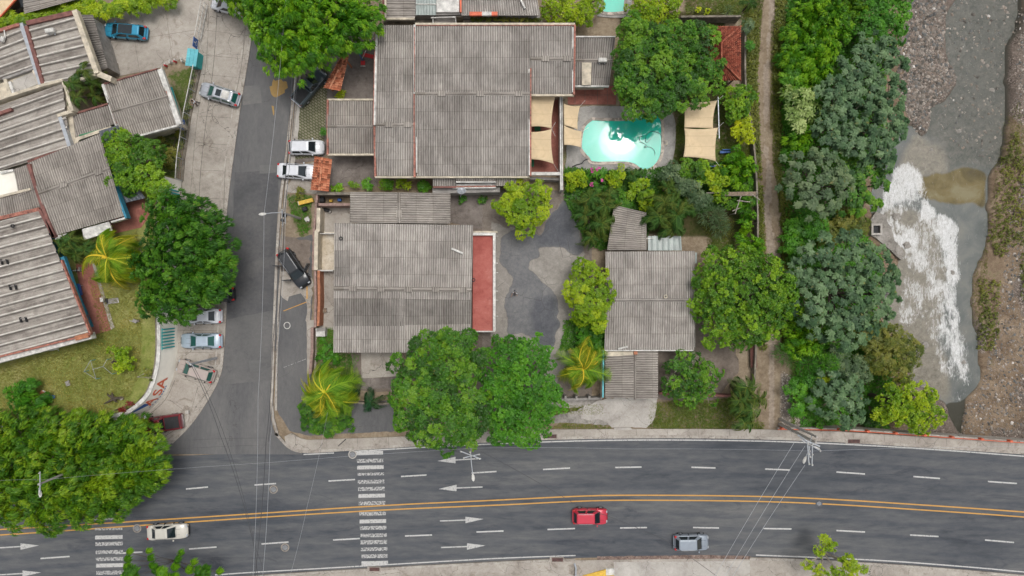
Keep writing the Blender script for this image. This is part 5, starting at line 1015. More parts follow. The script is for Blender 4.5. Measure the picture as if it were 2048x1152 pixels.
# swimming pools ----------------------------------------------------------
zt = lambda l: [(1000 + a / 2.881, b / 2.881) for a, b in l]
m, n, b, tc = new_mat('pool_water'); ob = tc.outputs['Object']
wv = n.nodes.new('ShaderNodeTexWave'); wv.wave_type = 'RINGS'; wv.rings_direction = 'SPHERICAL'; wv.inputs['Scale'].default_value = 0.30; wv.inputs['Distortion'].default_value = 3; wv.inputs['Detail'].default_value = 1; wv.inputs['Detail Scale'].default_value = 0.6
n.links.new(ob, wv.inputs['Vector'])
n.links.new(ramp(n, [(0.3, (0.01, 0.43, 0.30)), (0.6, (0.03, 0.51, 0.38)), (0.8, (0.06, 0.57, 0.44))], noise(n, ob, 0.25, 3, 0.5, 0.6)), b.inputs['Base Color'])
b.inputs['Roughness'].default_value = 0.075; b.inputs['IOR'].default_value = 1.33
hh = math_(n, 'ADD', math_(n, 'MULTIPLY', wv.outputs['Fac'], 0.35), math_(n, 'MULTIPLY', noise(n, ob, 1.6, 2, 0.5, 0.3), 0.6)); bump(n, b, hh, 0.06, 0.02); M['pool'] = m
def pool(lab, shape, deck, loc):
    g = thing('swimming_pool', lab, 'swimming pool', W(*loc))
    sp_ = spline(shape + [shape[0]], 6)[:-1]
    if deck:
        P = pts(spline(deck + [deck[0]], 5)[:-1], 0.07); MB().prism([(p.x, p.y) for p in P], -0.1, 0.07).build('deck', 'deck', g)
    P = [W(a, c, 0.0) for a, c in sp_]; MB().prism([(p.x, p.y) for p in P], -0.05, 0.085).build('water', 'pool', g)
    MB().strip([(p.x, p.y) for p in P], 0.34, 0.0, 0.16, True).build('coping', 'coping', g); MB().strip([(p.x * 1.0, p.y * 1.0) for p in P], 0.10, 0.05, 0.13, True).build('waterline_tile', 'teal', g)
    return g
M['deck'] = mat_mottled('pool_deck', C4((0.22, 0.21, 0.20), (0.30, 0.285, 0.27), (0.38, 0.36, 0.335), (0.46, 0.435, 0.40)), 0.4, 2.0, 12, (0.55, 0.53, 0.5), 0.7, 0.4, 0.6)
m, n, b, tc = new_mat('stone_coping'); vo = n.nodes.new('ShaderNodeTexVoronoi'); vo.inputs['Scale'].default_value = 2.8; n.links.new(tc.outputs['Object'], vo.inputs['Vector']); s_ = n.nodes.new('ShaderNodeSeparateColor'); n.links.new(vo.outputs['Color'], s_.inputs[0])
n.links.new(ramp(n, [(0.1, (0.19, 0.16, 0.13)), (0.5, (0.34, 0.28, 0.23)), (0.9, (0.5, 0.42, 0.35))], s_.outputs[0]), b.inputs['Base Color']); M['coping'] = m
pool('free form turquoise pool with stone edging and a bright glare of the sun', zt([(530, 686), (640, 690), (755, 684), (830, 648), (890, 648), (930, 690), (936, 760), (934, 870), (915, 930), (870, 975), (820, 985), (765, 950), (700, 940), (540, 940), (505, 910), (465, 860), (470, 770), (490, 720)]),
     zt([(450, 700), (455, 640), (490, 612), (690, 612), (870, 615), (960, 632), (1005, 680), (1012, 800), (1000, 900), (975, 975), (900, 1030), (830, 1040), (780, 1005), (600, 985), (395, 985), (385, 900), (385, 840), (420, 760)]), (1243, 283))
pool('corner of a second turquoise pool cut off by the top edge', [(1204, -60), (1252, -60), (1250, 15), (1247, 26), (1208, 27), (1204, 15)], [(1195, -70), (1262, -70), (1262, 20), (1256, 34), (1200, 33), (1195, 20)], (1228, 0))
hose = thing('pool_hose', 'dark cleaning hose curling over the right side of the pool', 'hose', W(1300, 285, 0.12))
MB().tube([W(a, c, 0.16) for a, c in spline(zt([(935, 795), (920, 770), (880, 757), (850, 770), (838, 800), (845, 820), (868, 800)]), 6)], 0.022, 6).build('tube', 'slate', hose)
MB().tube([W(a, c, 0.16) for a, c in spline(zt([(825, 785), (806, 790), (808, 815), (840, 835), (840, 852), (832, 845), (870, 850), (890, 870), (893, 895)]), 6)], 0.022, 6).build('tube', 'slate', hose)
hose = thing('pool_hose', 'dark hose lying over the pool deck at its lower left', 'hose', W(1163, 324, 0.12)); MB().tube([W(a, c, 0.18) for a, c in spline(zt([(510, 915), (485, 925), (470, 942), (440, 950), (415, 962)]), 5)], 0.05, 6).build('tube', 'black', hose)
sk = thing('pool_skimmer', 'square cream skimmer lid set in the deck right of the pool', 'skimmer', W(1331, 285)); prism_part('frame', zt([(943, 810), (965, 810), (965, 833), (943, 833)]), 0.07, 0.16, 'cream', sk); prism_part('lid', zt([(947, 814), (961, 814), (961, 829), (947, 829)]), 0.16, 0.18, 'grey', sk)
# shade sails ---------------------------------------------------------------
def sail(lab, q, zs, loc, pull=0.10, bow=(1, 1, 1, 1)):
    A, B, Cc, D = [W(*p, z) for p, z in zip(zt(q), zs)]; g = thing('shade_sail', lab, 'shade sail', (A + Cc) / 2, 'sand coloured shade sails round the pool'); cen = (A + B + Cc + D) / 4; n_ = 12
    def e(P, Q, t, k): 
        mcv = (P + Q) / 2; inw = (cen - mcv) * pull * k; return P.lerp(Q, t) + inw * 4 * t * (1 - t)
    vs = []
    for j in range(n_ + 1):
        for i in range(n_ + 1):
            s, t = i / n_, j / n_
            vs.append(e(A, B, s, bow[0]) * (1 - t) + e(D, Cc, s, bow[2]) * t + e(A, D, t, bow[3]) * (1 - s) + e(B, Cc, t, bow[1]) * s - (A * (1 - s) * (1 - t) + B * s * (1 - t) + Cc * s * t + D * (1 - s) * t) - Vector((0, 0, 0.25 * math.sin(math.pi * s) * math.sin(math.pi * t))))
    fs = [(j * (n_ + 1) + i, (j + 1) * (n_ + 1) + i, (j + 1) * (n_ + 1) + i + 1, j * (n_ + 1) + i + 1) for j in range(n_) for i in range(n_)]
    o = MB().add(vs, fs).build('canvas', 'sail', g, sm=True); s_ = o.modifiers.new('thickness', 'SOLIDIFY'); s_.thickness = 0.012
    for P in (B, Cc): MB().tube([P, P + (P - cen).normalized() * 0.9 + Vector((0, 0, -0.2))], 0.02, 5).build('guy_rope', 'white', g)
    return g
sail('upper shade sail over the red terrace against the house roof', [(180, 547), (322, 545), (298, 742), (180, 730)], [3.4, 3.3, 2.9, 3.2], 0, 0.13, (0.3, 1, .6, 0))
sail('lower shade sail over the red terrace against the house roof', [(180, 760), (298, 742), (310, 945), (178, 918)], [3.2, 2.9, 2.6, 3.2], 0, 0.13, (.5, 1, 0.6, 0))
sail('upper narrow shade sail on the pool side of the white wall', [(368, 596), (462, 610), (448, 748), (370, 722)], [3.0, 2.9, 2.6, 2.9], 0, 0.16, (.8, 1, 0.4, 0))
sail('lower narrow shade sail on the pool side of the white wall', [(369, 723), (473, 757), (468, 850), (369, 835)], [2.9, 2.7, 2.6, 2.9], 0, 0.13, (.8, .4, .8, 0))
sail('upper large shade sail right of the pool deck', [(1062, 592), (1252, 578), (1228, 742), (1062, 735)], [3.3, 3.4, 3.0, 3.0], 0, 0.10, (.5, 1, .4, .3))
sail('lower large shade sail right of the pool deck', [(1062, 738), (1256, 735), (1243, 928), (1056, 905)], [3.0, 3.2, 2.9, 2.9], 0, 0.12, (.7, .7, .7, .7))
rail_ = thing('sail_frame', 'white steel bar frame holding the two large shade sails', 'frame', W(1437, 240)); MB().tube([W(1436, 194, 3.2), W(1438.5, 277, 3.2)], 0.06).build('beam', 'steel', rail_)
for p in ((1436, 196), (1438, 275)): MB().tube([Vector((*W(*p, 3.2)[:2], 0)), W(*p, 3.2)], 0.05).build('post', 'steel', rail_)
# ------------------------------------------------------------------ vegetation
PAL = {  # leaf colours: (dark, mid, light) sampled per clump
 'bright': [(0.022, 0.095, 0.004), (0.062, 0.195, 0.006), (0.15, 0.31, 0.010)], 'dark': [(0.012, 0.058, 0.005), (0.034, 0.125, 0.009), (0.078, 0.205, 0.014)],
 'lime': [(0.075, 0.17, 0.004), (0.15, 0.26, 0.006), (0.25, 0.35, 0.01)], 'mango': [(0.018, 0.066, 0.008), (0.042, 0.145, 0.009), (0.112, 0.24, 0.016)],
 'rich': [(0.025, 0.11, 0.008), (0.045, 0.175, 0.01), (0.08, 0.235, 0.015)], 'glossy': [(0.025, 0.09, 0.005), (0.068, 0.175, 0.007), (0.15, 0.28, 0.011)],
 'castor': [(0.026, 0.072, 0.032), (0.060, 0.130, 0.062), (0.115, 0.205, 0.110)], 'olive': [(0.05, 0.08, 0.012), (0.095, 0.125, 0.02), (0.155, 0.17, 0.035)], 'greyg': [(0.035, 0.075, 0.035), (0.065, 0.12, 0.06), (0.125, 0.19, 0.105)],
 'pale': [(0.08, 0.15, 0.04), (0.16, 0.25, 0.08), (0.28, 0.38, 0.17)], 'street': [(0.022, 0.085, 0.004), (0.062, 0.165, 0.006), (0.16, 0.27, 0.010)], 'yellow': [(0.16, 0.24, 0.004), (0.28, 0.37, 0.006), (0.40, 0.46, 0.01)],
 'turf': [(0.10, 0.12, 0.02), (0.19, 0.19, 0.045), (0.31, 0.27, 0.09)], 'red': [(0.10, 0.012, 0.012), (0.14, 0.02, 0.015), (0.2, 0.03, 0.02)], 'pink': [(0.35, 0.04, 0.25), (0.5, 0.08, 0.38), (0.6, 0.15, 0.45)]}
LG = np.array([1.56, 1.38, 1.15])
STY = {  # clump radius, rosettes per m2, leaves, leaf length, width, elevation, droop
 'mango': (0.66, 11, 8, 0.29, 0.13, 0.40, 0.06), 'round': (0.48, 13, 8, 0.25, 0.12, 0.45, 0.04), 'feather': (0.42, 14, 7, 0.46, 0.12, 0.15, 0.26), 'fine': (0.5, 20, 6, 0.20, 0.11, 0.5, 0.02), 'castor': (0.50, 3.4, 11, 0.46, 0.22, 0.10, 0.14),
 'star': (0.9, 5, 10, 0.5, 0.16, 0.35, 0.12), 'sparse': (0.6, 7, 7, 0.28, 0.13, 0.4, 0.05), 'spike': (0.9, 10, 6, 0.75, 0.05, 0.9, 0.15), 'wild': (0.45, 11, 7, 0.34, 0.12, 0.4, 0.12)}
def crown_mesh(name, lobes, style, pal, seed, dens=1.0):
    """lobes: (x, y, z, r, rz) in metres relative to the tree's base -> leaf mesh"""
    rg = np.random.default_rng(seed); s, dn, k, ll, lw, el, dr = STY[style]; L_ = np.array(lobes, float)
    sub = []
    for x, y, z, r, rz in lobes:
        n_ = int(2.6 * (r / s) ** 2) + 4; i = np.arange(n_) + 0.5; cz = 1 - i / n_ * 1.3; ph = i * 2.39996 + rg.uniform(0, 6); sr = np.sqrt(np.maximum(0, 1 - cz * cz))
        d = np.stack([sr * np.cos(ph), sr * np.sin(ph), cz], -1) + rg.normal(0, 0.10, (n_, 3)); rr = np.where(rg.random((n_, 1)) > .9, 1.18, rg.uniform(0.62, 1.08, (n_, 1))); lob = len(sub)
        p = np.array([x, y, z]) + d * rr * np.array([r - s * .55, r - s * .55, rz - s * .4]); sub.append(np.concatenate([p, rg.uniform(.55, 1.15, (n_, 1)) * s, d], 1))
    S = np.concatenate(sub); dd = ((S[:, None, :2] - L_[None, :, :2]) ** 2).sum(-1) / (L_[None, :, 3] * .72) ** 2 + (S[:, None, 2] - L_[None, :, 2]) ** 2 / (L_[None, :, 4] * .72) ** 2
    S = S[(dd < 1).sum(1) == 0]
    inner = np.array([[x, y, z, .66 * min(r, rz * 1.3), 0, 0, 1.0] for x, y, z, r, rz in lobes]); S[:, 3] *= 1.0; S = np.concatenate([S, inner])
    n_per = np.maximum(3, (dn * dens * 2 * np.pi * S[:, 3] ** 2).astype(int)); idx = np.repeat(np.arange(len(S)), n_per); n_ = len(idx)
    cz = rg.uniform(-0.25, 1, n_); ph = rg.uniform(0, 2 * np.pi, n_); sr = np.sqrt(1 - cz * cz); d = np.stack([sr * np.cos(ph), sr * np.sin(ph), cz], -1)
    if style == 'castor': d = d * 0.28 + np.array([0, 0, 1.0])
    d = d + S[idx, 4:7] * 0.35; d /= np.linalg.norm(d, axis=1, keepdims=True)
    p = S[idx, :3] + d * (S[idx, 3] * rg.uniform(.72, 1.12, n_))[:, None]
    dist = np.linalg.norm(p[:, None, :] - S[None, :, :3], axis=-1) if n_ * len(S) < 6e6 else None
    if dist is not None:
        dist[np.arange(n_), idx] = 9; keep = (dist < S[None, :, 3] * .72).sum(1) == 0; p, d, idx = p[keep], d[keep], idx[keep]; n_ = len(p)
    big_ = idx >= len(S) - len(lobes); nrm = d * 0.6 + S[idx, 4:7] * 0.2 + np.array([0, 0, 0.55]); nrm /= np.linalg.norm(nrm, axis=1, keepdims=True)
    ref = np.where(np.abs(nrm[:, 2:3]) < .9, np.array([[0, 0, 1.]]), np.array([[1., 0, 0]])); u = np.cross(nrm, ref); u /= np.linalg.norm(u, axis=1, keepdims=True); v = np.cross(nrm, u)
    a = rg.uniform(0, 6.28, (n_, 1)) + np.arange(k)[None] * 2 * np.pi / k + rg.normal(0, .25, (n_, k)); e = el + rg.normal(0, .22, (n_, k)); le = ll * rg.uniform(.65, 1.25, (n_, k))
    rad = u[:, None] * np.cos(a)[..., None] + v[:, None] * np.sin(a)[..., None]; dl = rad * np.cos(e)[..., None] + nrm[:, None] * np.sin(e)[..., None]; side = np.cross(nrm[:, None], rad)
    if style == 'feather': 
        out = S[idx, 4:7].copy(); out[:, 2] = -0.15; out /= np.linalg.norm(out, axis=1, keepdims=True) + 1e-6; dl = dl * 0.65 + out[:, None] * 0.75; dl /= np.linalg.norm(dl, axis=-1, keepdims=True)
    P0 = p[:, None] + dl * (le * .06)[..., None]; mid = p[:, None] + dl * (le * .5)[..., None]; tip = p[:, None] + dl * le[..., None] - np.array([0, 0, dr]) * (le / ll)[..., None]; w = (lw / 2 * le / ll)[..., None]; up = nrm[:, None] * (lw * .18)
    Vv = np.stack([P0, mid + side * w + up, tip, mid - side * w + up], 2).reshape(-1, 3)
    cols = np.array(PAL[pal]) * LG; t = np.clip((rg.normal(0.95, .56, len(S)) + .45 * np.sin(S[:, 0] * .9 + seed) * np.cos(S[:, 1] * .8 + seed * 2))[idx] + rg.normal(0, .22, n_) + 0.25 * d[:, 2] * 0, 0, 2)[:, None] + rg.normal(0, .22, (n_, k)); t = np.clip(t, 0, 1.999); i0 = t.astype(int); f = (t - i0)[..., None]
    c = cols[i0] * (1 - f) + cols[i0 + 1] * f; sp = rg.random((n_, k)) > .985; c[sp] = c[sp] * 0.5 + np.array([.25, .2, .03]) * .5
    c = np.concatenate([c, np.ones((n_, k, 1))], -1).reshape(-1, 4)
    me = bpy.data.meshes.new(name); fast_mesh(me, Vv, np.arange(len(Vv)).reshape(-1, 4))
    at = me.attributes.new('tint', 'FLOAT_COLOR', 'POINT'); at.data.foreach_set('color', np.repeat(c, 4, 0).astype(np.float32).ravel()); me.materials.append(M['leaf']); return me
seed_ = [100]
def gz(x, y): return float(ground_z(np.array([x]), np.array([y]))[0])
def tree(name, label, cat, lobes, h, style, pal, group=None, base=None, depth=0.55, dens=1.0, trunk=True, tr=None):
    """lobes: (px, py, r px) seen from above; h = height of the crown's top above its own ground"""
    seed_[0] += 1; cx = sum(l[0] * l[2] for l in lobes) / sum(l[2] for l in lobes); cy = sum(l[1] * l[2] for l in lobes) / sum(l[2] for l in lobes)
    b0 = W(cx, cy, h * 0.75); zb = gz(b0.x, b0.y) if base is None else base; top = zb + h; root = thing(name, label, cat, (b0.x, b0.y, zb), group)
    LL = []; rg = random.Random(seed_[0]); rmax = max(l[2] for l in lobes)
    for x, y, r in lobes:
        zt_ = top - (rmax - r) / PPM * 0.5 - rg.uniform(0, 0.1) * h; rm = r / PPM * (H - zt_) / H; rz = min(rm * depth * 1.5, h * 0.62); zc = zt_ - rz; p = W(x, y, zc + rz * .5); LL.append((p.x - b0.x, p.y - b0.y, zc - zb, rm, rz))
    me = crown_mesh('crown', LL, style, pal, seed_[0], dens); o = bpy.data.objects.new('crown', me); col.objects.link(o); o.parent = root
    m = LM(); r0 = tr or max(0.04, 0.03 * h + 0.02); fork = h * 0.38
    m.tube([(0, 0, -0.1), (0.08, 0.05, fork * .5), (0, 0, fork)], r0 * 1.25, 8, r0 * .85)
    for x, y, z, r, rz in LL:
        k = 5 if style != 'sparse' else 9
        j = Vector((x * .5, y * .5, fork + (z - fork) * .6)); m.tube([(0, 0, fork * .92), j, (x, y, z + rz * .2)], r0 * .6, 6, r0 * .25)
        for q in range(k):
            a = rg.uniform(0, 6.28); f = rg.uniform(.5, .95); m.tube([j if q % 2 else (x, y, z), (x + r * f * math.cos(a) * .5, y + r * f * math.sin(a) * .5, z + rz * .35), (x + r * f * math.cos(a), y + r * f * math.sin(a), z + rz * rg.uniform(.3, .75))], r0 * .28, 5, r0 * .08)
    m.build('trunk', 'twig' if style == 'sparse' else 'bark', root)
    return root
T = tree
T('street_tree', 'large bright green tree overhanging the side road at the top', 'tree', [(545, 35, 50), (600, 20, 60), (655, 30, 62), (710, 30, 48), (575, 95, 50), (620, 82, 42), (690, 52, 40), (560, 70, 45), (600, -20, 60), (530, 0, 40), (602, 116, 22), (570, 124, 24), (726, 40, 24), (655, 80, 30)], 9.5, 'feather', 'bright')
T('street_tree', 'tip of a yellowish street tree over the small white car at the top edge', 'tree', [(415, -22, 22), (482, -4, 30), (450, -38, 30)], 6, 'feather', 'glossy')
T('garden_tree', 'light green small leaved tree leaning over the dark slate awning', 'tree', [(238, 305, 38), (280, 310, 38), (268, 350, 40), (300, 345, 34), (315, 378, 22), (225, 290, 24), (240, 340, 30), (297, 300, 24)], 5.5, 'mango', 'glossy', base=1.2)
T('street_tree', 'big dark green tree between the raised lawn and the side road', 'tree', [(335, 440, 48), (380, 445, 50), (415, 490, 50), (345, 500, 55), (400, 540, 55), (320, 565, 48), (362, 592, 44), (435, 535, 30), (335, 628, 20), (300, 605, 30), (412, 578, 32), (372, 625, 18), (345, 405, 26), (290, 520, 28)], 8.0, 'feather', 'dark', base=0.5)
T('street_tree', 'left half of the dense yellowish green trees above the avenue', 'tree', [(30, 885, 62), (100, 885, 58), (60, 955, 75), (125, 985, 62), (-10, 970, 65), (20, 1020, 42), (95, 1030, 40), (-30, 900, 60), (60, 860, 35), (140, 870, 36)], 8.0, 'feather', 'street', base=0)
T('street_tree', 'right half of the dense yellowish green trees beside the avenue corner', 'tree', [(185, 895, 58), (245, 888, 48), (288, 905, 36), (198, 962, 58), (258, 955, 50), (298, 945, 32), (170, 1015, 36), (225, 1003, 36), (210, 862, 26), (262, 858, 22), (312, 922, 18)], 7.6, 'feather', 'street', base=0)
T('street_tree', 'small feathery tree rising from the lower pavement beside the left crosswalk', 'tree', [(256, 1106, 6), (252, 1120, 8), (250, 1136, 9), (262, 1158, 15), (294, 1104, 6), (298, 1118, 7), (303, 1134, 9), (318, 1158, 15), (358, 1108, 6), (352, 1122, 8), (346, 1137, 9), (384, 1128, 7), (375, 1143, 9), (395, 1156, 13), (410, 1138, 7), (436, 1146, 7), (345, 1160, 12)], 6.0, 'feather', 'bright', dens=3.0, tr=.05)
T('mango_tree', 'tall broad mango tree touching the lower right of the central roof', 'tree', [(912, 692, 40), (860, 705, 42), (825, 735, 42), (905, 745, 50), (870, 790, 48), (820, 795, 42), (935, 800, 44), (850, 850, 46), (905, 855, 46), (950, 850, 36), (820, 840, 30), (935, 880, 20), (955, 720, 25)], 9.0, 'mango', 'mango')
T('garden_tree', 'dense rich green tree between the mango tree and the yellow palm', 'tree', [(1020, 715, 42), (1060, 715, 42), (1000, 770, 42), (1060, 770, 50), (1085, 810, 38), (1015, 830, 45), (1060, 850, 40), (1095, 780, 30), (1000, 865, 28), (1040, 878, 22)], 8.0, 'round', 'rich')
T('garden_tree', 'yellow green tree growing against the left wall of the small right hand house', 'tree', [(1180, 555, 34), (1200, 585, 30), (1160, 580, 32), (1185, 615, 38), (1200, 645, 20), (1165, 610, 28)], 5.5, 'mango', 'lime')
T('garden_tree', 'dark shrub in the gap between the yellow green tree and the yellow palm', 'shrub', [(1180, 665, 26), (1195, 690, 20), (1170, 690, 16)], 2.5, 'wild', 'rich')
T('broad_tree', 'rounded glossy tree right of the small right hand house beside the footpath', 'tree', [(1440, 545, 45), (1490, 530, 38), (1540, 560, 45), (1430, 600, 44), (1490, 590, 62), (1550, 610, 44), (1450, 650, 44), (1510, 655, 45), (1480, 680, 22), (1570, 580, 25), (1545, 650, 28), (1408, 560, 20)], 7.5, 'round', 'glossy')
T('broad_tree', 'left crown of the large trees shading the pool', 'tree', [(1270, 55, 34), (1310, 70, 38), (1275, 110, 42), (1325, 125, 42), (1250, 155, 30), (1285, 170, 42), (1270, 205, 28), (1315, 195, 34), (1300, 218, 16)], 7.5, 'mango', 'mango')
T('broad_tree', 'right crown of the large trees shading the pool', 'tree', [(1375, 70, 34), (1410, 85, 34), (1370, 120, 42), (1415, 135, 38), (1360, 175, 40), (1400, 175, 34), (1435, 150, 18), (1365, 210, 18), (1350, 95, 30), (1400, 52, 20)], 7.0, 'mango', 'mango')
T('garden_tree', 'light green tree overhanging the top of the asphalt courtyard', 'tree', [(1035, 385, 28), (1070, 390, 30), (1015, 405, 24), (1050, 425, 32), (1085, 425, 22), (1045, 455, 18), (1095, 405, 16)], 5.0, 'mango', 'lime')
T('clipped_tree', 'olive clipped tree left of the second pool at the top edge', 'tree', [(1110, 8, 28), (1140, 15, 32), (1170, 18, 30), (1185, 0, 24)], 4.0, 'fine', 'lime')
T('clipped_tree', 'olive green rounded tree right of the second pool at the top edge', 'tree', [(1285, 8, 30), (1320, 18, 32), (1345, 5, 24), (1300, 25, 24)], 4.5, 'fine', 'lime')
T('round_shrub', 'round bright shrub at the right end of the large shade sails', 'shrub', [(1468, 190, 24), (1488, 200, 26), (1475, 218, 22), (1462, 208, 18)], 3.8, 'round', 'glossy')
T('round_shrub', 'yellow leaved shrub just below the round bright shrub', 'shrub', [(1492, 240, 20), (1488, 262, 20), (1498, 278, 12)], 3.2, 'round', 'yellow')
T('garden_tree', 'bright green bush with long shoots left of the footpath below the sails', 'shrub', [(1480, 312, 20), (1475, 335, 26), (1495, 335, 18), (1485, 358, 16)], 3.5, 'feather', 'bright')
T('garden_tree', 'bright green bush touching the lower edge of the large shade sails', 'shrub', [(1375, 330, 22), (1392, 340, 22), (1400, 362, 16)], 3.4, 'mango', 'glossy')
T('garden_tree', 'yellowish bush in the garden corner near the bamboo pergola', 'shrub', [(1420, 355, 22), (1442, 352, 20), (1430, 370, 16)], 3.4, 'round', 'lime')
T('grey_shrub', 'grey green tangled shrub in the garden below the pool deck', 'shrub', [(1350, 350, 24), (1375, 375, 26), (1400, 395, 22), (1335, 345, 16)], 3.0, 'wild', 'greyg')
T('clipped_shrub', 'ball shaped shrub at the lower end of the white garden wall', 'shrub', [(1150, 357, 23)], 2.6, 'fine', 'lime', depth=0.7, dens=1.3)
T('clipped_shrub', 'ball shaped shrub at the lower edge of the pool', 'shrub', [(1240, 350, 19), (1228, 362, 15), (1236, 372, 10)], 2.6, 'fine', 'lime', depth=0.7, dens=1.3)
bg_ = T('bougainvillea', 'bougainvillea bush with magenta blossom beside the pool deck', 'shrub', [(1185, 345, 12), (1200, 350, 12), (1188, 368, 9), (1208, 342, 9)], 1.8, 'wild', 'rich')
for lb in ([(1183, 341, 6), (1196, 337, 6), (1183, 368, 5), (1203, 360, 4)],):
    LL = [((W(x, y, 1.8).x - bg_.location.x), (W(x, y, 1.8).y - bg_.location.y), 1.7, r / PPM, 0.3) for x, y, r in lb]; o = bpy.data.objects.new('blossom', crown_mesh('blossom', LL, 'fine', 'pink', 77)); col.objects.link(o); o.parent = bg_
T('garden_shrub', 'light green shrub between the palm clumps below the pool', 'shrub', [(1275, 372, 22), (1290, 392, 20), (1262, 390, 14)], 2.6, 'mango', 'lime')
T('garden_shrub', 'dark leafy shrub under the left palm clump', 'shrub', [(1225, 395, 24), (1200, 385, 20), (1245, 405, 18)], 2.2, 'wild', 'dark')
T('garden_shrub', 'leafy shrub beside the bamboo pergola on its left', 'shrub', [(1450, 395, 18), (1462, 410, 14)], 2.4, 'round', 'glossy')
T('spiky_shrub', 'feathery grey green shrub with radiating stems near the dirt patch', 'shrub', [(1425, 430, 34), (1440, 455, 24)], 2.6, 'spike', 'greyg')
T('hedge', 'narrow bright hedge along the garden wall above the rounded glossy tree', 'hedge', [(1495, 410, 15), (1497, 435, 16), (1495, 462, 16), (1500, 488, 18), (1512, 495, 14)], 2.6, 'feather', 'bright')
T('sparse_tree', 'open crowned tree with bare grey branches below the small right hand house', 'tree', [(1365, 730, 28), (1390, 715, 18), (1400, 755, 34), (1365, 770, 30), (1425, 750, 22), (1415, 785, 24), (1385, 795, 20), (1345, 762, 18)], 4.6, 'sparse', 'mango', dens=1.1)
T('garden_shrub', 'small light bush on the raised lawn beside the thin metal frame', 'shrub', [(238, 708, 18), (248, 722, 20), (236, 735, 16)], 2.0, 'round', 'lime', base=CZ)
T('garden_shrub', 'rounded green bush at the left edge of the raised lawn', 'shrub', [(35, 790, 22), (52, 795, 26), (40, 805, 20)], 2.6, 'feather', 'rich', base=CZ)
T('garden_shrub', 'low bush beside the child slide on the raised lawn', 'shrub', [(96, 799, 12)], 0.9, 'wild', 'bright', base=CZ)
T('garden_shrub', 'pale scraggly bush by the curved wall on the raised lawn', 'shrub', [(292, 745, 11), (300, 755, 8)], 0.9, 'sparse', 'olive', base=CZ)
T('garden_shrub', 'dark red leaved bush beside the curved wall end', 'shrub', [(245, 817, 9), (258, 810, 8)], 0.8, 'wild', 'red', base=CZ)
T('garden_shrub', 'dense green hedge mass at the foot of the large yellow palm', 'shrub', [(630, 832, 28), (670, 832, 28), (612, 824, 14), (650, 852, 24), (683, 848, 18), (622, 848, 18)], 1.6, 'wild', 'mango')
T('garden_shrub', 'low green plants in the bed left of the central house corner', 'shrub', [(650, 700, 14), (645, 680, 10), (655, 720, 18), (675, 712, 16)], 0.7, 'wild', 'rich')
T('wispy_tree', 'thin wispy tree at the lower edge beside the right hand lanes', 'tree', [(1650, 1085, 20), (1642, 1102, 18), (1668, 1095, 14), (1615, 1130, 14), (1640, 1145, 18), (1690, 1120, 14), (1705, 1135, 20), (1730, 1140, 12), (1680, 1150, 18)], 5.5, 'sparse', 'lime', dens=1.7)
T('hedge', 'clipped hedge along the top of the parking yard', 'hedge', [(-10, 44, 17), (8, 40, 16), (24, 38, 16), (40, 37, 16), (56, 34, 16), (72, 31, 15), (88, 27, 15), (104, 23, 15), (120, 19, 15), (136, 16, 15), (152, 14, 15)], 3.0, 'wild', 'lime', dens=1.6)
T('hedge', 'yellowish hedge behind the blue car', 'hedge', [(165, 12, 18), (182, 20, 18), (198, 20, 18), (215, 18, 18), (232, 14, 18), (250, 11, 18), (268, 8, 17), (286, 4, 17), (304, 0, 16), (322, -4, 16), (340, -6, 15)], 2.6, 'wild', 'lime', dens=1.6)
T('hedge', 'mossy creeper hedge on the wall north of the large house', 'hedge', [(x, 37 + (x - 945) * .02, 6) for x in range(945, 1085, 9)], 3.0, 'fine', 'olive', base=0, dens=1.5)
T('garden_shrub', 'green planting strip inside the wire fence', 'shrub', [(383, 150, 8), (380, 165, 8), (378, 178, 7), (374, 215, 9), (368, 235, 9), (362, 268, 9), (358, 290, 9), (352, 310, 10), (340, 300, 12), (335, 320, 14), (322, 280, 10)], 1.0, 'wild', 'olive')
for k, (x, y, r, lab) in enumerate([(672, 372, 12, 'first leafy plant in the bed below the clay tiled gate roof'), (705, 368, 10, 'yellow green plant right of the first plant in the bed below the gate roof'), (735, 368, 14, 'broad leafy plant in the middle of the bed under the large house'), (770, 368, 16, 'leafy plant in the bed directly below the left roof edge'), (805, 368, 15, 'dark leafy plant in the bed below the large corrugated roof'), (845, 370, 14, 'dark plant at the right end of the bed below the large corrugated roof')]):
    T('bed_plant', lab, 'plant', [(x, y, r), (x + 8, y + 3, r * .7)], 1.5, 'star' if k % 2 == 0 else 'wild', ('bright', 'lime', 'rich')[k % 3])
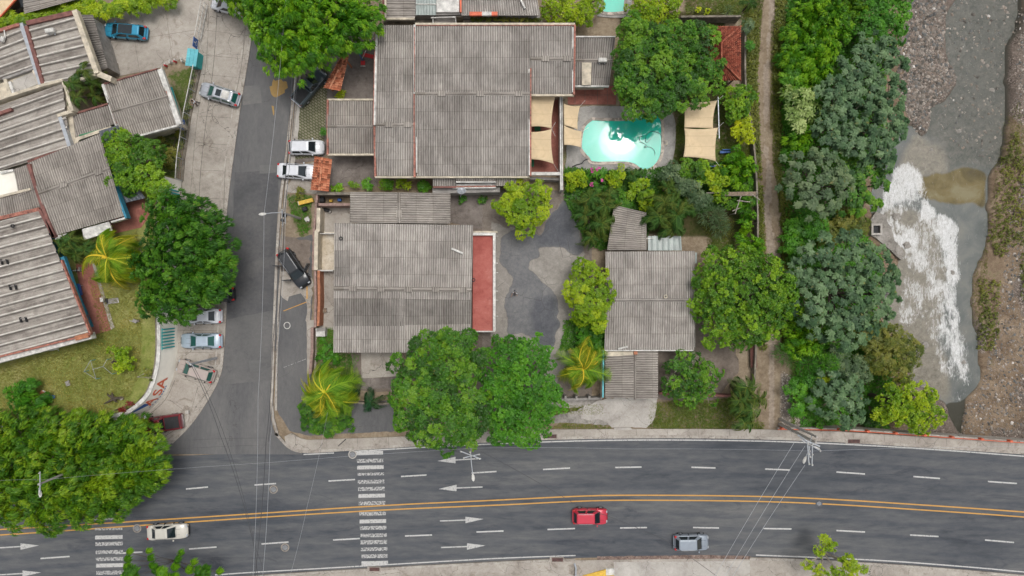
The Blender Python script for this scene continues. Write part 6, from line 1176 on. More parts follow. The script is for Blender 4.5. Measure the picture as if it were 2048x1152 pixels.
for x, y, r, h, st, pl, lab in [(683, 188, 9, 1.0, 'star', 'yellow', 'small yellow leaved plant at the lower end of the leaning gate roof'), (648, 262, 9, 1.6, 'wild', 'rich', 'narrow green plant against the left wall of the low wing'), (925, 397, 10, 1.0, 'wild', 'rich', 'low plant left of the flowering plants below the satellite dish'), (965, 397, 10, 1.0, 'wild', 'bright', 'flowering plant between the satellite dish and the courtyard tree'),
                               (189, 829, 9, 0.5, 'star', 'lime', 'small bright rosette plant by the curved wall'), (600, 395, 14, 0.5, 'wild', 'olive', 'tufted weeds beside the yellow barrier beam'), (1460, 20, 10, 1.3, 'spike', 'greyg', 'spiky rosette plant in the top right garden'), (1398, 18, 6, 0.6, 'fine', 'yellow', 'yellow flowering plant in the top right garden'), (1417, 22, 7, 0.6, 'fine', 'yellow', 'second yellow flowering plant right of the first in the top right garden'),
                               (1500, 90, 12, 2.2, 'wild', 'rich', 'creeper growing beside the red pavilion roof'), (1495, 55, 13, 2.2, 'wild', 'greyg', 'creeper above the red pavilion roof by the footpath'), (1508, 400, 14, 2.0, 'wild', 'dark', 'dark shrub under the right end of the bamboo pergola')]:
    T('garden_plant', lab, 'plant', [(x, y, r), (x - 4, y + 5, r * .6)], h, st, pl)
# riverside ----------------------------------------------------------------
T('castor_tree', 'tall blue green tree beside the gravel bar at the top of the river', 'tree', [(1755, 95, 36), (1725, 130, 40), (1775, 130, 40), (1745, 180, 45), (1785, 190, 32), (1715, 185, 34), (1700, 155, 28)], 6.5, 'castor', 'castor')
T('castor_tree', 'wide blue green tree in the middle of the upper river bank', 'tree', [(1665, 190, 34), (1700, 230, 44), (1755, 240, 46), (1790, 255, 28), (1660, 250, 34), (1720, 290, 46), (1765, 300, 34), (1670, 290, 28)], 6.5, 'castor', 'castor')
T('castor_tree', 'pale grey green tree beside the footpath bend', 'tree', [(1615, 335, 40), (1650, 350, 44), (1605, 375, 36), (1650, 390, 42), (1680, 370, 28), (1630, 415, 24)], 6.5, 'castor', 'greyg')
T('castor_tree', 'green tree above the square drain opening on the bank', 'tree', [(1720, 350, 40), (1750, 370, 28), (1700, 395, 36), (1740, 400, 26), (1760, 330, 24)], 5.5, 'castor', 'mango')
T('castor_tree', 'largest blue green tree beside the foaming water', 'tree', [(1650, 520, 45), (1700, 510, 48), (1750, 530, 42), (1640, 580, 50), (1700, 590, 62), (1755, 590, 42), (1660, 640, 45), (1715, 650, 40), (1610, 550, 30), (1780, 555, 22), (1620, 620, 34), (1690, 680, 24), (1760, 625, 28)], 8.0, 'castor', 'castor')
T('castor_tree', 'grey green tree above the bridge pavement', 'tree', [(1665, 770, 34), (1695, 780, 32), (1660, 805, 34), (1700, 815, 32), (1690, 840, 20), (1715, 795, 20)], 5.5, 'castor', 'castor')
T('bank_tree', 'bright lime tree at the river edge next to the bridge', 'tree', [(1790, 795, 24), (1815, 780, 20), (1840, 800, 30), (1870, 825, 24), (1830, 832, 34), (1785, 825, 26), (1765, 825, 16), (1850, 848, 20), (1812, 810, 30), (1858, 790, 16)], 7.0, 'round', 'lime', dens=0.9)
T('bank_tree', 'olive brown tree leaning over the river right of the largest blue green tree', 'tree', [(1760, 680, 34), (1795, 690, 34), (1770, 720, 30), (1810, 720, 28), (1800, 745, 28), (1825, 700, 18), (1735, 660, 22)], 5.5, 'wild', 'olive')
T('bank_tree', 'dark green tree beside the gravel at the top edge', 'tree', [(1755, 15, 38), (1790, 20, 34), (1780, 50, 34), (1740, 50, 30), (1800, 0, 26)], 5.5, 'mango', 'rich')
for lb, h, st, pl, lab in [([(1620, 30, 36), (1660, 25, 34), (1640, 65, 34), (1600, 70, 30), (1680, 60, 24)], 3.5, 'feather', 'bright', 'bright green thicket right of the footpath at the top edge'),
    ([(1690, 15, 30), (1715, 25, 24), (1700, -10, 30)], 3.5, 'feather', 'glossy', 'yellowish green thicket at the top edge beside the dark tree'),
    ([(1720, 38, 22), (1735, 55, 16), (1705, 50, 18)], 3.2, 'star', 'pale', 'pale leaved shrub among the thicket below the top edge'),
    ([(1590, 110, 28), (1625, 115, 32), (1655, 100, 28), (1610, 145, 28), (1640, 150, 24)], 3.0, 'feather', 'bright', 'bright creeper covered thicket beside the footpath'),
    ([(1585, 160, 22), (1580, 190, 18), (1600, 175, 18)], 2.6, 'wild', 'bright', 'dark leafy bush below the creeper covered thicket'),
    ([(1590, 200, 26), (1610, 220, 24), (1585, 232, 22), (1600, 250, 18)], 4.2, 'star', 'pale', 'pale leaved tree beside the footpath'),
    ([(1600, 278, 20), (1618, 268, 16), (1590, 300, 16), (1610, 298, 16)], 3.0, 'feather', 'bright', 'bright fern like bush under the pale leaved tree'),
    ([(1600, 460, 28), (1635, 455, 26), (1590, 495, 26), (1610, 435, 20)], 2.6, 'wild', 'rich', 'dark undergrowth bush above the largest blue green tree'),
    ([(1690, 440, 26), (1665, 465, 24), (1720, 450, 20)], 2.8, 'wild', 'olive', 'olive bush left of the square drain opening'),
    ([(1600, 665, 24), (1630, 680, 28), (1605, 690, 22), (1650, 690, 18)], 3.6, 'feather', 'bright', 'bright green bush below the largest blue green tree'),
    ([(1590, 720, 22), (1620, 735, 24), (1650, 725, 22), (1600, 750, 18)], 2.8, 'spike', 'rich', 'grassy leaved bush beside the dirt path'),
    ([(1600, 785, 24), (1625, 800, 24), (1600, 815, 18), (1620, 770, 20)], 2.8, 'wild', 'rich', 'dark bush beside the litter near the bridge'),
    ([(1690, 735, 30), (1720, 745, 26), (1670, 720, 24)], 3.0, 'wild', 'greyg', 'grey green scrub above the bridge side tree'),
    ([(1650, 760, 14), (1640, 775, 12)], 3.8, 'round', 'lime', 'small lime bush left of the grey green bridge side tree'),
    ([(1740, 845, 20), (1765, 850, 14), (1728, 840, 12)], 2.0, 'wild', 'dark', 'dark scrub against the bridge railing'),
    ([(1640, 852, 10)], 1.6, 'fine', 'bright', 'small round bush against the start of the bridge railing'),
    ([(1575, 640, 14), (1580, 665, 14), (1572, 690, 12)], 2.0, 'wild', 'dark', 'dark low bush under the rounded glossy tree by the footpath')]:
    if lab: T('bank_shrub', lab, 'shrub', lb, h, st, pl)
def cover(name, label, polys, n_, pal, seed, style='wild', z=0.0, deep=False):
    rg = np.random.default_rng(seed); bx = [p for q in polys for p in q]; X = rg.uniform(min(p[0] for p in bx), max(p[0] for p in bx), n_ * 5); Y = rg.uniform(min(p[1] for p in bx), max(p[1] for p in bx), n_ * 5); ok = np.zeros(len(X), bool)
    for q in polys: ok |= in_poly(X, Y, q)
    X, Y = X[ok][:n_], Y[ok][:n_]; kk = (H + 3) / H / PPM if deep else 1 / PPM; x, y = (X - 1024) * kk, (576 - Y) * kk; zz = ground_z(x, y) + z if z < 1 else np.full(len(x), z); k = 5; s, dn, _, ll, lw, el, dr = STY[style]; n_ = len(x); hgt = rg.uniform(.02, .35, n_) * (1 if style != 'grass' else .2)
    a = rg.uniform(0, 6.28, (n_, k)); le = ll * rg.uniform(.5, 1.2, (n_, k)); e = rg.uniform(.2, 1.2, (n_, k)); P = np.stack([x, y, zz + hgt], -1)[:, None]
    d = np.stack([np.cos(a) * np.cos(e), np.sin(a) * np.cos(e), np.sin(e)], -1); sd_ = np.stack([-np.sin(a), np.cos(a), 0 * a], -1)
    Vv = np.stack([P + 0 * d, P + d * (le * .5)[..., None] + sd_ * lw / 2, P + d * le[..., None] - np.array([0, 0, dr]), P + d * (le * .5)[..., None] - sd_ * lw / 2], 2).reshape(-1, 3)
    cols = np.array(PAL[pal]) * LG; t = np.clip(1 + 1.2 * (fb(x, y, .5, seed)[:, None] - .5) * 2 + rg.normal(0, .3, (n_, k)), 0, 1.99); i0 = t.astype(int); f = (t - i0)[..., None]; c = np.concatenate([cols[i0] * (1 - f) + cols[i0 + 1] * f, np.ones((n_, k, 1))], -1).reshape(-1, 4)
    me = bpy.data.meshes.new(name); fast_mesh(me, Vv, np.arange(len(Vv)).reshape(-1, 4)); at = me.attributes.new('tint', 'FLOAT_COLOR', 'POINT'); at.data.foreach_set('color', np.repeat(c, 4, 0).astype(np.float32).ravel()); me.materials.append(M['leaf'])
    o = bpy.data.objects.new(name, me); col.objects.link(o); return tag(o, label, 'ground cover', kind='stuff')
STY['grass'] = (0.2, 1, 5, 0.13, 0.03, 0.8, 0.0); STY['turf'] = (0.2, 1, 5, 0.10, 0.03, 0.8, 0.0)
cover('undergrowth', 'green undergrowth covering the river bank between the trees', [[(1575, -40), (1810, -40), (1800, 260), (1765, 330), (1745, 440), (1800, 520), (1780, 640), (1830, 700), (1825, 780), (1880, 850), (1600, 858), (1590, 700), (1575, 500), (1562, 300), (1565, 120)]], 22000, 'rich', 41)
cover('undergrowth', 'mixed garden undergrowth between the pool and the small right hand house', [[(1130, 335), (1250, 345), (1330, 335), (1505, 320), (1510, 400), (1380, 430), (1300, 450), (1290, 480), (1200, 500), (1170, 480), (1130, 400)], [(1130, 640), (1212, 640), (1212, 700), (1120, 700)]], 9000, 'dark', 42)
cover('grass', 'patchy green grass on the verge in front of the small right hand house', [[(1300, 805), (1480, 795), (1530, 850), (1525, 858), (1296, 858)], [(1095, 812), (1208, 808), (1208, 828), (1095, 830)], [(1120, 845), (1222, 850), (1222, 858), (1100, 858)]], 5000, 'olive', 43, 'grass')
cover('grass', 'rough grass either side of the footpath', [[(1485, -20), (1528, -20), (1514, 160), (1522, 320), (1492, 340), (1490, 100)], [(1558, -20), (1580, -20), (1560, 420), (1545, 320), (1545, 170)], [(1560, 470), (1590, 470), (1600, 700), (1562, 700)], [(1542, 40), (1560, 40), (1552, 260), (1540, 260)], [(1512, 380), (1526, 380), (1534, 520), (1520, 520)]], 15000, 'olive', 44, 'grass')
cover('grass', 'weedy grass in the bed and verges around the central house', [[(632, 655), (668, 655), (668, 704), (720, 708), (715, 740), (680, 730), (632, 700)], [(570, 388), (625, 392), (622, 460), (605, 470), (585, 430)]], 3000, 'rich', 45, 'grass')
cover('undergrowth', 'tufts and low weeds along both sides of the footpath', [[(1494, 40), (1520, 20), (1514, 160), (1520, 310), (1526, 420), (1530, 700), (1518, 700), (1516, 420), (1508, 310), (1496, 180)], [(1552, -20), (1575, -20), (1562, 110), (1556, 300), (1548, 250), (1546, 120)], [(1556, 380), (1580, 400), (1580, 700), (1562, 700), (1564, 480)]], 2600, 'olive', 50)
cover('undergrowth', 'low scrub scattered on the far right river bank', [[(2000, 340), (2030, 260), (2050, 330), (2040, 480), (2000, 520), (1985, 480)], [(1965, 560), (2000, 560), (2000, 700), (1965, 700)], [(2035, 420), (2100, 380), (2100, 600), (2040, 600)]], 1200, 'olive', 49, deep=True)
cover('grass', 'grassy strip on the far right river bank', [[(2010, 240), (2040, 200), (2048, 330), (2005, 380), (1990, 420), (1975, 600), (1965, 700), (1950, 620), (1950, 570), (1985, 430), (1998, 330)]], 1500, 'olive', 46, 'grass', deep=True)
cover('grass', 'lawn inside the garden around the pool and in the top right corner', [[(1342, 215), (1368, 205), (1368, 330), (1345, 330)], [(1370, -20), (1478, -20), (1478, 28), (1370, 28)], [(1400, 440), (1468, 440), (1470, 520), (1420, 500)], [(1440, 180), (1500, 180), (1500, 350), (1440, 350)]], 6000, 'olive', 47, 'grass')
cover('grass', 'dry turf of the raised lawn in the left compound', [[(0, 735), (190, 682), (230, 660), (205, 560), (300, 460), (312, 560), (310, 640), (306, 735), (288, 785), (240, 820), (105, 836), (0, 840)]], 16000, 'turf', 48, 'turf', z=CZ)

# palms ---------------------------------------------------------------------
def frond_mesh(L, cols, seed, n_=26, arch=(0.55, 1.15), wid=0.55, bend=0.0):
    rg = random.Random(seed); vs = []; fs = []; cc = []
    def R_(t): return Vector((L * t * (1 - 0.12 * t * t), bend * L * t * t, L * (arch[0] * t - arch[1] * t * t)))
    for i in range(n_):
        t0 = 0.10 + 0.88 * i / n_; p = R_(t0); tg = (R_(min(1, t0 + .03)) - R_(t0 - .03)).normalized(); ln = L * wid * 1.25 * math.sin(math.pi * min(1, .12 + t0 * .84)) ** .7 * rg.uniform(.8, 1.1)
        for sg in (-1, 1):
            sd_ = Vector((0, sg, 0)); d = (sd_ * .75 + tg * (.55 + .5 * t0) + Vector((0, 0, -.25))).normalized(); w = tg * (L * .010 + .003); b0 = len(vs)
            vs += [p - w, p + w, p + d * ln * .6 + w * .8 + Vector((0, 0, -.05 * ln)), p + d * ln + Vector((0, 0, -.35 * ln)), p + d * ln * .6 - w * .8 + Vector((0, 0, -.05 * ln))]; fs.append((b0, b0 + 1, b0 + 2, b0 + 3, b0 + 4) if sg < 0 else (b0 + 4, b0 + 3, b0 + 2, b0 + 1, b0))
            a, b_ = cols[0], cols[1]; k = min(1, max(0, rg.gauss(0, .3) + .8 * t0)); c = [a[j] * (1 - k) + b_[j] * k for j in range(3)]; c2 = [c[j] * .5 + cols[2][j] * .5 for j in range(3)] if rg.random() < .25 + .4 * (t0 > .8) else c; cc += [c] * 3 + [c2] * 2
    for i in range(12):
        t0, t1 = i / 12, (i + 1) / 12; w0, w1 = .020 * (1 - t0 * .8), .020 * (1 - t1 * .8); p, q = R_(t0), R_(t1); b0 = len(vs); u = Vector((0, 0, .02))
        vs += [p + Vector((0, -w0, 0)) + u, p + Vector((0, w0, 0)) + u, q + Vector((0, w1, 0)) + u, q + Vector((0, -w1, 0)) + u]; fs.append((b0, b0 + 3, b0 + 2, b0 + 1)[::-1]); cc += [cols[2] if cols[2][0] > .5 else cols[1]] * 4
    me = bpy.data.meshes.new('frond'); me.from_pydata([tuple(v) for v in vs], [], fs); at = me.attributes.new('tint', 'FLOAT_COLOR', 'POINT'); at.data.foreach_set('color', np.array([(*c, 1) for c in cc], np.float32).ravel()); me.materials.append(M['frond']); return me
PC = {'gold': ((0.13, 0.26, 0.010), (0.40, 0.47, 0.02), (0.70, 0.62, 0.05)), 'green': ((0.03, 0.085, 0.012), (0.065, 0.14, 0.02), (0.16, 0.17, 0.04)), 'mixed': ((0.045, 0.11, 0.014), (0.12, 0.20, 0.028), (0.32, 0.31, 0.08)), 'teal': ((0.018, 0.075, 0.02), (0.035, 0.12, 0.03), (0.09, 0.16, 0.05))}
vary = lambda c, i: [tuple(x * y for x, y in zip(q, ((1, 1, 1), (.62, .85, 1), (1.1, .88, .8))[i])) for q in c]
FM = {k: [frond_mesh(1.0, vary(c, i), 10 + i, 26, ((.55, 1.15), (.35, .8), (.75, 1.3))[i], (.30, .34, .27)[i], (-.22, .12, .3)[i]) for i in range(3)] for k, c in PC.items()}
def palm(label, heads, kind, group=None, nf=15, base=None, name='palm_tree'):
    if len(heads) > 1: nf += 1
    """heads: (px, py, radius px, height) one for each stem of the clump"""
    p0 = heads[0]; b0 = W(p0[0], p0[1], 0); seed_[0] += 1; rg = random.Random(seed_[0]); zb = gz(b0.x, b0.y) if base is None else base
    q0 = W(p0[0], p0[1], zb + p0[3]); root = thing(name, label, 'palm', (q0.x, q0.y, zb), group)
    for x, y, r, h in heads:
        t = W(x, y, zb + h); L = r / PPM * (H - h) / H; rel = Vector((t.x - q0.x, t.y - q0.y, h - 0.15))
        m = LM(); m.tube([(rel.x * .3, rel.y * .3, -.1), (rel.x * .7, rel.y * .7, h * .5), tuple(rel)], .16 if h > 3 else .1, 8, .10); m.build('trunk', 'bark', root)
        off = rg.uniform(0, 6.28)
        for k in range(nf):
            o = bpy.data.objects.new('frond', FM[kind][rg.randrange(3)]); col.objects.link(o); o.parent = root; s = L * (rg.uniform(.85, 1.3) if k < nf * .65 else rg.uniform(.55, .85)); tilt = rg.uniform(-.15, .45) if k < nf * .65 else rg.uniform(-.85, -.3)
            o.location = rel; o.rotation_euler = (rg.uniform(-.6, .6), tilt, off + k * (2 * math.pi / (nf * .65)) + rg.uniform(-.3, .3)); o.scale = (s, s * rg.choice((-1.15, 1.15)), s)
    return root
palm('large golden coconut palm at the bend of the side road and the avenue', [(650, 786, 66, 5.5)], 'gold', nf=32)
palm('star shaped golden palm in front of the small right hand house', [(1166, 738, 54, 5.0)], 'gold', nf=24)
palm('golden coconut palm on the raised lawn beside the red terrace', [(214, 515, 66, 4.5)], 'gold', nf=28, base=CZ)
palm('orange tinged palm clump between the white porch roof and the golden palm', [(140, 478, 28, 3.2), (122, 495, 26, 3.0), (168, 500, 26, 2.8), (150, 508, 24, 2.2)], 'mixed', nf=10, base=CZ)
palm('dark palm clump rising out of the upper left courtyard', [(165, 140, 26, 6.0), (142, 165, 26, 5.5), (150, 195, 24, 5.2), (185, 160, 26, 4.5), (188, 190, 24, 3.5)], 'mixed', nf=9, base=0)
palm('left dark palm clump between the asphalt courtyard and the brown shed roof', [(1180, 395, 32, 4.5), (1210, 410, 30, 4.5), (1170, 430, 30, 4.0), (1205, 445, 32, 4.2), (1185, 475, 26, 3.2), (1220, 390, 26, 4)], 'mixed', nf=11)
palm('right dark palm clump above the translucent awning', [(1330, 405, 38, 4.8), (1355, 430, 36, 4.6), (1320, 435, 34, 4.2), (1345, 455, 30, 3.6), (1370, 415, 26, 4)], 'mixed', nf=11)
palm('tall dark palm clump hanging over the pavement near the bridge start', [(1495, 775, 34, 5), (1480, 800, 32, 4.8), (1505, 820, 34, 5), (1490, 845, 28, 4.4), (1520, 795, 26, 4.4)], 'mixed', nf=10)
palm('small young palm on the low wall right of the large golden palm', [(741, 805, 28, 1.8)], 'teal', nf=9)
palm('young palm partly under the right fronds of the large golden palm', [(704, 792, 24, 1.6)], 'teal', nf=8)
palm('small palm among the shrubs right of the ball shaped shrub by the pool', [(1268, 350, 24, 2.4)], 'mixed', nf=9)
palm('small fan of palm leaves among the shrubs left of the tangled grey shrub', [(1335, 375, 24, 2.8), (1350, 385, 18, 2.8)], 'mixed', nf=9)
palm('single leaning plant with a yellow stem beside the asphalt courtyard', [(1179, 480, 22, 2.6)], 'green', nf=6, name='banana_plant')
palm('broad leaved banana plant at the top right near the footpath', [(1500, 5, 22, 2.4)], 'green', nf=7, name='banana_plant')
palm('low palm like tuft on the river bank under the olive brown tree', [(1722, 672, 22, 2.5)], 'mixed', nf=10)
# ------------------------------------------------------------------ vehicles
def paint_mat(name, c, metal=0.35):
    m, n, b, tc = new_mat(name); b.inputs['Base Color'].default_value = (*c, 1); b.inputs['Metallic'].default_value = metal * 0.4; b.inputs['Roughness'].default_value = 0.38
    b.inputs['Coat Weight'].default_value = 0.7; b.inputs['Coat Roughness'].default_value = 0.12
    d = noise(n, tc.outputs['Object'], 2.5, 5, 0.7); dusty = tuple(x * 0.85 + 0.012 for x in c)
    n.links.new(ramp(n, [(0.35, c), (0.75, dusty)], d), b.inputs['Base Color']); return m
CARS = {'suv': dict(W=1.84, H=1.66, hood=.265, ws=.10, tail=.475, rt=.405, belt=1.02, hz=1.0, dz=None), 'wagon': dict(W=1.78, H=1.50, hood=.25, ws=.09, tail=.47, rt=.39, belt=.94, hz=.90), 'hatch': dict(W=1.74, H=1.50, hood=.27, ws=.10, tail=.475, rt=.40, belt=.96, hz=.92),
        'sedan': dict(W=1.78, H=1.44, hood=.23, ws=.055, tail=.36, rt=.225, belt=.92, hz=.90), 'pickup': dict(W=1.86, H=1.78, hood=.22, ws=.085, tail=.09, rt=.05, belt=1.08, hz=1.06)}
def car(name, label, kind, mat, px, py, ang, L, cat='car', glass='glass', z=0.0, rails=False, doors=False, sunroof=False, roofmat=None, group=None):
    """ang: direction of the bonnet in the picture, degrees counter clockwise from right"""
    K = CARS[kind]; w = K['W'] / 2; p = W(px, py, z + 0.9); root = thing(name, label, cat, (p.x, p.y, z), group, R(ang)); rt = kind
    nose = [(-.5, .70, .55), (-.485, .86, .80), (-.45, .95, .93), (-.38, 1, .97), (-.2, 1, 1), (0, 1, 1), (.2, 1, 1), (.32, .99, .97), (.41, .95, .92), (.46, .88, .84), (.488, .76, .70), (.5, .62, .58)]
    if kind == 'pickup': nose[0], nose[1] = (-.5, .94, .92), (-.49, .97, .96)
    m = LM(); ns = len(nose); prof = []
    for s, fw, fz in nose:
        x = s * L; hz = (K['belt'] if s < K['hood'] else K['belt'] + (K['hz'] * .86 - K['belt']) * (s - K['hood']) / (.5 - K['hood'])) * (fz if abs(s) > .44 else 1); ww = w * fw
        half = [(ww * .86, .24), (ww * .98, .36), (ww, .56), (ww * .985, hz - .16), (ww * .93, hz - .05), (ww * .80, hz), (ww * .40, hz + .035)]
        ring = [(x, y, zz) for y, zz in half] + [(x, 0, hz + .045)] + [(x, -y, zz) for y, zz in half[::-1]]; prof.append(ring)
    nr = len(prof[0]); vs = [q for g in prof for q in g]; fs = []
    for i in range(ns - 1):
        for k in range(nr - 1): fs.append((i * nr + k, i * nr + k + 1, (i + 1) * nr + k + 1, (i + 1) * nr + k)[::-1])
        fs.append((i * nr + nr - 1, i * nr, (i + 1) * nr, (i + 1) * nr + nr - 1)[::-1])
    fs.append(tuple(range(nr))); fs.append(tuple(reversed(range((ns - 1) * nr, ns * nr))))
    m.add(vs, fs); b = m.build('body', mat, root, sm=True)
    bv = b.modifiers.new('round', 'BEVEL'); bv.width = .05; bv.segments = 2; bv.limit_method = 'ANGLE'; bv.angle_limit = R(35)
    # cabin
    xf, xr = K['hood'] * L, -K['tail'] * L + (0.0 if kind != 'pickup' else 0); xf2, xr2 = K['ws'] * L - .12 * 0, -K['rt'] * L; zb = K['belt'] - .02; zt_ = K['H']; wb, wt = w * .88, w * .68
    Bt = [(xf, wb * .86), (xf - .28, wb), (xr + .22, wb * .98), (xr, wb * .84)]; Tp = [(xf2, wt * .93), (xf2 - .2, wt), (xr2 + .15, wt), (xr2, wt * .92)]
    bl = [(x, y, zb) for x, y in Bt] + [(x, -y, zb) for x, y in Bt[::-1]]; tl = [(x, y, zt_ - .06) for x, y in Tp] + [(x, -y, zt_ - .06) for x, y in Tp[::-1]]; ti = [(x * .94 + (xf2 + xr2) * .03, y * .86, zt_) for x, y in Tp] + [(x * .94 + (xf2 + xr2) * .03, -y * .86, zt_) for x, y in Tp[::-1]]
    m = LM(); m.add(bl + tl + ti, [(i, (i + 1) % 8, 8 + (i + 1) % 8, 8 + i)[::-1] for i in range(8)] + [(8 + i, 8 + (i + 1) % 8, 16 + (i + 1) % 8, 16 + i)[::-1] for i in range(8)] + [tuple(range(16, 24))[::-1]])
    c = m.build('cabin', roofmat or mat, root); bv = c.modifiers.new('round', 'BEVEL'); bv.width = .05; bv.segments = 2
    def pane(nm, a, b_, c_, d, ins=.05, off=.022):
        P = [Vector(q) for q in (a, b_, c_, d)]; n_ = (P[1] - P[0]).cross(P[3] - P[0]).normalized(); cen = sum(P, Vector()) / 4
        if n_.dot(cen - Vector(((xf + xr) / 2, 0, zb - .3))) < 0: n_ = -n_
        q = [cen + (v - cen) * (1 - ins) + n_ * off for v in P]; mm = LM(); mm.add(q + [v - n_ * .03 for v in q], [(0, 1, 2, 3), (7, 6, 5, 4), (0, 4, 5, 1), (1, 5, 6, 2), (2, 6, 7, 3), (3, 7, 4, 0)]); return mm.build(nm, glass, root)
    pane('windscreen', bl[0], bl[7], tl[7], tl[0], .07); pane('rear_window', bl[3], bl[4], tl[4], tl[3], .12)
    for sgn, (i0, i1) in ((1, (1, 2)), (-1, (6, 5))):
        A, Bq, Cq, Dq = [Vector(v) for v in (bl[i0], bl[i1], tl[i1], tl[i0])]; cuts = (0, .48, 1) if kind != 'pickup' else (0, .55, 1)
        for k in range(2):
            f0, f1 = cuts[k] + .02, cuts[k + 1] - .02; pane('side_window', A.lerp(Bq, f0), A.lerp(Bq, f1), Dq.lerp(Cq, f1), Dq.lerp(Cq, f0), .12)
    if kind == 'pickup':
        x0, x1 = -.475 * L, xr - .12; mm = LM(); mm.box(x0, -w * .78, K['belt'] - .32, x1, w * .78, K['belt'] + .062); mm.build('cargo_bed', 'black', root)
        mm = LM()
        for sg in (-1, 1): mm.box(x0 - .04, sg * w * .80 - .06, K['belt'] - .1, x1 + .03, sg * w * .80 + .06, K['belt'] + .13)
        mm.box(x0 - .09, -w * .86, K['belt'] - .1, x0, w * .86, K['belt'] + .13); mm.box(x1, -w * .86, K['belt'] - .1, x1 + .06, w * .86, K['belt'] + .13); mm.build('bed_rail', mat, root)
    # wheels, lights, mirrors, bumpers
    for sx in (-.31, .31):
        for sg in (-1, 1):
            T_ = Matrix.Translation((sx * L, sg * (w - .10), .33)) @ Matrix.Rotation(R(90), 4, 'X'); mm = LM(); mm.v = []; prof_ = [(.20, -.11), (.31, -.115), (.335, -.08), (.335, .08), (.31, .115), (.20, .11)]; mm.lathe((0, 0, 0), prof_, 18, Matrix.Rotation(R(90), 3, 'X'))
            mm.v = [tuple(Vector(v) + Vector((sx * L, sg * (w - .09), .33))) for v in mm.v]; wh = mm.build('wheel', 'black', root, sm=False)
            m2 = LM(); m2.lathe((0, 0, 0), [(.05, -.125), (.19, -.118), (.20, -.10), (.20, .10), (.19, .118), (.05, .125)], 12, Matrix.Rotation(R(90), 3, 'X')); m2.v = [tuple(Vector(v) + Vector((sx * L, sg * (w - .09), .33))) for v in m2.v]; m2.build('rim', 'steel', wh)
    for sg in (-1, 1):
        mm = LM(); mm.box(.452 * L, sg * w * .60 - .15, K['hz'] * .62, .489 * L, sg * w * .60 + .15, K['hz'] * .80); h = mm.build('headlight', 'lamp_clear', root); bb = h.modifiers.new('round', 'BEVEL'); bb.width = .05; bb.segments = 2
        x0 = -.5 * L; mm = LM(); mm.box(x0 + .00, sg * w * .76 - .10, K['belt'] - .30, x0 + .28, sg * w * .76 + .13, K['belt'] - (.0 if kind != 'sedan' else .08)); h = mm.build('taillight', 'lamp_red', root); bb = h.modifiers.new('round', 'BEVEL'); bb.width = .04; bb.segments = 2
        mm = LM(); mm.box(xf - .38, sg * (w + .08) - .10, K['belt'] - .02, xf - .24, sg * (w + .08) + .08, K['belt'] + .12); h = mm.build('mirror', mat if kind != 'pickup' else 'black', root); bb = h.modifiers.new('round', 'BEVEL'); bb.width = .03; bb.segments = 2
        if rails: mm = LM(); mm.tube([(xf2 - .25, sg * wt * .93, zt_ - .02), (xf2 - .4, sg * wt * .93, zt_ + .045), (xr2 + .3, sg * wt * .93, zt_ + .045), (xr2 + .12, sg * wt * .93, zt_ - .02)], .025, 6); mm.build('roof_rail', 'chrome', root)
    mm = LM(); mm.box(.488 * L, -w * .55, .32, .507 * L, w * .55, .52); mm.build('grille', 'black', root); mm = LM(); mm.box(-.515 * L, -w * .80, .36, -.487 * L, w * .80, .56); h = mm.build('bumper', mat if kind != 'pickup' else 'chrome', root)
    mm = LM()
    for sg in (-1, 1): mm.box(xf - .05, sg * w * .35 - .008, zb + .045, xf + .52 * 0 + .5, sg * w * .35 + .008, zb + .052)
    mm.box(xf + .02, -w * .76, zb + .038, xf + .05, w * .76, zb + .05); mm.build('bonnet_seam', 'black', root)
    mm = LM()
    for sx in (xf - .35, xf - .35 - (xf - xr) * .36, xf - .35 - (xf - xr) * .70):
        for sg in (-1, 1): mm.box(sx - .012, sg * w * .90 - .10, .40, sx + .012, sg * w * .90 + .205, K['belt'] - .035)
    mm.build('door_seam', 'black', root)
    if sunroof == 'dark': mm = LM(); mm.box(xr2 + .75, -.52, zt_ + .001, xf2 - .12, .52, zt_ + .014); mm.build('sunroof', 'glass', root)
    elif sunroof: mm = LM(); mm.box(xf2 - .95, -.38, zt_ + .001, xf2 - .35, .38, zt_ + .014); mm.build('sunroof', 'glass', root); mm = LM(); mm.box(xr2 + .35, -.46, zt_ + .001, xf2 - 1.05, .46, zt_ + .02); mm.build('roof_panel', 'white', root)
    if doors:
        for sx, sg, a in ((.02, 1, 62), (.02, -1, -62), (-.20, -1, -55)):
            mm = LM(); T_ = Matrix.Translation((sx * L + .85 * (sx > 0), sg * w, 0)) @ Matrix.Rotation(R(180 - a), 4, 'Z'); mm.box(0, -.06, .38, 1.0, .06, .95, T_); mm.box(.02, -.04, .95, .08, .04, 1.35, T_); mm.box(.9, -.04, .95, .96, .04, 1.45, T_); mm.box(.06, -.04, 1.40, .96, .04, 1.46, T_)
            d = mm.build('door', mat, root); m2 = LM(); m2.box(.09, -.012, .95, .9, .012, 1.4, T_); m2.build('door_glass', 'glass', d)
    return root
PM = {k: paint_mat(k + '_car_paint', c, mt) for k, c, mt in (('white', (.70, .71, .74), 0), ('silver', (.46, .48, .52), .7), ('pale_blue', (.42, .50, .58), .6), ('cream', (.62, .59, .52), .2), ('beige', (.47, .39, .35), .3), ('red', (.55, .02, .05), .2), ('darkred', (.17, .008, .018), .4), ('blue', (.02, .27, .44), .4), ('black', (.008, .010, .014), .0), ('slate', (.06, .085, .10), .6), ('grey', (.30, .34, .39), .7), ('bonnet', (.12, .2, .24), .6))}
